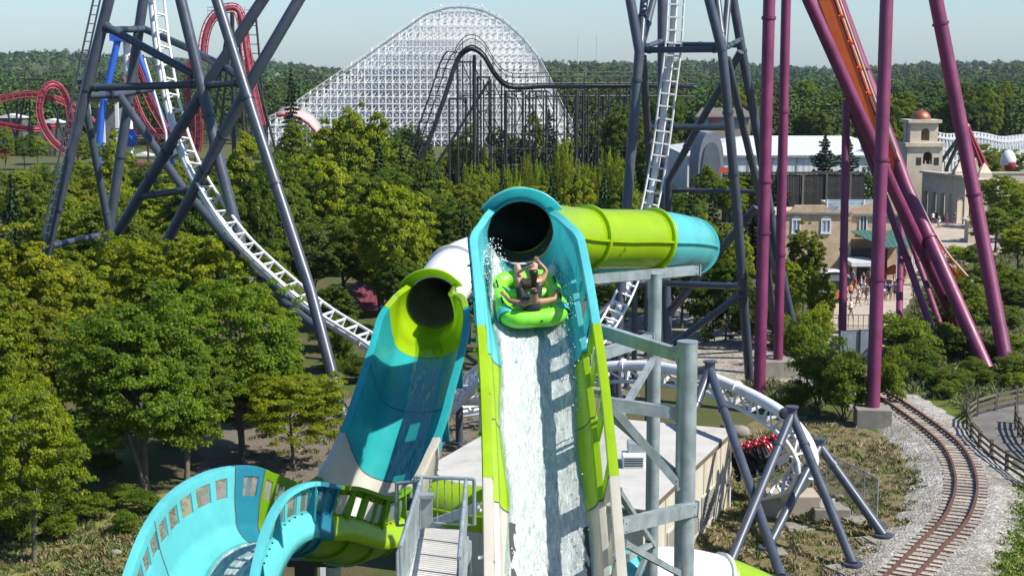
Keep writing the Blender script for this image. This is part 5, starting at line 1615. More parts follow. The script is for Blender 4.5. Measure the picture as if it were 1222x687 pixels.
    MB().sphere(c - Vector((0, 0, 2.2)), .55, sc3=(1, 1, 1.1)).tube(c - Vector((0, 0, 1.8)), c - Vector((0, 0, .2)), .06).build('bell', COPPER, t)
    # arcade running towards the right and nearer
    ar = thing('arcade', (X(1112), Y - 12, 0), 'stucco arcade with round arches in front of the mission tower', 'arcade')
    a0 = Vector((X(1092), Y - 3, 0)); a1 = gp(1150, 268)
    a1.z = 0
    dv = (a1 - a0); Ln = dv.length; dv.normalize(); nv = Vector((dv.y, -dv.x, 0))
    nA = 5; bay = Ln / nA; h = 6.3
    for k in range(nA):
        q = a0 + dv * bay * k
        m_ = arch_wall(0, bay, 0, .7, 0, h, bay * .2, bay * .8, 0, 3.9, '')
        mb = MB(); mb.add([q + dv * x + nv * (-y) + Vector((0, 0, z)) for x, y, z in m_.v], m_.f)
        mb.build('arch_bay', STUC, ar)
    MB().beam(a0 + Vector((0, 0, h + .15)) , a1 + Vector((0, 0, h + .15)), .95, .3).build('coping', STUC, ar)
    MB().prism([a0 - nv * 5, a1 - nv * 5, a1 - nv * 5.3, a0 - nv * 5.3], (0, 0, h)).build('rear_wall', STUC, ar)
    MB().prism([a0 - nv * .7 + Vector((0, 0, h - .4)), a1 - nv * .7 + Vector((0, 0, h - .4)), a1 - nv * 5 + Vector((0, 0, h - .4)), a0 - nv * 5 + Vector((0, 0, h - .4))], (0, 0, .2)).build('roof', STUC, ar)
    # gabled gateway at right
    gt = thing('mission_gateway', gp(1158, 266), 'stucco gateway with pointed pinnacles behind the leaning purple column', 'gateway')
    g = gp(1158, 266); Yg = g.y
    def XX(px): return (px - 611) / FPX * Yg * 1.004
    m_ = arch_wall(XX(1141), XX(1176), Yg, Yg + 1.2, 0, zat(212, Yg), XX(1150), XX(1160), 0, zat(242, Yg), '')
    mb = MB(); mb.add(m_.v, m_.f); mb.build('wall', STUC, gt)
    for px, zt in ((1144, 192), (1173, 194)):
        x = XX(px); zz = zat(zt, Yg); r_ = .85
        pm = MB(); pm.box((x - r_, Yg - .35, 0), (x + r_, Yg - .35 + 2 * r_, zz - 1.4))
        pm.add([(x - r_, Yg - .35, zz - 1.4), (x + r_, Yg - .35, zz - 1.4), (x + r_, Yg - .35 + 2 * r_, zz - 1.4), (x - r_, Yg - .35 + 2 * r_, zz - 1.4), (x, Yg - .35 + r_, zz)], [(0, 1, 4), (1, 2, 4), (2, 3, 4), (3, 0, 4)])
        pm.build('pinnacle', STUC, gt)
    MB().prism([(XX(1147), Yg + .1, zat(212, Yg)), (XX(1170), Yg + .1, zat(212, Yg)), (XX(1164), Yg + .1, zat(196, Yg)), (XX(1159), Yg + .1, zat(187, Yg)), (XX(1154), Yg + .1, zat(196, Yg))], (0, .9, 0)).build('gable', STUC, gt)
    # long low walls to the right
    lw = thing('stucco_wall', gp(1210, 262), 'long low stucco wall running off to the right edge', 'wall')
    b = gp(1177, 262); z1 = zat(222, b.y)
    MB().prism([b, b + Vector((26, -1.5, 0)), b + Vector((26, -.9, 0)), b + Vector((0, .6, 0))], (0, 0, z1)).build('wall', STUC, lw)
    MB().beam(b + Vector((0, .3, z1 + .1)), b + Vector((26, -1.2, z1 + .1)), 1.0, .22).build('coping', wood('roof_tile', (.22, .15, .11)), lw)
    bw = thing('stucco_wall', gp(1200, 240), 'higher stucco wall behind the gateway at right', 'wall')
    b = Vector((X(1122) + .2, Y + 3, 0)); z1 = zat(209, Y)
    MB().box((b.x, Y + 3, 0), (X(1240), Y + 3.5, z1)).build('wall', STUC, bw)
    MB().box((b.x, Y + 2.9, z1), (X(1240), Y + 3.6, z1 + .25)).build('coping', STUC, bw)
    kq = gp(1160, 286); ks = thing('ticket_booth', gp(1164, 290), 'tiny pale stucco booth among the shrubs at right', 'booth')
    g2 = gp(1164, 290)
    MB().box((g2.x - .9, g2.y, 0), (g2.x + .9, g2.y + 1.6, zat(264, g2.y))).build('wall', STUC, ks)
    MB().prism([(g2.x - 1.2, g2.y - .3, zat(264, g2.y)), (g2.x + 1.2, g2.y - .3, zat(264, g2.y)), (g2.x + 1.2, g2.y - .3, zat(262, g2.y)), (g2.x, g2.y - .3, zat(258, g2.y)), (g2.x - 1.2, g2.y - .3, zat(262, g2.y))], (0, 2.2, 0)).build('roof', STUC, ks)
mission()
def kiosk():
    p = gp(995, 362)
    t = thing('food_cart', p, 'white food cart with rounded canopy and dark hatch at the plaza edge', 'cart')
    MB().box((p.x - 1.0, p.y, .35), (p.x + 1.0, p.y + 1.6, 2.3)).build('body', GELW, t, bevel=.06)
    MB().box((p.x - .35, p.y - .03, 1.2), (p.x + .55, p.y - .005, 2.0)).build('hatch', BLACK, t)
    MB().box((p.x + .1, p.y - .04, .55), (p.x + .6, p.y - .01, 1.05)).build('sign_panel', ORANGE, t)
    V = []; nn = 9
    for i in range(nn):
        a = pi * i / (nn - 1)
        for y in (-.3, 1.9): V.append((p.x - 1.3 * cos(a), p.y + y, 2.3 + .55 * sin(a)))
    MB().add(V, [(2 * i, 2 * i + 2, 2 * i + 3, 2 * i + 1) for i in range(nn - 1)], True).build('canopy', GELW, t, solid=.05)
    for s in (-.7, .7): MB().tube((p.x + s, p.y - .06, .35), (p.x + s, p.y + .12, .35), .34, n=14).build('wheel', RUBBER, t)
    u = gp(1066, 336)
    o = thing('orange_umbrella', u, 'orange market canopy tilted over the plaza', 'umbrella')
    z = zat(327, u.y)
    MB().add([(u.x - 1.1, u.y - 1, z), (u.x + 1.0, u.y - 1, z + .35), (u.x + 1.0, u.y + 1, z + .4), (u.x - 1.1, u.y + 1, z + .1), (u.x, u.y, z + .95)], [(0, 1, 4), (1, 2, 4), (2, 3, 4), (3, 0, 4)]).build('canopy', paint('orange_cloth', (.62, .13, .02), .8), o, solid=.03)
    MB().tube((u.x, u.y, 0), (u.x, u.y, z + .9), .05, n=8).build('pole', GALV, o)
    g = gp(1025, 432)
    gt = thing('service_gate', g, 'grey sheet service gate between purple columns below the plaza', 'gate')
    for k in range(4):
        MB().box((g.x - 1.35 + k * .68, g.y, .1), (g.x - .70 + k * .68, g.y + .05, 2.2)).build('panel', paint('gate_grey', (.20, .24, .27), .6, .2), gt)
    for k in (-1.4, 0, 1.4): MB().box((g.x + k - .05, g.y - .08, 0), (g.x + k + .05, g.y - .01, 2.35)).build('post', BLACK, gt)
    cb = gp(1021, 392)
    b = thing('crowd_barrier', cb, 'low steel crowd barrier across the plaza', 'barrier')
    for z in (.25, 1.1): MB().tube((cb.x - 2.2, cb.y, z), (cb.x + 2.6, cb.y, z), .03, n=6).build('rail', BLACK, b)
    for k in range(13): MB().tube((cb.x - 2.2 + k * .4, cb.y, 0), (cb.x - 2.2 + k * .4, cb.y, 1.1), .025, n=6).build('bar', BLACK, b)
kiosk()
# ---------------------------------------------------------------- plaza visitors
def visitors():
    base = {}
    def J(pose):
        a = dict(pelvis=(0, 0, .92), waist=(0, .0, 1.08), chest=(0, .0, 1.28), neck=(0, .01, 1.46), head0=(0, .0, 1.55), head1=(0, 0, 1.64), head2=(0, 0, 1.71), face=(0, -1, 0),
                 shl=(-.18, 0, 1.37), ell=(-.24, .02, 1.10), wrl=(-.25, -.05, .86), shr=(.18, 0, 1.37), elr=(.24, .02, 1.10), wrr=(.25, -.05, .86),
                 hpl=(-.09, 0, .88), knl=(-.10, -.02, .48), anl=(-.10, .02, .09), hpr=(.09, 0, .88), knr=(.10, -.02, .48), anr=(.10, .02, .09))
        if pose == 1: a.update(knl=(-.10, -.16, .50), anl=(-.10, -.18, .10), knr=(.10, .06, .48), anr=(.10, .26, .13), wrl=(-.24, .16, .90), wrr=(.24, -.22, .92), ell=(-.23, .08, 1.10), elr=(.23, -.06, 1.11))
        if pose == 2: a.update(elr=(.25, -.10, 1.12), wrr=(.12, -.30, 1.22))
        return a
    SK = [SKIN, SKIN2]
    cl = {n_: plain('cloth_' + n_, c, .85) for n_, c in dict(red=(.45, .02, .03), white=(.70, .70, .68), black=(.015, .015, .018), blue=(.03, .09, .30), grey=(.16, .17, .18), orange=(.55, .14, .03), green=(.05, .16, .06), khaki=(.26, .20, .12), pink=(.55, .12, .22)).items()}
    bodies = []
    for pose in range(3):
        V, E, R = figure({k: Vector(v) for k, v in J(pose).items()})
        j = {k: Vector(v) for k, v in J(pose).items()}
        b = [skin_mesh('body', V, E, R, 0, 1, [s]) for s in SK]
        def mk(nm, vs, es, rs): return {k: skin_mesh(nm, vs, es, rs, 0, 1, [m_]) for k, m_ in cl.items()}
        sh = mk('shirt', [j['waist'], j['chest'], j['shl'], j['ell'].lerp(j['shl'], .45), j['shr'], j['elr'].lerp(j['shr'], .45), j['pelvis'].lerp(j['waist'], .3)], [(0, 1), (1, 2), (2, 3), (1, 4), (4, 5), (0, 6)], [(.155, .12), (.18, .13), .085, .068, .085, .068, (.165, .13)])
        st_ = mk('shorts', [j['pelvis'], j['hpl'], j['hpl'].lerp(j['knl'], .85), j['hpr'], j['hpr'].lerp(j['knr'], .85)], [(0, 1), (1, 2), (0, 3), (3, 4)], [(.165, .135), .105, .085, .105, .085])
        hr = skin_mesh('hair', [j['head0'] + Vector((0, .04, .0)), j['head1'] + Vector((0, .015, .02)), j['head2'] + Vector((0, 0, .005))], [(0, 1), (1, 2)], [(.07, .06), (.098, .11), (.066, .07)], 0, 1, [HAIR])
        bodies.append((b, sh, st_, hr))
    ppl = [(1020, 352, 'red', 'khaki'), (1015, 358, 'orange', 'black'), (1027, 350, 'white', 'blue'), (1031, 356, 'white', 'grey'), (1024, 366, 'white', 'khaki'), (1034, 362, 'black', 'grey'), (1039, 349, 'red', 'black'), (1044, 358, 'black', 'black'),
           (1056, 357, 'blue', 'white'), (1060, 360, 'black', 'khaki'), (1064, 356, 'blue', 'grey'), (1068, 358, 'black', 'black'), (1052, 364, 'grey', 'black'), (1091, 357, 'black', 'blue'), (1015, 380, 'white', 'khaki'), (1030, 345, 'black', 'grey'), (1050, 347, 'white', 'blue'), (1079, 336, 'blue', 'khaki'),
           (1113, 268, 'white', 'black'), (1117, 266, 'black', 'black'), (1130, 271, 'pink', 'pink'), (1120, 272, 'grey', 'white'), (1139, 268, 'black', 'blue'), (1108, 335, 'white', 'grey'), (1017, 343, 'grey', 'blue'), (1036, 341, 'green', 'khaki')]
    rp = random.Random(4)
    where = ['left of the thick purple column', 'near the food cart', 'in the middle of the plaza crowd', 'beside the thick column', 'at the front of the crowd', 'right of the crowd centre', 'under the porch edge', 'close to the column', 'right of the thick column', 'among the right-hand group', 'by the orange canopy', 'at the right end of the group', 'nearest the thick column at right', 'alone at right between struts', 'in front by the barrier', 'at the back of the crowd', 'behind the thick column', 'walking beyond the canopy', 'by the arcade arches', 'in the arcade shade', 'crossing the upper plaza', 'next to the one in pink', 'at the gateway foot', 'beyond the raking columns', 'at the left rear by the porch', 'at the rear under the awning']
    for k, (px, py, a, b) in enumerate(ppl):
        p = gp(px, py, .02)
        pose = rp.choice((0, 1, 1, 2))
        bd, sh, st_, hr = bodies[pose]
        t = thing('person', p, '%s in %s shirt and %s shorts %s' % (('visitor', 'walker')[pose == 1], a, b, where[k]), 'person', 'visitors on the plaza')
        t.rotation_euler = (0, 0, rp.uniform(0, 2 * pi)); s = rp.uniform(.92, 1.06); t.scale = (s, s, s)
        link_mesh('body', rp.choice(bd), t); link_mesh('shirt', sh[a], t); link_mesh('shorts', st_[b], t); link_mesh('hair', hr, t)
visitors()
# ---------------------------------------------------------------- white wooden coaster on the horizon
WTIM = paint('white_timber', (.82, .82, .81), .7, .08, .3, .15, gcol=(.40, .40, .39))
def wooden():
    Y0 = 420
    prof = [(318, 146), (345, 132), (380, 108), (430, 74), (480, 38), (510, 17), (535, 9.5), (555, 8.5), (578, 13), (600, 25), (622, 44), (642, 70), (656, 96), (668, 122), (680, 146), (700, 168)]
    def z_of(px):
        for (a, b), (c, d) in zip(prof[:-1], prof[1:]):
            if a <= px <= c: return zat(b + (d - b) * (px - a) / (c - a), Y0)
        return 2
    t = thing('wooden_coaster', (at(545, 100, Y0).x, Y0, 0), 'huge white timber roller coaster hill with dense lattice bents on the skyline', 'roller coaster')
    posts = MB(); led = MB(); br = MB(); tk = MB(); hand = MB()
    pxs = np.arange(322, 698, 8.2)
    planes = [(0, 0), (3.2, 0), (6.5, -1.0), (10.7, -1.8), (14, -3.4), (18, -5.0), (22, -6.5)]
    rw = random.Random(3)
    lev = 1.95
    for pi_, (dy, dz) in enumerate(planes):
        cols = []; sh = rw.uniform(-4, 4) if pi_ > 1 else 0
        for px in pxs + sh:
            x = (px - 611) / FPX * Y0 * 1.0; z = z_of(px) + dz
            if z < 1.5: cols.append(None); continue
            cols.append((x, z))
            posts.beam((x, Y0 + dy, 0), (x, Y0 + dy, z + .9), .23, .23)
        for a, b in zip(cols[:-1], cols[1:]):
            if not a or not b: continue
            top = min(a[1], b[1]); k = 1
            y = Y0 + dy
            while k * lev < top + .5:
                z = k * lev
                led.beam((a[0], y - .14, z), (b[0], y - .14, z), .10, .22)
                if k % 2 == pi_ % 2: br.beam((a[0], y + .14, z - lev), (b[0], y + .14, z), .10, .2)
                elif pi_ % 2 == 0: br.beam((b[0], y + .14, z - lev), (a[0], y + .14, z), .10, .2)
                k += 1
            tk.beam((a[0], y, a[1]), (b[0], y, b[1]), .5, .35)
            hand.beam((a[0], y - .2, a[1] + 1.0), (b[0], y - .2, b[1] + 1.0), .09, .10)
        if pi_ % 2 == 1:
            for q in cols[::1]:
                if q:
                    k = 1
                    while k * lev < q[1]:
                        br.beam((q[0], Y0 + dy - 3.2, k * lev), (q[0], Y0 + dy, k * lev + (lev if k % 2 else -lev) * .9), .10, .18); k += 1
    for mb, nm in ((posts, 'posts'), (led, 'ledgers'), (br, 'bracing'), (hand, 'handrail')):
        mb.build(nm, WTIM, t)['kind'] = 'stuff'
    tk.build('track', paint('grey_timber_track', (.30, .31, .32), .7), t)['kind'] = 'stuff'
wooden()
# low white lattice coaster at right
def white_low():
    Y = 300
    t = thing('wooden_coaster', (at(1170, 170, Y).x, Y, 0), 'low white timber coaster trestle behind the mission tower', 'roller coaster')
    mb = MB(); ld = MB(); x0 = at(1118, 170, Y).x; x1 = at(1260, 170, Y).x; n_ = 34
    for k in range(n_ + 1):
        x = x0 + (x1 - x0) * k / n_; z = zat(163 + 7 * (k / n_) ** 1 + 2 * sin(k * .4), Y)
        for dy in (0, 3): mb.beam((x, Y + dy, 0), (x, Y + dy, z + .9), .24)
        if k < n_:
            xb = x0 + (x1 - x0) * (k + 1) / n_; zb = zat(163 + 7 * ((k + 1) / n_) + 2 * sin((k + 1) * .4), Y)
            for dy in (0, 3):
                ld.beam((x, Y + dy, z), (xb, Y + dy, zb), .4, .4); ld.beam((x, Y + dy, z + .9), (xb, Y + dy, zb + .9), .1, .1)
                for q in (2.2, 4.4): ld.beam((x, Y + dy - .1, max(.3, z - q)), (xb, Y + dy - .1, max(.3, zb - q)), .1, .22)
                ld.beam((x, Y + dy + .1, z - 4.4), (xb, Y + dy + .1, zb), .1, .2)
    mb.build('posts', WTIM, t)['kind'] = 'stuff'; ld.build('ledgers', WTIM, t)['kind'] = 'stuff'
white_low()
# ---------------------------------------------------------------- black steel coaster in the middle distance
def black_coaster():
    Y = 225
    t = thing('steel_coaster', (at(600, 100, Y).x, Y, 0), 'black steel coaster with a steep lift hill and level run before the white timber hill', 'roller coaster')
    C = [(498, 200, Y), (515, 160, Y), (532, 112, Y), (545, 74, Y), (556, 61, Y), (566, 59, Y), (578, 68, Y), (590, 88, Y), (602, 101, Y + 1), (618, 105, Y + 2), (650, 103.5, Y + 4), (700, 103, Y + 8), (760, 103, Y + 12), (830, 104, Y + 18)]
    P, par = catmull([at(*c) for c in C], .7)
    L = [p + Vector((0, -.7, 0)) for p in P]; R = [p + Vector((0, .7, 0)) for p in P]
    MB().sweep(P, .34, n=8).build('spine', BLACK, t)
    MB().sweep([p + Vector((0, 0, .5)) for p in L], .12, n=6).build('rail', BLACK, t); MB().sweep([p + Vector((0, 0, .5)) for p in R], .12, n=6).build('rail', BLACK, t)
    # catwalk and handrail
    k = near_i(P, at(556, 61, Y))
    wk = MB(); off = Vector((-2.6, 0, .2))
    lift = P[:k]
    wk.sweep([p + Vector((-2.2, -.4, .3)) for p in lift], .14, n=6); wk.sweep([p + Vector((-1.2, -.4, .2)) for p in lift], .10, n=6)
    for p in lift[::2]: wk.beam(p + Vector((-2.2, -.4, .3)), p + Vector((-.2, -.2, .1)), .14)
    wk.build('lift_stairs', BLACK, t)
    hr = MB(); up = Vector((0, -.9, 1.5)); run = P[k - 4:]
    for a in (up, up * 1.0 + Vector((0, 0, .6))): hr.sweep([p + a for p in run], .07, n=6)
    for p in run[::3]: hr.tube(p + Vector((0, -.9, .2)), p + up + Vector((0, 0, .6)), .06, n=6)
    hr.build('handrail', BLACK, t)
    for px0, px1, y0 in ((546, 566, 74), (570, 584, 92), (536, 556, 118), (604, 624, 109), (632, 652, 109), (688, 696, 108)):
        a = at(px0, y0, Y); b = at(px1, y0, Y + 4)
        m_ = MB()
        for q in (a, b): m_.tube((q.x, q.y, 0), q, .17, n=8)
        m_.tube(a, b, .14, n=8)
        z = a.z - 5
        while z > 2:
            m_.tube((a.x, a.y, z), (b.x, b.y, z), .09, n=6); z -= 6
        m_.build('bent', BLACK, t)
    m_ = MB(); m_.tube(at(583, 98, Y), at(515, 206, Y), .2, n=8); m_.build('raking_strut', BLACK, t)
    m_ = MB(); m_.tube(at(566, 66, Y), Vector((at(566, 66, Y).x, Y, 0)), .26, n=8); m_.build('mast', BLACK, t)
    for py in (112, 116, 158, 176):
        m_ = MB(); m_.tube(at(545, py, Y), at(690, py + 3, Y + 4), .07, n=6); m_.build('tie_rod', BLACK, t)
    # lattice under the hump and along the level run
    for k in range(17):
        px = 552 + k * 12.5; yt = 72 if px < 572 else (95 if px < 590 else 108)
        a = at(px, yt, Y + 5); b = at(px + 9, yt, Y + 7)
        m_ = MB()
        for q in (a, b): m_.tube((q.x, q.y, 0), q, .13, n=6)
        z = a.z - .5; f = 0
        while z > 3:
            p_, q_ = ((a, b), (b, a))[f]
            m_.tube((p_.x, p_.y, z), (q_.x, q_.y, z - 2.6), .08, n=6); z -= 2.6; f = 1 - f
        m_.build('lattice_bent', BLACK, t)
    m_ = MB(); run_ = [p for p in P[near_i(P, at(602, 101, Y + 1)):]]
    low_ = [p - Vector((0, 0, 1.5)) for p in run_]
    m_.sweep(low_, .14, n=6)
    for i_ in range(0, len(run_) - 3, 3): m_.tube(run_[i_], low_[i_ + 3], .08, n=6); m_.tube(run_[i_], low_[i_], .08, n=6)
    m_.build('truss', BLACK, t)
    # dark tangle right of centre
    for k, (px, py) in enumerate(((738, 110), (746, 112), (720, 112))):
        a = at(px, py, Y + 12); MB().tube(a, (a.x - (2 - k), a.y, 0), .2, n=8).build('column', BLACK, t)
black_coaster()
# ---------------------------------------------------------------- red coaster at left
def red_track(t, C, mat, r=.30, g=.75, Yo=0, name='track', ties=True):
    P, par = catmull([at(*c) for c in C], .8)
    m_ = MB()
    r *= 1.25; g *= 1.3
    m_.sweep(P, r, n=8)
    L = []; R = []
    for i, p in enumerate(P):
        T = (P[min(i + 1, len(P) - 1)] - P[max(i - 1, 0)]).normalized()
        S = T.cross(Vector((0, 1, 0)));
        if S.length < .1: S = Vector((1, 0, 0))
        S.normalize()
        L.append(p + S * g * .5 - Vector((0, .5, 0))); R.append(p - S * g * .5 - Vector((0, .5, 0)))
    m_.sweep(L, .16, n=6); m_.sweep(R, .16, n=6)
    if ties:
        for i in range(0, len(P), 2): m_.beam(L[i], R[i], .14, .2)
    m_.build(name, mat, t)
    return P
def demon():
    Y = 370
    t = thing('steel_coaster', (at(60, 150, Y).x, Y, 0), 'faded red looping coaster on dark supports at far left', 'roller coaster')
    red_track(t, [(-30, 122, Y), (0, 118, Y), (28, 113, Y), (52, 114, Y), (75, 121, Y + 3), (95, 132, Y + 5), (112, 146, Y + 6)], PINKRED, .34, 1.1)
    red_track(t, [(118, 198, Y - 2), (95, 189, Y - 2), (72, 176, Y - 2), (56, 158, Y - 2), (48, 136, Y - 2), (49, 117, Y - 2), (56, 104, Y - 2), (66, 101, Y - 1), (75, 108, Y), (81, 122, Y + 1), (84, 142, Y + 2), (80, 164, Y + 3), (72, 180, Y + 4)], PINKRED, .42, 1.15, name='loop')
    red_track(t, [(-20, 144, Y), (10, 150, Y), (40, 154, Y), (70, 150, Y + 6)], RED, .3, .9)
    for (x0, y0, x1, y1) in ((35, 95, 37, 200), (52, 95, 52, 118), (36, 95, 52, 95), (5, 122, 26, 195), (40, 122, 62, 188), (62, 122, 84, 200), (30, 112, 16, 190), (70, 125, 66, 200), (95, 135, 116, 205), (20, 120, 20, 195)):
        MB().tube(at(x0, y0, Y + 1), at(x1, y1, Y + 1) if y1 < 180 else Vector((at(x1, y1, Y + 1).x, Y + 1, 0)), .26, n=8).build('support', BLACK, t)
    MB().box((at(-10, 0, Y).x, Y - 8, 0), (at(14, 0, Y).x, Y - 6, zat(177, Y - 7))).build('red_shed', RED, t)
    # lift hill and first drop with dark tower
    t2 = thing('steel_coaster', (at(275, 100, Y).x, Y, 0), 'red lift hill and drop of a coaster beside a dark stair tower', 'roller coaster')
    Y2 = 350
    red_track(t2, [(242, 72, Y2), (244, 48, Y2), (250, 28, Y2), (260, 16, Y2), (272, 10, Y2), (284, 12, Y2), (290, 30, Y2), (294, 60, Y2), (300, 96, Y2), (306, 126, Y2), (312, 150, Y2)], PINKRED, .55, 1.6, name='first_drop')
    red_track(t2, [(228, 72, Y2 + 6), (224, 100, Y2 + 6), (226, 130, Y2 + 6), (232, 160, Y2 + 6)], RED, .4, 1.1, name='side_track')
    for (x0, y0, x1, w) in ((277, 14, 277, .5), (285, 14, 290, .4), (270, 40, 246, .3), (276, 40, 256, .3), (305, 16, 318, .25), (294, 20, 300, .22), (238, 60, 232, .3), (298, 60, 330, .3)):
        a = at(x0, y0, Y2 + 3); MB().tube(a, (at(x1, 100, Y2 + 3).x, Y2 + 3, 0), w, n=8).build('support', BLACK, t2)
    for k in range(9):
        y = 20 + k * 11
        MB().beam(at(293 + k * .8, y, Y2 + 3), at(306 + k * 1.3, y, Y2 + 3), .18).build('stair_landing', BLACK, t2)
    pl = MB()
    for (x0, x1, y) in ((248, 262, 9), (248, 262, 13), (292, 306, 16), (292, 306, 12)): pl.beam(at(x0, y, Y2), at(x1, y, Y2), .14)
    for x in (248, 253, 258, 262, 292, 299, 306): pl.beam(at(x, 8, Y2), at(x, 20, Y2), .1)
    pl.build('platform_rails', GALV, t2)
    # tangle of red track between
    t3 = thing('steel_coaster', (at(180, 150, 330).x, 330, 0), 'tangled dark red coaster track with white edging behind the left slate tower', 'roller coaster')
    Yt = 330
    for C, m_ in (([(158, 66, Yt), (168, 92, Yt), (180, 122, Yt), (196, 150, Yt), (212, 172, Yt)], RED), ([(152, 90, Yt - 2), (160, 118, Yt - 2), (172, 146, Yt - 2), (190, 168, Yt - 2)], PINKRED), ([(134, 158, Yt), (160, 159, Yt), (190, 158, Yt), (230, 163, Yt)], RED), ([(150, 197, Yt - 10), (180, 199, Yt - 10), (205, 202, Yt - 10)], PINKRED), ([(236, 120, Yt), (238, 150, Yt), (236, 180, Yt)], RED)):
        red_track(t3, C, m_, .3, 1.2)
    for x in (150, 176, 205, 232): 
        a = at(x, 158, Yt); MB().tube(a, (a.x, a.y, 0), .22, n=8).build('support', BLACK, t3)
    a, b = at(172, 70, Yt - 3), at(198, 158, Yt - 3); MB().tube(a, b, .28, n=8).tube(b, (b.x, b.y, 0), .28, n=8).build('white_strut', WHITE, t3)
demon()
def blue_ride():
    Y = 330
    t = thing('pendulum_ride', (at(140, 120, Y).x, Y, 0), 'tall blue and white pendulum ride poking up behind the left tower', 'ride')
    a, b = at(141, 46, Y), at(122, 130, Y)
    MB().tube(a, b, .75, n=12).tube(b, (b.x - 1.5, b.y, 0), .75, n=12).build('leg', BLUE, t)
    c, d = at(160, 50, Y + 3), at(200, 160, Y + 3)
    MB().tube(c, d, .6, n=12).tube(d, (d.x + 1, d.y, 0), .6, n=12).build('leg', BLUE, t)
    MB().tube(at(151, 48, Y + 1), (at(151, 48, Y + 1).x, Y + 1, 0), .8, n=12).build('mast', GELW, t)
    MB().obox(at(139, 44, Y), (1.3, 0, 0), (0, 1, 0), (0, 0, .9)).obox(at(150, 47, Y), (2.6, 0, 0), (0, .7, 0), (0, 0, .6)).build('head', BLUE, t)
    MB().sphere(at(157, 165, Y), 1.4, sc3=(1, 1, 1.4)).build('gondola', BLUE, t)
blue_ride()
def left_sheds():
    Y = 385
    def X(px, Y=Y): return (px - 611) / FPX * Y
    t = thing('station_building', (X(125), Y, 0), 'dark roofed coaster station with pale columns behind the left tower', 'building')
    MB().box((X(104), Y, zat(122, Y)), (X(144), Y + 9, zat(116, Y))).build('roof', BLACK, t)
    for px in (107, 121, 123, 140): MB().box((X(px), Y + .2, 0), (X(px) + .8, Y + 1, zat(122, Y))).build('column', GELW, t)
    MB().box((X(110), Y + 4, 0), (X(140), Y + 8, zat(130, Y))).build('wall', paint('station_grey', (.13, .14, .15), .7), t)
    for k, (p0, p1, y0, y1, mm, nm) in enumerate(((86, 118, 160, 178, GELW, 'white flat roofed kiosk behind the red loop'), (50, 76, 142, 152, WHITE, 'white tent roofs above the queue left of the loop'), (0, 30, 136, 146, WHITE, 'white shed roof at the far left edge'), (26, 58, 178, 190, BLACK, 'dark low shed below the red loop'), (156, 184, 182, 194, GELW, 'pale low stall under the red track'))):
        Yk = 392 - k * 5
        s = thing('park_shed', (X((p0 + p1) / 2, Yk), Yk, 0), nm, 'shed')
        x0, x1 = X(p0, Yk), X(p1, Yk); z0, z1 = zat(y1, Yk), zat(y0, Yk)
        MB().box((x0, Yk, 0), (x1, Yk + 4, z0 + (z1 - z0) * .5)).build('wall', paint('shed_wall%d' % k, (.10, .10, .10) if k != 4 else (.2, .19, .17), .8), s)
        MB().prism([(x0 - .4, Yk - .5, z0 + (z1 - z0) * .5), (x1 + .4, Yk - .5, z0 + (z1 - z0) * .5), (x1 + .4, Yk - .5, z0 + (z1 - z0) * .6), ((x0 + x1) / 2, Yk - .5, z1), (x0 - .4, Yk - .5, z0 + (z1 - z0) * .6)], (0, 5, 0)).build('roof', mm, s)
    # maroon roofed shed behind the lime slide
    Ym = 128; s = thing('maroon_roof_shed', (X(436, Ym), Ym, 0), 'small shed with dull maroon roof among the trees left of the lime slide', 'shed')
    x0, x1 = X(408, Ym), X(462, Ym); z0, z1 = zat(366, Ym), zat(336, Ym + 6)
    MB().box((x0 + .3, Ym + .4, 0), (x1 - .3, Ym + 6, z0)).build('wall', paint('shed_tan', (.20, .15, .11), .8), s)
    MB().add([(x0, Ym, z0), (x1, Ym, z0), (x1 - .5, Ym + 6, z1), (x0 + .5, Ym + 6, z1)], [(0, 1, 2, 3)]).build('roof', ribbed('maroon_sheet', (.14, .03, .055), 0, .5, .05), s, solid=.1)
    MB().box((x0, Ym - .1, z0 - .25), (x1, Ym + .0, z0 + .05)).build('eave', paint('pink_eave', (.40, .04, .10), .5), s)
    # pale curved ramp roof by the wooden coaster
    Yd = 330; s = thing('curved_canopy', (at(358, 150, Yd).x, Yd, 0), 'faded pink curved canopy roof beside the white timber coaster', 'canopy')
    P_ = [(330, 136), (345, 136), (358, 140), (368, 146), (376, 155), (380, 166)]
    V = []
    for px, py in P_:
        a = at(px, py, Yd); V += [a, a + Vector((0, 7, 1.2))]
    MB().add(V, [(2 * i, 2 * i + 2, 2 * i + 3, 2 * i + 1) for i in range(len(P_) - 1)], True).build('roof', paint('faded_canopy', (.50, .34, .32), .7), s, solid=.3)
    for px in (345, 352, 359, 366, 373): 
        a = at(px, 142 + (px - 345) * .5, Yd + 1); MB().beam(a, (a.x, a.y, 0), .35).build('post', WTIM, s)
    MB().sweep([at(px, py + 1.5, Yd - .2) for px, py in P_], .35, n=6).build('edge_beam', RED, s)
    # brown lodge behind the right tower
    Yl = 300; s = thing('lodge', (at(850, 140, Yl).x, Yl, 0), 'low brown roofed lodge with a red sign seen through the right tower', 'building')
    x0, x1 = X(832, Yl), X(894, Yl)
    MB().box((x0, Yl, 0), (x1, Yl + 6, zat(139, Yl))).build('wall', paint('lodge_wall', (.24, .20, .16), .8), s)
    MB().prism([(x0 - .6, Yl - .8, zat(140, Yl)), (x1 + .6, Yl - .8, zat(140, Yl)), (x1 - 1, Yl + 3, zat(131, Yl)), (x0 + 1, Yl + 3, zat(131, Yl))], (0, .1, .3)).build('roof', paint('lodge_roof', (.12, .10, .09), .9), s)
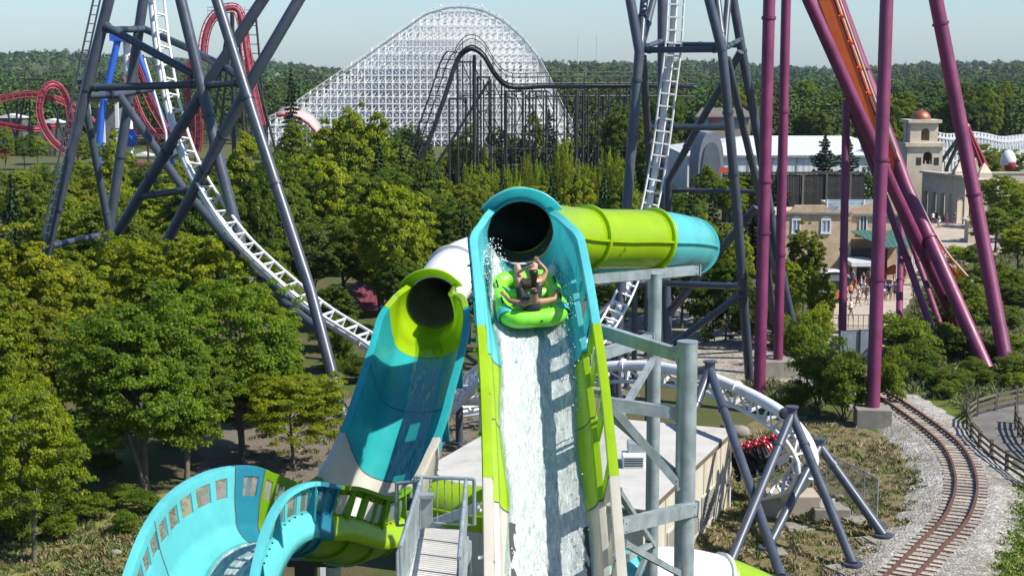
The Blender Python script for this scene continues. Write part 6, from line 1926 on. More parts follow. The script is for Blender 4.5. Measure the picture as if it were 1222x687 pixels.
    MB().box((X(846, Yl), Yl - .3, zat(146, Yl)), (X(856, Yl), Yl - .05, zat(139.5, Yl))).build('sign', RED, s)
    for k in range(6): MB().box((x0 + 1 + k * 1.6, Yl - .08, zat(148, Yl)), (x0 + 2 + k * 1.6, Yl - .02, zat(142, Yl))).build('window', GLASS, s)
left_sheds()
# far houses and masts
rh = random.Random(6)
for k, (px, py, w, lab) in enumerate(((372, 87, 11, 'white gabled house on the wooded hill left of the timber coaster'), (330, 84, 6, 'tiny pale house on the left hill'), (1196, 76, 7, 'white house on the right horizon'), (1208, 74, 5, 'smaller pale house beside the white one on the right horizon'), (1170, 114, 12, 'pale roofed house between the right-hand trees'), (4, 92, 4, 'narrow pale silo at the far left'), (1188, 78, 5, 'low white house left of the pair on the right horizon'))):
    Yh = 720
    while Yh < 3400 and hill_z(at(px, py, Yh).x, Yh) + 7 < at(px, py, Yh).z: Yh += 20
    if k == 4: Yh = 560
    p = at(px, py, Yh); hw = w * Yh / FPX / 2; zb = max(hill_z(p.x, Yh), 0) - .5
    t = thing('house', (p.x, Yh, zb), lab, 'house')
    MB().box((p.x - hw, Yh, zb), (p.x + hw, Yh + hw * 1.4, p.z)).build('wall', GELW, t)
    MB().prism([(p.x - hw * 1.1, Yh - .3, p.z), (p.x + hw * 1.1, Yh - .3, p.z), (p.x, Yh - .3, p.z + hw * .8)], (0, hw * 1.4 + .6, 0)).build('roof', paint('house_roof%d' % k, (.30, .30, .31), .8), t)
    for s in (-.5, .0, .5): MB().box((p.x + s * hw - hw * .1, Yh - .05, p.z - hw * .7), (p.x + s * hw + hw * .1, Yh - .01, p.z - hw * .25)).build('window', GLASS, t)
for px, py, lab in ((690, 42, 'thin red and white radio mast on the skyline, left of two'), (712, 42, 'thin radio mast on the skyline, right of two')):
    a = at(px, py, 2600); MB().tube((a.x, a.y, 30), a, .9, .5, n=6).build('radio_mast', paint('mast%d' % px, (.45, .42, .42), .6), label=lab, cat='mast')
# sky ride A frame and balloon at right
ys = 230; s = thing('swing_frame', (at(1160, 180, ys).x, ys, 0), 'rust red A frame of a swing ride behind the leaning purple column', 'ride')
for x0, x1 in ((1152, 1118), (1152, 1130), (1154, 1172), (1156, 1178)):
    MB().tube(at(x0, 154, ys), at(x1, 200, ys), .3, n=8).tube(at(x1, 200, ys), (at(x1, 200, ys).x, ys, 0), .3, n=8).build('leg', RED if x1 > 1140 else BLACK, s)
MB().sphere(at(1153, 152, ys), .7).build('hub', RED, s)
bl = at(1203, 192, 230); t = thing('balloon_sign', (bl.x, bl.y, 0), 'white and red balloon shaped sign on a pole at the right edge', 'sign')
MB().sphere(bl, 1.55, sc3=(.8, .8, 1.1)).build('balloon', GELW, t); MB().sphere(bl - Vector((-.1, .12, .5)), 1.35, sc3=(.8, .85, .9)).build('red_panel', RED, t); MB().tube((bl.x, bl.y, 0), bl - Vector((0, 0, 1.4)), .09, n=8).build('pole', GALV, t)
# ---------------------------------------------------------------- vegetation
RS = np.random.RandomState
def leaf_mesh(name, pos, nrm, size, mat, rs, aspect=.62, tint=None, up=None):
    n = len(pos)
    nrm = nrm / (np.linalg.norm(nrm, axis=1, keepdims=True) + 1e-9)
    a = rs.normal(size=(n, 3)) if up is None else up + rs.normal(size=(n, 3)) * .25
    u = a - nrm * (a * nrm).sum(1, keepdims=True); u /= (np.linalg.norm(u, axis=1, keepdims=True) + 1e-9)
    v = np.cross(nrm, u)
    s = size[:, None]
    V = np.empty((n, 4, 3))
    j = lambda: rs.uniform(.75, 1.25, (n, 1))
    V[:, 0] = pos - u * s * .5 * j(); V[:, 1] = pos - v * s * .5 * aspect * j() + nrm * s * .08
    V[:, 2] = pos + u * s * .5 * j(); V[:, 3] = pos + v * s * .5 * aspect * j() + nrm * s * .08
    me = bpy.data.meshes.new(name)
    me.vertices.add(n * 4); me.vertices.foreach_set('co', V.reshape(-1))
    me.loops.add(n * 4); me.loops.foreach_set('vertex_index', np.arange(n * 4, dtype=np.int32))
    me.polygons.add(n); me.polygons.foreach_set('loop_start', np.arange(0, n * 4, 4, dtype=np.int32))
    try: me.polygons.foreach_set('loop_total', np.full(n, 4, dtype=np.int32))
    except Exception: pass
    me.materials.append(mat)
    if tint is not None:
        at_ = me.attributes.new('tint', 'FLOAT_COLOR', 'FACE')
        at_.data.foreach_set('color', np.concatenate([tint, np.ones((n, 1))], 1).astype(np.float32).reshape(-1))
    me.update(); me.validate()
    return me
def rdir(rs, n):
    d = rs.normal(size=(n, 3)); return d / np.linalg.norm(d, axis=1, keepdims=True)
def crown_broad(seed, rx, rz, zc, nclump, nleaf, leaf, rc=(.13, .22), hollow=.5, flat=.75, low=-.75, mat=LEAF, lobes=7):
    """broad leaved crown: leaf clumps on uneven lobes spread through the crown's volume"""
    rs = RS(seed)
    d = rdir(rs, nclump * 3); d = d[d[:, 2] > low][:nclump]
    L = rdir(rs, lobes)
    bump = np.max(np.clip(d @ L.T, 0, 1) ** 6, axis=1)
    rad = (rs.uniform(0, 1, len(d)) ** .45) * (1 - hollow) + hollow
    rad *= .62 + .46 * bump
    C = d * np.array([rx, rx * .95, rz]) * rad[:, None]; C[:, 2] += zc
    R_ = rs.uniform(rc[0], rc[1], len(C)) * rx * (1.15 - .35 * rad)
    k = rs.choice(len(C), nleaf, p=R_ ** 2 / (R_ ** 2).sum())
    e = rdir(rs, nleaf); e[:, 2] = np.where(e[:, 2] < -.2, -e[:, 2] * .6, e[:, 2])
    pos = C[k] + e * np.array([1, 1, flat]) * R_[k][:, None] * (rs.uniform(0, 1, nleaf) ** .33)[:, None]
    out = pos - np.array([0, 0, zc]); out /= np.linalg.norm(out, axis=1, keepdims=True) + 1e-9
    nr = e * .55 + out * .35 + np.array([0, 0, .45]) + rs.normal(size=(nleaf, 3)) * .55
    return pos, nr, leaf * rs.uniform(.6, 1.35, nleaf), C
def trunk_mesh(seed, h, r, C, mat, nb=9, fork=.32, lean=.04, stems=1):
    rs = random.Random(seed); mb = MB()
    top = Vector((rs.uniform(-lean, lean) * h, rs.uniform(-lean, lean) * h, h * .62))
    for s in range(stems):
        off = Vector((rs.uniform(-.3, .3), rs.uniform(-.3, .3), 0)) * (s > 0)
        sp = Vector((rs.uniform(-.18, .18) * h, rs.uniform(-.18, .18) * h, 0)) * (s > 0)
        pts = [off * .6, off + top * .25 + sp * .2, off + top * .55 + sp * .6, off + top + sp]
        P, _ = catmull(pts, h * .08); n = len(P); q = r / (1 + .35 * s)
        mb.sweep(P, q, n=8, rads=[q * (1.25 if i == 0 else 1) * (1 - .72 * i / (n - 1)) for i in range(n)])
    for k in range(nb):
        c = Vector(C[rs.randrange(len(C))]); f = rs.uniform(fork, .95)
        a = top * f; a.z = min(a.z, c.z - .02 * h)
        mid = a.lerp(c, .5) + Vector((0, 0, .05 * h))
        P, _ = catmull([a, mid, c], h * .07); n = len(P); q = r * .42 * (1.15 - f * .5)
        mb.sweep(P, q, n=6, rads=[max(.012, q * (1 - .85 * i / (n - 1))) for i in range(n)])
    return mb.mesh('trunk', mat)
def crown_conifer(seed, h, r0, nleaf, leaf, droop=.25, gap=.10, irregular=.2):
    rs = RS(seed)
    nw = int(h / (gap * 10 * .55)) + 6
    pos = []; nr = []; up = []
    per = nleaf // (nw * 9)
    for w in range(nw):
        f = w / (nw - 1); z = h * (.10 + .88 * f)
        R = r0 * (1 - f) ** .85 * rs.uniform(1 - irregular, 1 + irregular * .5) + .06
        nb = max(5, int(11 - 5 * f)); a0 = rs.uniform(0, 6.28)
        for b in range(nb):
            a = a0 + b * 6.283 / nb + rs.uniform(-.25, .25); L = R * rs.uniform(.7, 1.1)
            n = max(6, int(per * 9 / nb * (.35 + L / r0)))
            t = rs.uniform(0, 1, n) ** .7
            sp = rs.normal(size=n) * .11 * L * (1.1 - t)
            x = np.cos(a) * L * t - np.sin(a) * sp; y = np.sin(a) * L * t + np.cos(a) * sp
            zz = z - droop * L * t + rs.normal(size=n) * .05 * h / 10 + .12 * L * t ** 3
            pos.append(np.stack([x, y, zz], 1)); nr.append(np.stack([np.cos(a) * .3 + rs.normal(size=n) * .4, np.sin(a) * .3 + rs.normal(size=n) * .4, np.ones(n) * .8], 1))
            up.append(np.repeat([[np.cos(a), np.sin(a), -.3]], n, 0))
    pos = np.concatenate(pos); nr = np.concatenate(nr); up = np.concatenate(up)
    return pos, nr, leaf * rs.uniform(.6, 1.3, len(pos)), up
KIND = {}
def def_kind(name, crown, trunk): KIND[name] = (crown, trunk)
def mk_broad(name, seed, rx, rz, zc, ncl, nl, leaf, r=.16, mat=LEAF, bark=BARK, stems=1, nb=10, **kw):
    p, n_, s, C = crown_broad(seed, rx, rz, zc, ncl, nl, leaf, mat=mat, **kw)
    rs = RS(seed + 1)
    def_kind(name, leaf_mesh('crown', p, n_, s, mat, rs), trunk_mesh(seed, 10, r, C, bark, nb=nb, stems=stems))
# all kinds are 10 m tall
mk_broad('maple0', 11, 5.2, 4.5, 5.5, 620, 76000, .165, .24, bark=BARKL, stems=3, nb=30, hollow=.45, low=-.85, rc=(.075, .13))
mk_broad('maple1', 12, 4.9, 4.6, 5.4, 600, 74000, .165, .22, bark=BARKL, stems=2, nb=28, hollow=.45, low=-.85, rc=(.075, .13))
mk_broad('locust0', 13, 4.3, 4.3, 5.7, 380, 46000, .16, .15, bark=BARKL, nb=20, hollow=.35, rc=(.08, .15))
for i in range(4): mk_broad('ash%d' % i, 20 + i, 3.6 + .4 * (i % 2), 4.2, 5.7, 260, 26000, .22, .17, nb=12, hollow=.45, lobes=6 + i, rc=(.09, .17))
for i in range(3): mk_broad('oak%d' % i, 30 + i, 4.6, 3.9, 6.0, 220, 20000, .28, .2, nb=10, hollow=.5, lobes=9, rc=(.10, .19))
for i in range(2): mk_broad('birch%d' % i, 40 + i, 2.6, 4.7, 5.2, 110, 11000, .25, .12, bark=BARKL, nb=12, hollow=.25, rc=(.14, .26), flat=1.0)
# feathery upright plumes (young willow)
def mk_plume(name, seed):
    rs = RS(seed); pos = []; nr = []; up = []; C = []
    for k in range(46):
        a = rs.uniform(0, 6.28); r = 3.0 * sqrt(rs.uniform(.02, 1)); top = 10 * (1 - .055 * r * r) * rs.uniform(.82, 1.02)
        bx_, by_ = cos(a) * r * .55, sin(a) * r * .55
        n = 240; t = rs.uniform(.12, 1, n); w = .62 * (1 - t) ** .6 + .06
        x = bx_ + cos(a) * r * .5 * t + rs.normal(size=n) * w * .6; y = by_ + sin(a) * r * .5 * t + rs.normal(size=n) * w * .6; z = top * t
        pos.append(np.stack([x, y, z], 1)); d = np.stack([x - bx_ * .3, y - by_ * .3, np.ones(n) * .8], 1) + rs.normal(size=(n, 3)) * .8; nr.append(d)
        up.append(np.repeat([[cos(a) * .3, sin(a) * .3, 1]], n, 0)); C.append((bx_ + cos(a) * r * .45, by_ + sin(a) * r * .45, top * .7))
    pos = np.concatenate(pos); nr = np.concatenate(nr); up = np.concatenate(up)
    def_kind(name, leaf_mesh('crown', pos, nr, .34 * rs.uniform(.6, 1.3, len(pos)), LEAF, rs, aspect=.4, up=up), trunk_mesh(seed, 10, .14, np.array(C), BARK, nb=14, fork=.1))
for i in range(2): mk_plume('plume%d' % i, 50 + i)
def mk_con(name, seed, r0, nl, leaf, droop, irr, mat=NEEDLE):
    p, n_, s, up = crown_conifer(seed, 10, r0, nl, leaf, droop, irregular=irr)
    rs = RS(seed); tr = MB().tube((0, 0, -.1), (0, 0, 9.4), .17, .02, n=8).mesh('trunk', BARK)
    def_kind(name, leaf_mesh('crown', p, n_, s, mat, rs, aspect=.38, up=up), tr)
mk_con('spruce0', 60, 2.3, 15000, .36, .30, .15); mk_con('spruce1', 61, 2.7, 15000, .36, .25, .25); mk_con('pine0', 62, 4.2, 12000, .46, -.02, .7)
# shrubs: 3 m tall
def mk_shrub(name, seed, rx, nl, leaf):
    p, n_, s, C = crown_broad(seed, rx, 1.55, 1.45, 70, nl, leaf, rc=(.2, .34), hollow=.35, low=-.9, lobes=6)
    p[:, 2] = np.maximum(p[:, 2], .05)
    rs = random.Random(seed); mb = MB()
    for k in range(7):
        c = Vector(C[rs.randrange(len(C))]); mb.tube((rs.uniform(-.2, .2), rs.uniform(-.2, .2), -.05), c, .04, .01, n=6)
    def_kind(name, leaf_mesh('crown', p, n_, s, LEAF, RS(seed + 1)), mb.mesh('stems', BARK))
for i in range(3): mk_shrub('shrub%d' % i, 70 + i, 1.9, 8500, .15)

TREES = []
def plant(kind, x, y, h, wid, tint, name, label, cat, group, rz=None, z=0.0):
    cr, tr = KIND[kind]
    base = 3.0 if kind.startswith('shrub') else 10.0
    t = thing(name, (x, y, z), label, cat, group)
    s = h / base
    t.scale = (s * wid, s * wid, s)
    t.rotation_euler = (0, 0, rt.uniform(0, 6.28) if rz is None else rz)
    c = link_mesh('crown', cr, t); c.color = (*tint, 1)
    link_mesh('trunk' if base > 5 else 'stems', tr, t)
    TREES.append(t)
    return t
rt = random.Random(77)
def jit(t, k=.14):
    g = rt.uniform(1 - k, 1 + k)
    return (t[0] * g * rt.uniform(.92, 1.08), t[1] * g, t[2] * g)
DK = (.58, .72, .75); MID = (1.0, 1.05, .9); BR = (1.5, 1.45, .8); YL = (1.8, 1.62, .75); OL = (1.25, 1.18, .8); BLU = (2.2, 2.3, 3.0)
def auto_label(px, Y, kind, tint):
    """look, size class and landmark of a tree in a dense stand"""
    col = {DK: 'dark green', MID: 'mid green', BR: 'bright green', YL: 'yellow green', OL: 'olive green'}.get(tint, 'pale green')
    shp = {'ash': 'oval', 'oak': 'round', 'birch': 'slender', 'spruce': 'conical', 'plume': 'feathery', 'pine': 'layered', 'shrub': 'bushy'}.get(kind.rstrip('0123456789'), 'broad')
    mark = ['at the left edge', 'below the red loop', 'below the dark station', 'behind the crossing slate legs', 'between the slate tower legs', 'right of the slate tower', 'below the pink canopy', 'left of the black lift hill', 'under the black lift hill', 'behind the tunnel mouth', 'under the black level track', 'left of the right slate tower', 'behind the vertical white track', 'inside the right slate tower', 'behind the leftmost purple column', 'behind the white hall', 'behind the orange track', 'near the copper dome', 'behind the leaning purple column', 'at the right edge']
    edge = [40, 95, 150, 205, 260, 320, 380, 450, 520, 580, 650, 715, 780, 850, 920, 990, 1050, 1110, 1170]
    k = sum(px > e for e in edge)
    dep = 'near-wood' if Y < 160 else 'mid-wood' if Y < 215 else 'low-belt' if Y < 303 else 'far-belt'
    return '%s %s %s tree %s' % (col, shp, dep, mark[k])
def tree(px, top, Y, kind, wpx, tint, label, name='tree', group=None):
    """tree whose top shows at (px, top), standing at distance Y, wpx photo pixels wide"""
    p = at(px, top, Y); h = max(1.2, p.z)
    nat = {'maple': 10.0, 'locust': 8.4, 'ash': 7.4, 'oak': 9.0, 'birch': 5.2, 'plume': 7.2, 'spruce': 5.0, 'pine': 7.6, 'shrub': 3.8}[kind.rstrip('0123456789')]
    base = 3.0 if kind.startswith('shrub') else 10.0
    wid = (wpx * Y / FPX) / (nat * h / base)
    if label is None: label = auto_label(px, Y, kind, tint)
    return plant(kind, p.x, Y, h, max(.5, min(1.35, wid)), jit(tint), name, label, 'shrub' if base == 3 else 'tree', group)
# ---- near left
tree(165, 338, 70, 'maple0', 235, (.86, 1.05, .78), 'large dark green maple with several trunks in the left foreground')
tree(283, 322, 77, 'maple1', 215, (1.05, 1.18, .78), 'large maple whose crown reaches the slate legs left of the teal slide')
tree(348, 432, 75, 'locust0', 150, (1.5, 1.4, .7), 'smaller yellow green tree leaning out beside the teal slide')
tree(30, 428, 60, 'locust0', 165, (1.45, 1.4, .75), 'yellow green tree with a single pale trunk at the bottom left')
tree(8, 262, 86, 'ash0', 160, YL, 'yellowish leafy tree at the left edge below the red coaster')
tree(78, 300, 92, 'ash1', 140, OL, 'olive green tree in front of the V shaped tower footing')
tree(175, 262, 98, 'locust0', 150, YL, 'yellow green tree growing between the slate diagonals')
tree(250, 258, 96, 'ash2', 150, (1.65, 1.5, .7), 'bright yellow green crown under the long slate diagonal')
tree(318, 288, 100, 'ash3', 90, OL, 'olive crown behind the white track left of the slide')
tree(120, 285, 104, 'oak0', 120, OL, 'olive tree around the pale lower crossbar')
tree(45, 335, 76, 'ash2', 130, (1.3, 1.2, .8), 'mid green tree behind the bottom left yellow tree')
tree(210, 262, 112, 'ash0', 120, OL, 'olive tree behind the lower pale crossbar of the left tower')
tree(-30, 330, 72, 'ash1', 140, BR, 'green tree cut off by the left edge')
# ---- middle left, behind the tower
for a in [(12, 208, 135, 'spruce0', 60, (1.2, 1.2, 1), 'dark spruce below the red coaster at the left edge'), (55, 212, 140, 'ash3', 100, MID, 'mid green tree in front of the red loop'), (100, 208, 150, 'oak1', 110, OL, 'olive tree below the red loop'), (136, 160, 165, 'birch0', 52, BR, 'slender bright green tree in front of the coaster station'), (180, 206, 150, 'ash0', 100, BR, 'leafy tree below the tangled red track'), (222, 215, 140, 'ash1', 90, YL, 'yellow green tree behind the long slate diagonal'),
          (287, 140, 150, 'birch1', 70, BR, 'tall bright green tree right of the first slate leg'), (262, 190, 160, 'ash2', 80, MID, 'green tree behind the white track bend'), (335, 172, 145, 'ash3', 100, DK, 'dark green tree right of the second slate leg'), (372, 165, 150, 'ash0', 115, BR, 'bright green tree below the pink canopy'), (418, 122, 190, 'oak0', 95, BR, 'big bright yellow green tree in front of the timber coaster'), (330, 200, 135, 'oak2', 90, MID, 'green tree behind the second slate leg'), (352, 138, 230, 'ash1', 50, MID, 'green tree beside the pink curved canopy'),
          (440, 130, 205, 'ash2', 60, MID, 'green tree touching the foot of the timber coaster'), (452, 165, 175, 'spruce1', 46, MID, 'dark spruce left of the black lift hill'), (478, 172, 180, 'spruce0', 44, MID, 'dark spruce at the foot of the black lift hill'), (500, 188, 165, 'oak1', 70, DK, 'dark rounded tree below the black lift hill'), (455, 196, 150, 'ash3', 90, DK, 'dark green tree beside the bright crown'),
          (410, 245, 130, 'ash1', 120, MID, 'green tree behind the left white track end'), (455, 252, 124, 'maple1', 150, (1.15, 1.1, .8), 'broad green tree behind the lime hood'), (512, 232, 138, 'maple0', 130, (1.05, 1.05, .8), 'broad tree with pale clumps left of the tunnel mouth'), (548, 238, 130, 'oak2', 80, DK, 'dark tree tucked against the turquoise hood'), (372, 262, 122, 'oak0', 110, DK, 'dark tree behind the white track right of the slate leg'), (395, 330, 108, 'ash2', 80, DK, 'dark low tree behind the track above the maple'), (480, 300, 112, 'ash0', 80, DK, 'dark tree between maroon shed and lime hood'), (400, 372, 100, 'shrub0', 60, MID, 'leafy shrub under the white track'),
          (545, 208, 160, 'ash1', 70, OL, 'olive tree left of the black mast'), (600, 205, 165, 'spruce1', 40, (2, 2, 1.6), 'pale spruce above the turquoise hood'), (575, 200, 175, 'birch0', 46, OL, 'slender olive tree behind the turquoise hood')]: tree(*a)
# ---- willow thicket behind the slide
for k in range(15):
    px = 560 + k * 13.5 + rt.uniform(-4, 4)
    tree(px, 158 + rt.uniform(0, 34) + (8 if px < 620 else 0), rt.uniform(180, 205), 'plume%d' % (k % 2), rt.uniform(34, 52), (1.45, 1.4, .75), 'feathery yellow green willow in the thicket behind the black coaster supports', group='willow thicket')
for a in [(722, 206, 145, 'spruce0', 56, BLU, 'blue grey spruce above the lime tube'), (660, 200, 160, 'spruce1', 40, (1.6, 1.6, 1.3), 'small spruce above the tunnel mouth'), (690, 200, 150, 'ash2', 60, YL, 'yellow green tree above the lime tube'), (640, 120, 240, 'birch1', 34, OL, 'olive tree growing in front of the timber coaster'), (560, 148, 235, 'birch0', 40, BR, 'bright tree before the timber lattice'), (655, 130, 250, 'pine0', 44, MID, 'dark pine at the right foot of the timber coaster'), (500, 150, 260, 'pine0', 36, MID, 'dark pine behind the black lift hill'), (625, 150, 250, 'pine0', 38, MID, 'dark pine between the black bents'),
          (745, 125, 215, 'oak2', 70, DK, 'dark tree behind the left legs of the right tower'), (775, 150, 190, 'ash0', 60, DK, 'dark tree behind the vertical white track'), (745, 205, 140, 'ash1', 70, MID, 'green tree below the right tower'), (800, 218, 135, 'spruce1', 44, (1.7, 1.7, 1.3), 'pale spruce inside the right tower'), (826, 212, 140, 'spruce0', 40, (2.2, 2.1, 1.7), 'silvery spruce right of the white track'), (852, 222, 135, 'spruce1', 44, (1.8, 1.8, 1.4), 'silvery spruce below the arched barn'), (838, 250, 122, 'ash3', 80, (1.0, .95, .8), 'bushy tree right of the turquoise tube end'), (872, 262, 118, 'oak1', 70, OL, 'olive bush right of the tube behind the tower leg'), (815, 300, 118, 'oak2', 100, DK, 'dark tree under the turquoise tube'), (740, 305, 115, 'ash2', 80, DK, 'dark tree behind the ladder track'), (720, 330, 108, 'ash0', 60, MID, 'green tree right of the main slide'), (868, 300, 112, 'ash1', 60, DK, 'dark tree behind the tower crossbar'), (845, 330, 112, 'shrub1', 60, DK, 'dark shrub beyond the gravel yard'), (780, 330, 120, 'shrub2', 60, DK, 'dark shrub beside the railway bend')]: tree(*a)
# ---- right side
for a in [(962, 262, 124, 'ash0', 62, (1.15, 1.15, .8), 'green tree in front of the brick building'), (945, 300, 118, 'ash2', 50, BR, 'bright leafy tree left of the food cart'), (978, 310, 112, 'ash3', 44, BR, 'light green tree before the food cart'), (985, 162, 218, 'pine0', 66, (1.2, 1.2, 1), 'dark layered pine in front of the white hall, left of two'), (1014, 166, 222, 'pine0', 48, (1.2, 1.2, 1), 'smaller dark pine in front of the white hall'), (960, 372, 102, 'shrub0', 64, MID, 'rounded shrub beside the gravel yard'), (975, 358, 106, 'shrub1', 50, BR, 'bright shrub below the food cart'),
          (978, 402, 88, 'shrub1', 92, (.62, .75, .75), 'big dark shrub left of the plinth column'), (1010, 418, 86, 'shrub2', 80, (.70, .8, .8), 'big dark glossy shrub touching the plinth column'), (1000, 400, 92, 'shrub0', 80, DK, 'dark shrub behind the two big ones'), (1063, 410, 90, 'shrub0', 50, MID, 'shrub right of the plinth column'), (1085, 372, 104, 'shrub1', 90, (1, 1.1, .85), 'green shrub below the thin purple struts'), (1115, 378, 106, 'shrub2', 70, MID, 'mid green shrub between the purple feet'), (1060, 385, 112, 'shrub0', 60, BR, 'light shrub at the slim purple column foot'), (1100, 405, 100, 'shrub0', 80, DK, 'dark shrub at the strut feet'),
          (1150, 392, 104, 'shrub1', 90, DK, 'dark shrub between raking and leaning columns'), (1188, 402, 104, 'shrub2', 100, DK, 'dark shrub at the foot of the leaning column'), (1215, 420, 98, 'shrub0', 90, (.8, .85, .8), 'shrub at the right edge above the path'), (1140, 436, 94, 'shrub2', 80, (.75, .85, .8), 'low dark shrub beside the grass strip'), (1175, 440, 96, 'shrub1', 90, (1.0, .95, .8), 'shrub behind the split rail fence'), (1210, 448, 95, 'shrub2', 80, (1.1, 1.0, .85), 'leafy shrub behind the fence at the right edge'), (1130, 455, 92, 'shrub0', 50, MID, 'small shrub at the railway bend'),
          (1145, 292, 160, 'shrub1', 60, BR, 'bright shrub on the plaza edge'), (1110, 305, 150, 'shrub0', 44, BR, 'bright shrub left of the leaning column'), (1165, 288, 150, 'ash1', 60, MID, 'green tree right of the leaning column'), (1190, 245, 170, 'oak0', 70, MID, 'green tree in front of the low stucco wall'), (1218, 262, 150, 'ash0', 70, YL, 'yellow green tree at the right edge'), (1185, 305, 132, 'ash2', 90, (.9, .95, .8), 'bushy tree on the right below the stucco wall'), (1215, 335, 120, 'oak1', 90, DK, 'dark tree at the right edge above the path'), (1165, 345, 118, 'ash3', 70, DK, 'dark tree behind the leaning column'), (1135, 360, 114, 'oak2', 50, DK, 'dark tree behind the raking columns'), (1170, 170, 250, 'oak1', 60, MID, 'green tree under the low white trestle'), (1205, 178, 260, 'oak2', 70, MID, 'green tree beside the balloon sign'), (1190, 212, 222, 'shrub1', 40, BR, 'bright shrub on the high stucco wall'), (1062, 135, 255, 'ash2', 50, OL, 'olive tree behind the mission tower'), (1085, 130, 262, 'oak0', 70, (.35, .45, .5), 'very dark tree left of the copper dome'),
          (895, 345, 110, 'shrub2', 60, DK, 'dark shrub behind the tower foot'), (912, 330, 116, 'shrub0', 60, DK, 'dark shrub between leg and leftmost purple column'), (935, 345, 108, 'shrub1', 46, MID, 'green shrub behind the slimmer purple column'), (930, 470, 88, 'shrub2', 50, (1.1, 1.1, .8), 'weedy low shrub right of the white turn'), (955, 455, 90, 'shrub0', 44, MID, 'low shrub behind the white turn')]: tree(*a)
for a in [(218, 400, 73, 'maple1', 150, (.85, 1.02, .78), 'shaded maple between the two large ones'), (285, 440, 79, 'ash1', 100, (1.1, 1.15, .75), 'leafy low tree behind the maple trunks'), (118, 470, 75, 'ash3', 100, (.95, 1.0, .75), 'shaded leafy tree left of the maple trunks'), (330, 392, 84, 'ash0', 90, (1.3, 1.3, .75), 'green tree between the maple and the slate leg'),
          (1120, 345, 122, 'ash0', 60, MID, 'green tree right of the thin purple struts'), (1195, 360, 112, 'oak0', 90, (.8, .85, .8), 'dense tree right of the leaning column foot'), (1165, 425, 99, 'shrub0', 80, (.8, .9, .8), 'leafy dark shrub between the column foot and the fence'), (1205, 395, 106, 'shrub1', 90, (.9, .95, .8), 'broad shrub at the right edge behind the leaning column'), (1140, 318, 138, 'ash3', 60, MID, 'green tree on the plaza bank'), (1100, 430, 97, 'shrub2', 70, (.7, .85, .8), 'dark shrub beside the raking column feet'), (1120, 448, 95, 'shrub1', 60, (.75, .9, .8), 'dark low shrub above the grass strip'), (1205, 318, 128, 'ash1', 80, OL, 'olive tree at the right edge above the path'), (1150, 322, 110, 'ash1', 54, MID, 'green tree hiding the foot of the orange track'), (846, 188, 200, 'ash2', 44, MID, 'green tree in front of the arched barn'), (902, 198, 204, 'oak0', 40, DK, 'dark tree at the left end of the white hall'), (1036, 196, 208, 'ash3', 34, DK, 'dark tree at the right end of the timber screen wall'), (402, 408, 101, 'shrub1', 60, DK, 'dark shrub under the white track beside the slate leg'), (428, 425, 97, 'shrub0', 56, DK, 'dark shrub just left of the teal slide rim'), (392, 448, 93, 'shrub2', 50, MID, 'green shrub at the slate leg foot'), (540, 425, 100, 'shrub1', 50, DK, 'dark shrub seen between the two slides'), (548, 395, 108, 'ash2', 50, DK, 'dark tree seen between the two slides'), (1198, 208, 196, 'oak2', 60, BR, 'bright tree in front of the high stucco wall'), (1222, 222, 180, 'ash3', 70, MID, 'green tree cut by the right edge below the balloon sign'), (930, 196, 200, 'spruce1', 40, MID, 'dark spruce in front of the dark timber wall'), (870, 205, 190, 'ash1', 50, OL, 'olive tree before the arched barn')]: tree(*a)
# ---- bottom left shrubbery
for k, (px, top, Y, w) in enumerate([(10, 590, 63, 80), (55, 575, 66, 90), (100, 585, 66, 80), (140, 578, 68, 80), (172, 590, 67, 60), (30, 560, 70, 90), (85, 555, 72, 90), (125, 552, 74, 80), (-20, 565, 66, 80), (150, 606, 64, 44), (205, 545, 80, 60), (70, 610, 63, 50)]):
    tree(px, top, Y, 'shrub%d' % (k % 3), w, [(.95, 1.0, .8), (.7, .85, .8), (1.2, 1.15, .8)][k % 3], ['low mid green shrub in the bottom left bed', 'low dark shrub in the bottom left bed', 'low light green shrub in the bottom left bed'][k % 3], group='shrubs in the bottom left bed')
# ---- fill between, by depth
def env(px):
    X_ = [-80, 60, 130, 200, 260, 300, 340, 400, 450, 480, 520, 560, 620, 680, 740, 780, 830, 900]; Y_ = [212, 212, 212, 212, 208, 190, 175, 160, 170, 192, 208, 215, 212, 205, 190, 200, 222, 235]
    return float(np.interp(px, X_, Y_))
nfill = 0
placed = [(t.location.x, t.location.y) for t in TREES]
tries = 0
while nfill < 66 and tries < 4000:
    tries += 1
    Y = rt.uniform(112, 235); px = rt.uniform(-60, 905)
    if px > 560 and Y < 150: continue
    if 395 < px < 470 and 118 < Y < 140: continue
    if px < 330 and Y > 215: continue
    p0 = at(px, 300, Y)
    if any((p0.x - a) ** 2 + (Y - b) ** 2 < 3.6 ** 2 for a, b in placed): continue
    if any((p0.x - q.x) ** 2 + (Y - q.y) ** 2 < 16 for q in rail_path[::4]): continue
    top = env(px) + rt.uniform(2, 46); h = at(px, top, Y).z
    if h < 5 or h > 14: continue
    kd = rt.choice(['ash0', 'ash1', 'ash2', 'ash3', 'oak0', 'oak1', 'oak2', 'birch0', 'spruce0' if px > 300 else 'ash1'])
    ti = rt.choice([DK, MID, MID, OL, BR, DK])
    tree(px, top, Y, kd, rt.uniform(6.5, 9.0) * FPX / Y * (.6 if kd[0] in 'bs' else 1), ti, None, group='wood between the coaster towers')
    placed.append((p0.x, Y)); nfill += 1
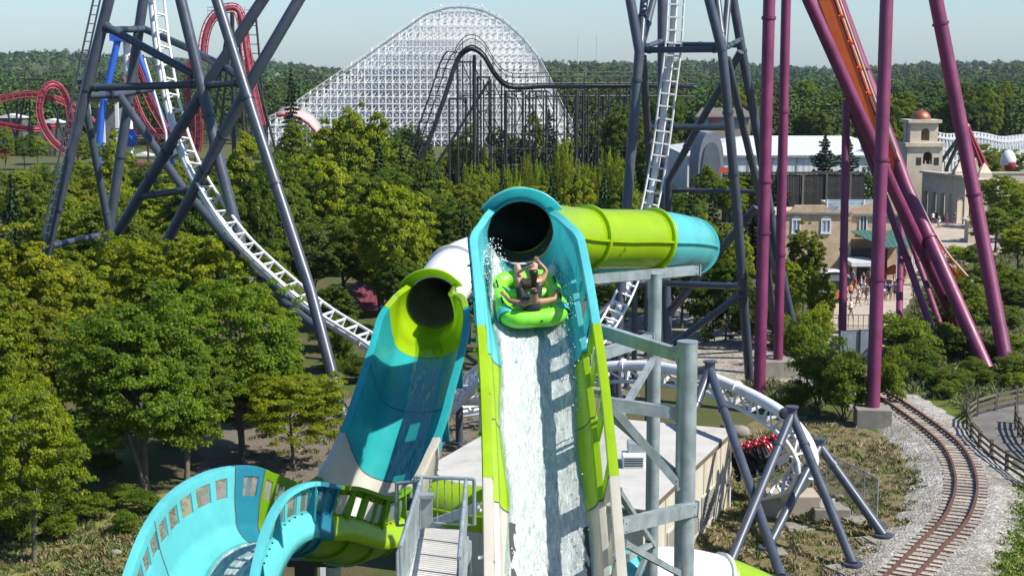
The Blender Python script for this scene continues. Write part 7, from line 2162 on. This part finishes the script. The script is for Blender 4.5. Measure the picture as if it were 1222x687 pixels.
# ---- tree belts beyond the park
nb_ = 0; tries = 0
while nb_ < 56 and tries < 5000:
    tries += 1
    Y = rt.uniform(275, 470); px = rt.uniform(-40, 1262)
    if px < 330:
        Y = rt.uniform(405, 480)
    if 300 < px < 700 and 400 < Y < 450: continue
    if 300 < px < 690 and Y < 400:
        if Y < 350: continue
    if 815 < px < 1080 and Y < 300: continue
    if 820 < px < 905 and Y < 315: continue
    if px > 1095 and Y < 318: continue
    p0 = at(px, 300, Y)
    if any((p0.x - a) ** 2 + (Y - b) ** 2 < 4.6 ** 2 for a, b in placed): continue
    h = rt.uniform(9, 14.5) if px < 760 else rt.uniform(11, 19)
    if 300 < px < 700: h = rt.uniform(6, 10) if Y > 450 else rt.uniform(6, 9)
    if 320 < px < 480 and Y < 420: h = rt.uniform(6, 8.5)
    top = 88 + (CAMZ - h) / Y * FPX
    kd = rt.choice(['ash0', 'ash1', 'ash2', 'ash3', 'oak0', 'oak1', 'oak2'])
    tree(px, top, Y, kd, rt.uniform(8, 12) * FPX / Y, rt.choice([DK, MID, MID, OL, (1.1, 1.1, .8)]), None, group='tree belt beyond the rides')
    placed.append((p0.x, Y)); nb_ += 1
# low belt between the rides and the timber coaster
for k in range(30):
    px = 372 + k * 13 + rt.uniform(-4, 4); Y = rt.uniform(238, 300)
    tree(px, rt.uniform(156, 182), Y, rt.choice(['ash0', 'ash1', 'oak0', 'oak1', 'birch0', 'spruce0']), rt.uniform(30, 48), rt.choice([DK, MID, OL, BR]), None, group='belt below the timber coaster')
for k in range(18):
    px = -20 + k * 19 + rt.uniform(-4, 4); Y = rt.uniform(215, 262)
    tree(px, rt.uniform(186, 200), Y, rt.choice(['ash0', 'ash1', 'oak0', 'oak1', 'shrub0']), rt.uniform(34, 56), rt.choice([DK, MID, MID, OL, BR]), None, group='belt below the red coaster')
for k, (px, top) in enumerate(((4, 150), (28, 158), (44, 160), (92, 156), (112, 168), (128, 172), (150, 176), (214, 170))):
    tree(px, top, 300 + (k * 17) % 50, ['oak0', 'ash1', 'ash2', 'oak2'][k % 4], 34, [MID, DK, BR, OL][k % 4], None, group='trees around the red coaster')
# a few conifers standing out
tree(347, 82, 300, 'spruce1', 34, (.9, .9, .9), 'tall dark spruce left of the timber coaster')
print('trees', len(TREES), nfill, nb_)
_same = {}
for t in TREES: _same.setdefault(t['label'], []).append(t)
_ord = ['leftmost', 'second', 'third', 'fourth', 'fifth', 'sixth', 'seventh', 'eighth', 'ninth', 'tenth', 'eleventh', 'twelfth', 'thirteenth', 'fourteenth', 'fifteenth', 'sixteenth']
for lab, ts in _same.items():
    if len(ts) > 1:
        ts.sort(key=lambda t: t.location.x / t.location.y)
        for k, t in enumerate(ts): t['label'] = lab + (', leftmost one' if k == 0 else ', rightmost one' if k == len(ts) - 1 else ', %s from left' % _ord[min(k, 15)])
# ---- far woods: one mass
def far_wood():
    rs = RS(9); pos = []; nr = []; sz = []; ti = []
    n = 7000
    for k in range(n):
        Y = 345 * (11.5 ** (rs.uniform(0, 1) ** 1.05)); a = rs.uniform(-.40, .40); x = a * Y
        if -.19 < a < .05 and Y < 452: continue
        if a < -.15 and Y < 405: continue
        z0 = max(0, hill_z(x, Y))
        h = rs.uniform(7, 19); w = rs.uniform(3.2, 7.5)
        if Y > 620 and sin(x * .006 + 1.3) * sin(Y * .0035 + x * .002) > .93: continue
        m = int(max(40, 150 * min(1, 700 / Y))) * (2 if Y < 520 else 1); s = .42 + Y * .0013 if Y > 520 else .75
        d = rdir(rs, m); d[:, 2] = np.abs(d[:, 2]) * .9 - .12 * (rs.uniform(size=m))
        lob = 1 + .22 * np.sin(d[:, 0] * 5 + k) * np.cos(d[:, 1] * 4 + k * 1.7)
        p = d * np.array([w, w, h * .55]) * (lob * rs.uniform(.72, 1, m) ** .5)[:, None] + np.array([x, Y, z0 + h * .45])
        pos.append(p); nr.append(d * .9 + np.array([0, 0, .35]) + rs.normal(size=(m, 3)) * .22); sz.append(s * rs.uniform(.7, 1.3, m) * (w / 5.5))
        b = rs.uniform(.65, 1.25); y_ = rs.uniform(0, 1) ** 2
        ti.append(np.repeat([[b * (.85 + .5 * y_), b * (.95 + .12 * y_), b * .9]], m, 0))
    pos = np.concatenate(pos); print('far leaves', len(pos))
    m_, nt, N, L, p_ = _nt('far_leaves')
    geo = N.new('ShaderNodeNewGeometry'); at_ = N.new('ShaderNodeAttribute'); at_.attribute_name = 'tint'
    r = _ramp(N, L, geo.outputs['Random Per Island'], [(0, (.030, .055, .014)), (.6, (.042, .078, .016)), (1, (.056, .092, .02))])
    mx = N.new('ShaderNodeMix'); mx.data_type = 'RGBA'; mx.blend_type = 'MULTIPLY'; mx.inputs[0].default_value = 1
    L.new(r.outputs[0], mx.inputs[6]); L.new(at_.outputs['Color'], mx.inputs[7]); L.new(mx.outputs[2], p_.inputs['Base Color']); p_.inputs['Roughness'].default_value = .8; p_.inputs['Specular IOR Level'].default_value = .1
    me = leaf_mesh('far_wood', pos, np.concatenate(nr), np.concatenate(sz), m_, rs, .8, np.concatenate(ti))
    o = link_mesh('far_wood', me); tag(o, 'distant wooded hills covering the horizon', 'woods', kind='stuff')
far_wood()
# ---- grass and weeds
def blades(name, region, n, h, cols, label, seed, width=.03, clump=.5):
    """tufts of blades scattered over a ground polygon (photo outline, on the ground)"""
    rs = RS(seed); P = [gp(x, y) for x, y in region]; P = np.array([(p.x, p.y) for p in P])
    lo, hi = P.min(0), P.max(0); pts = []
    def inside(q):
        c = False; j = len(P) - 1
        for i in range(len(P)):
            if (P[i, 1] > q[1]) != (P[j, 1] > q[1]) and q[0] < (P[j, 0] - P[i, 0]) * (q[1] - P[i, 1]) / (P[j, 1] - P[i, 1]) + P[i, 0]: c = not c
            j = i
        return c
    while len(pts) < n:
        q = lo + rs.uniform(size=2) * (hi - lo)
        if inside(q): pts.append(q)
    pts = np.array(pts); per = 26
    ctr = np.repeat(pts, per, 0); m = len(ctr)
    sc_ = np.repeat(rs.uniform(.4, 1.3, n) ** 1.5, per)
    off = rs.normal(size=(m, 2)) * .12 * sc_[:, None] * clump * 2
    hh = h * sc_ * rs.uniform(.5, 1.2, m)
    pos = np.stack([ctr[:, 0] + off[:, 0], ctr[:, 1] + off[:, 1], hh * .45], 1)
    ang = rs.uniform(0, 6.28, m); nrm = np.stack([np.cos(ang), np.sin(ang), np.ones(m) * .45], 1)
    lean = np.concatenate([off * 2.2, np.ones((m, 1)) * .7], 1)
    ti = np.repeat(np.array(cols)[rs.choice(len(cols), n)], per, 0) * rs.uniform(.7, 1.25, (m, 1))
    m_, nt, N, L, p_ = _nt(name + '_blades')
    at_ = N.new('ShaderNodeAttribute'); at_.attribute_name = 'tint'; L.new(at_.outputs['Color'], p_.inputs['Base Color']); p_.inputs['Roughness'].default_value = .8
    me = leaf_mesh(name, pos, nrm, hh * 1.1, m_, rs, width / h * 1.4, ti, up=lean)
    o = link_mesh(name, me); tag(o, label, 'grass', kind='stuff')
blades('dry_weeds', [(800, 690), (860, 560), (900, 520), (960, 505), (1010, 510), (1090, 540), (1105, 575), (1090, 620), (1030, 690), (960, 740)], 1500, .24, [(.24, .19, .09), (.17, .145, .06), (.09, .13, .028), (.12, .155, .032), (.27, .22, .12)], 'dry weeds and tufts on the slope under the slate legs', 3)
blades('bank_grass', [(-60, 740), (-60, 630), (60, 620), (170, 615), (220, 600), (190, 700), (150, 740)], 1500, .22, [(.13, .12, .04), (.09, .12, .025), (.18, .14, .06), (.07, .11, .02)], 'patchy grass on the bottom left bank', 4)
blades('lawn_grass', [(1186, 600), (1200, 578), (1300, 590), (1330, 740), (1196, 740), (1182, 680)], 1500, .16, [(.15, .21, .025), (.19, .24, .035), (.12, .18, .02)], 'short bright grass beside the railway', 5)
blades('verge_weeds', [(860, 470), (900, 480), (960, 500), (990, 480), (950, 462), (900, 455)], 420, .40, [(.08, .12, .022), (.12, .14, .03), (.16, .14, .06)], 'weeds behind the white low turn', 6)
blades('yard_weeds', [(250, 590), (300, 520), (420, 480), (560, 470), (600, 520), (520, 560), (420, 600)], 350, .22, [(.10, .12, .03), (.15, .13, .06)], 'sparse weeds on the dirt yard behind the slides', 7)
blades('bank_weeds', [(1062, 468), (1085, 436), (1150, 420), (1230, 415), (1230, 470), (1172, 484), (1146, 500), (1120, 480)], 700, .45, [(.07, .11, .02), (.10, .13, .025), (.14, .13, .05), (.05, .08, .02)], 'weeds on the bank between the purple feet and the fence', 8)
blades('park_grass', [(1080, 420), (1090, 340), (1150, 300), (1230, 300), (1230, 415), (1150, 420)], 900, .5, [(.06, .10, .02), (.09, .12, .025), (.12, .12, .04)], 'long grass among the trees right of the plaza', 9)
# boulders
rk = random.Random(2)
for px, py, r, lab in ((882, 520, .55, 'grey boulder behind the white turn'), (138, 662, .22, 'small dark stone on the bottom left bank'), (868, 512, .35, 'smaller grey boulder near the beige roof'), (1000, 596, .25, 'small stone by the chain link panel')):
    c = gp(px, py); mb = MB(); mb.sphere(c + Vector((0, 0, r * .4)), r, 10, 7, (1.2, .9, .75))
    mb.v = [tuple(Vector(v) + Vector((rk.uniform(-.1, .1), rk.uniform(-.1, .1), rk.uniform(-.08, .08))) * r) for v in mb.v]
    bmk = mb.build('boulder', CONC, label=lab, cat='rock')
# ---------------------------------------------------------------- summer haze
hz = MB().box((-6500, -60, -3), (6500, 7000, 128)).build('haze', None, kind='stuff')
hm = bpy.data.materials.new('haze_air'); hm.use_nodes = True
hn = hm.node_tree.nodes; hn.clear()
ho = hn.new('ShaderNodeOutputMaterial'); hv = hn.new('ShaderNodeVolumePrincipled')
hv.inputs['Color'].default_value = (.66, .83, 1.0, 1); hv.inputs['Density'].default_value = HAZE; hv.inputs['Anisotropy'].default_value = 0.15
hm.node_tree.links.new(hv.outputs[0], ho.inputs['Volume'])
hz.data.materials.append(hm)
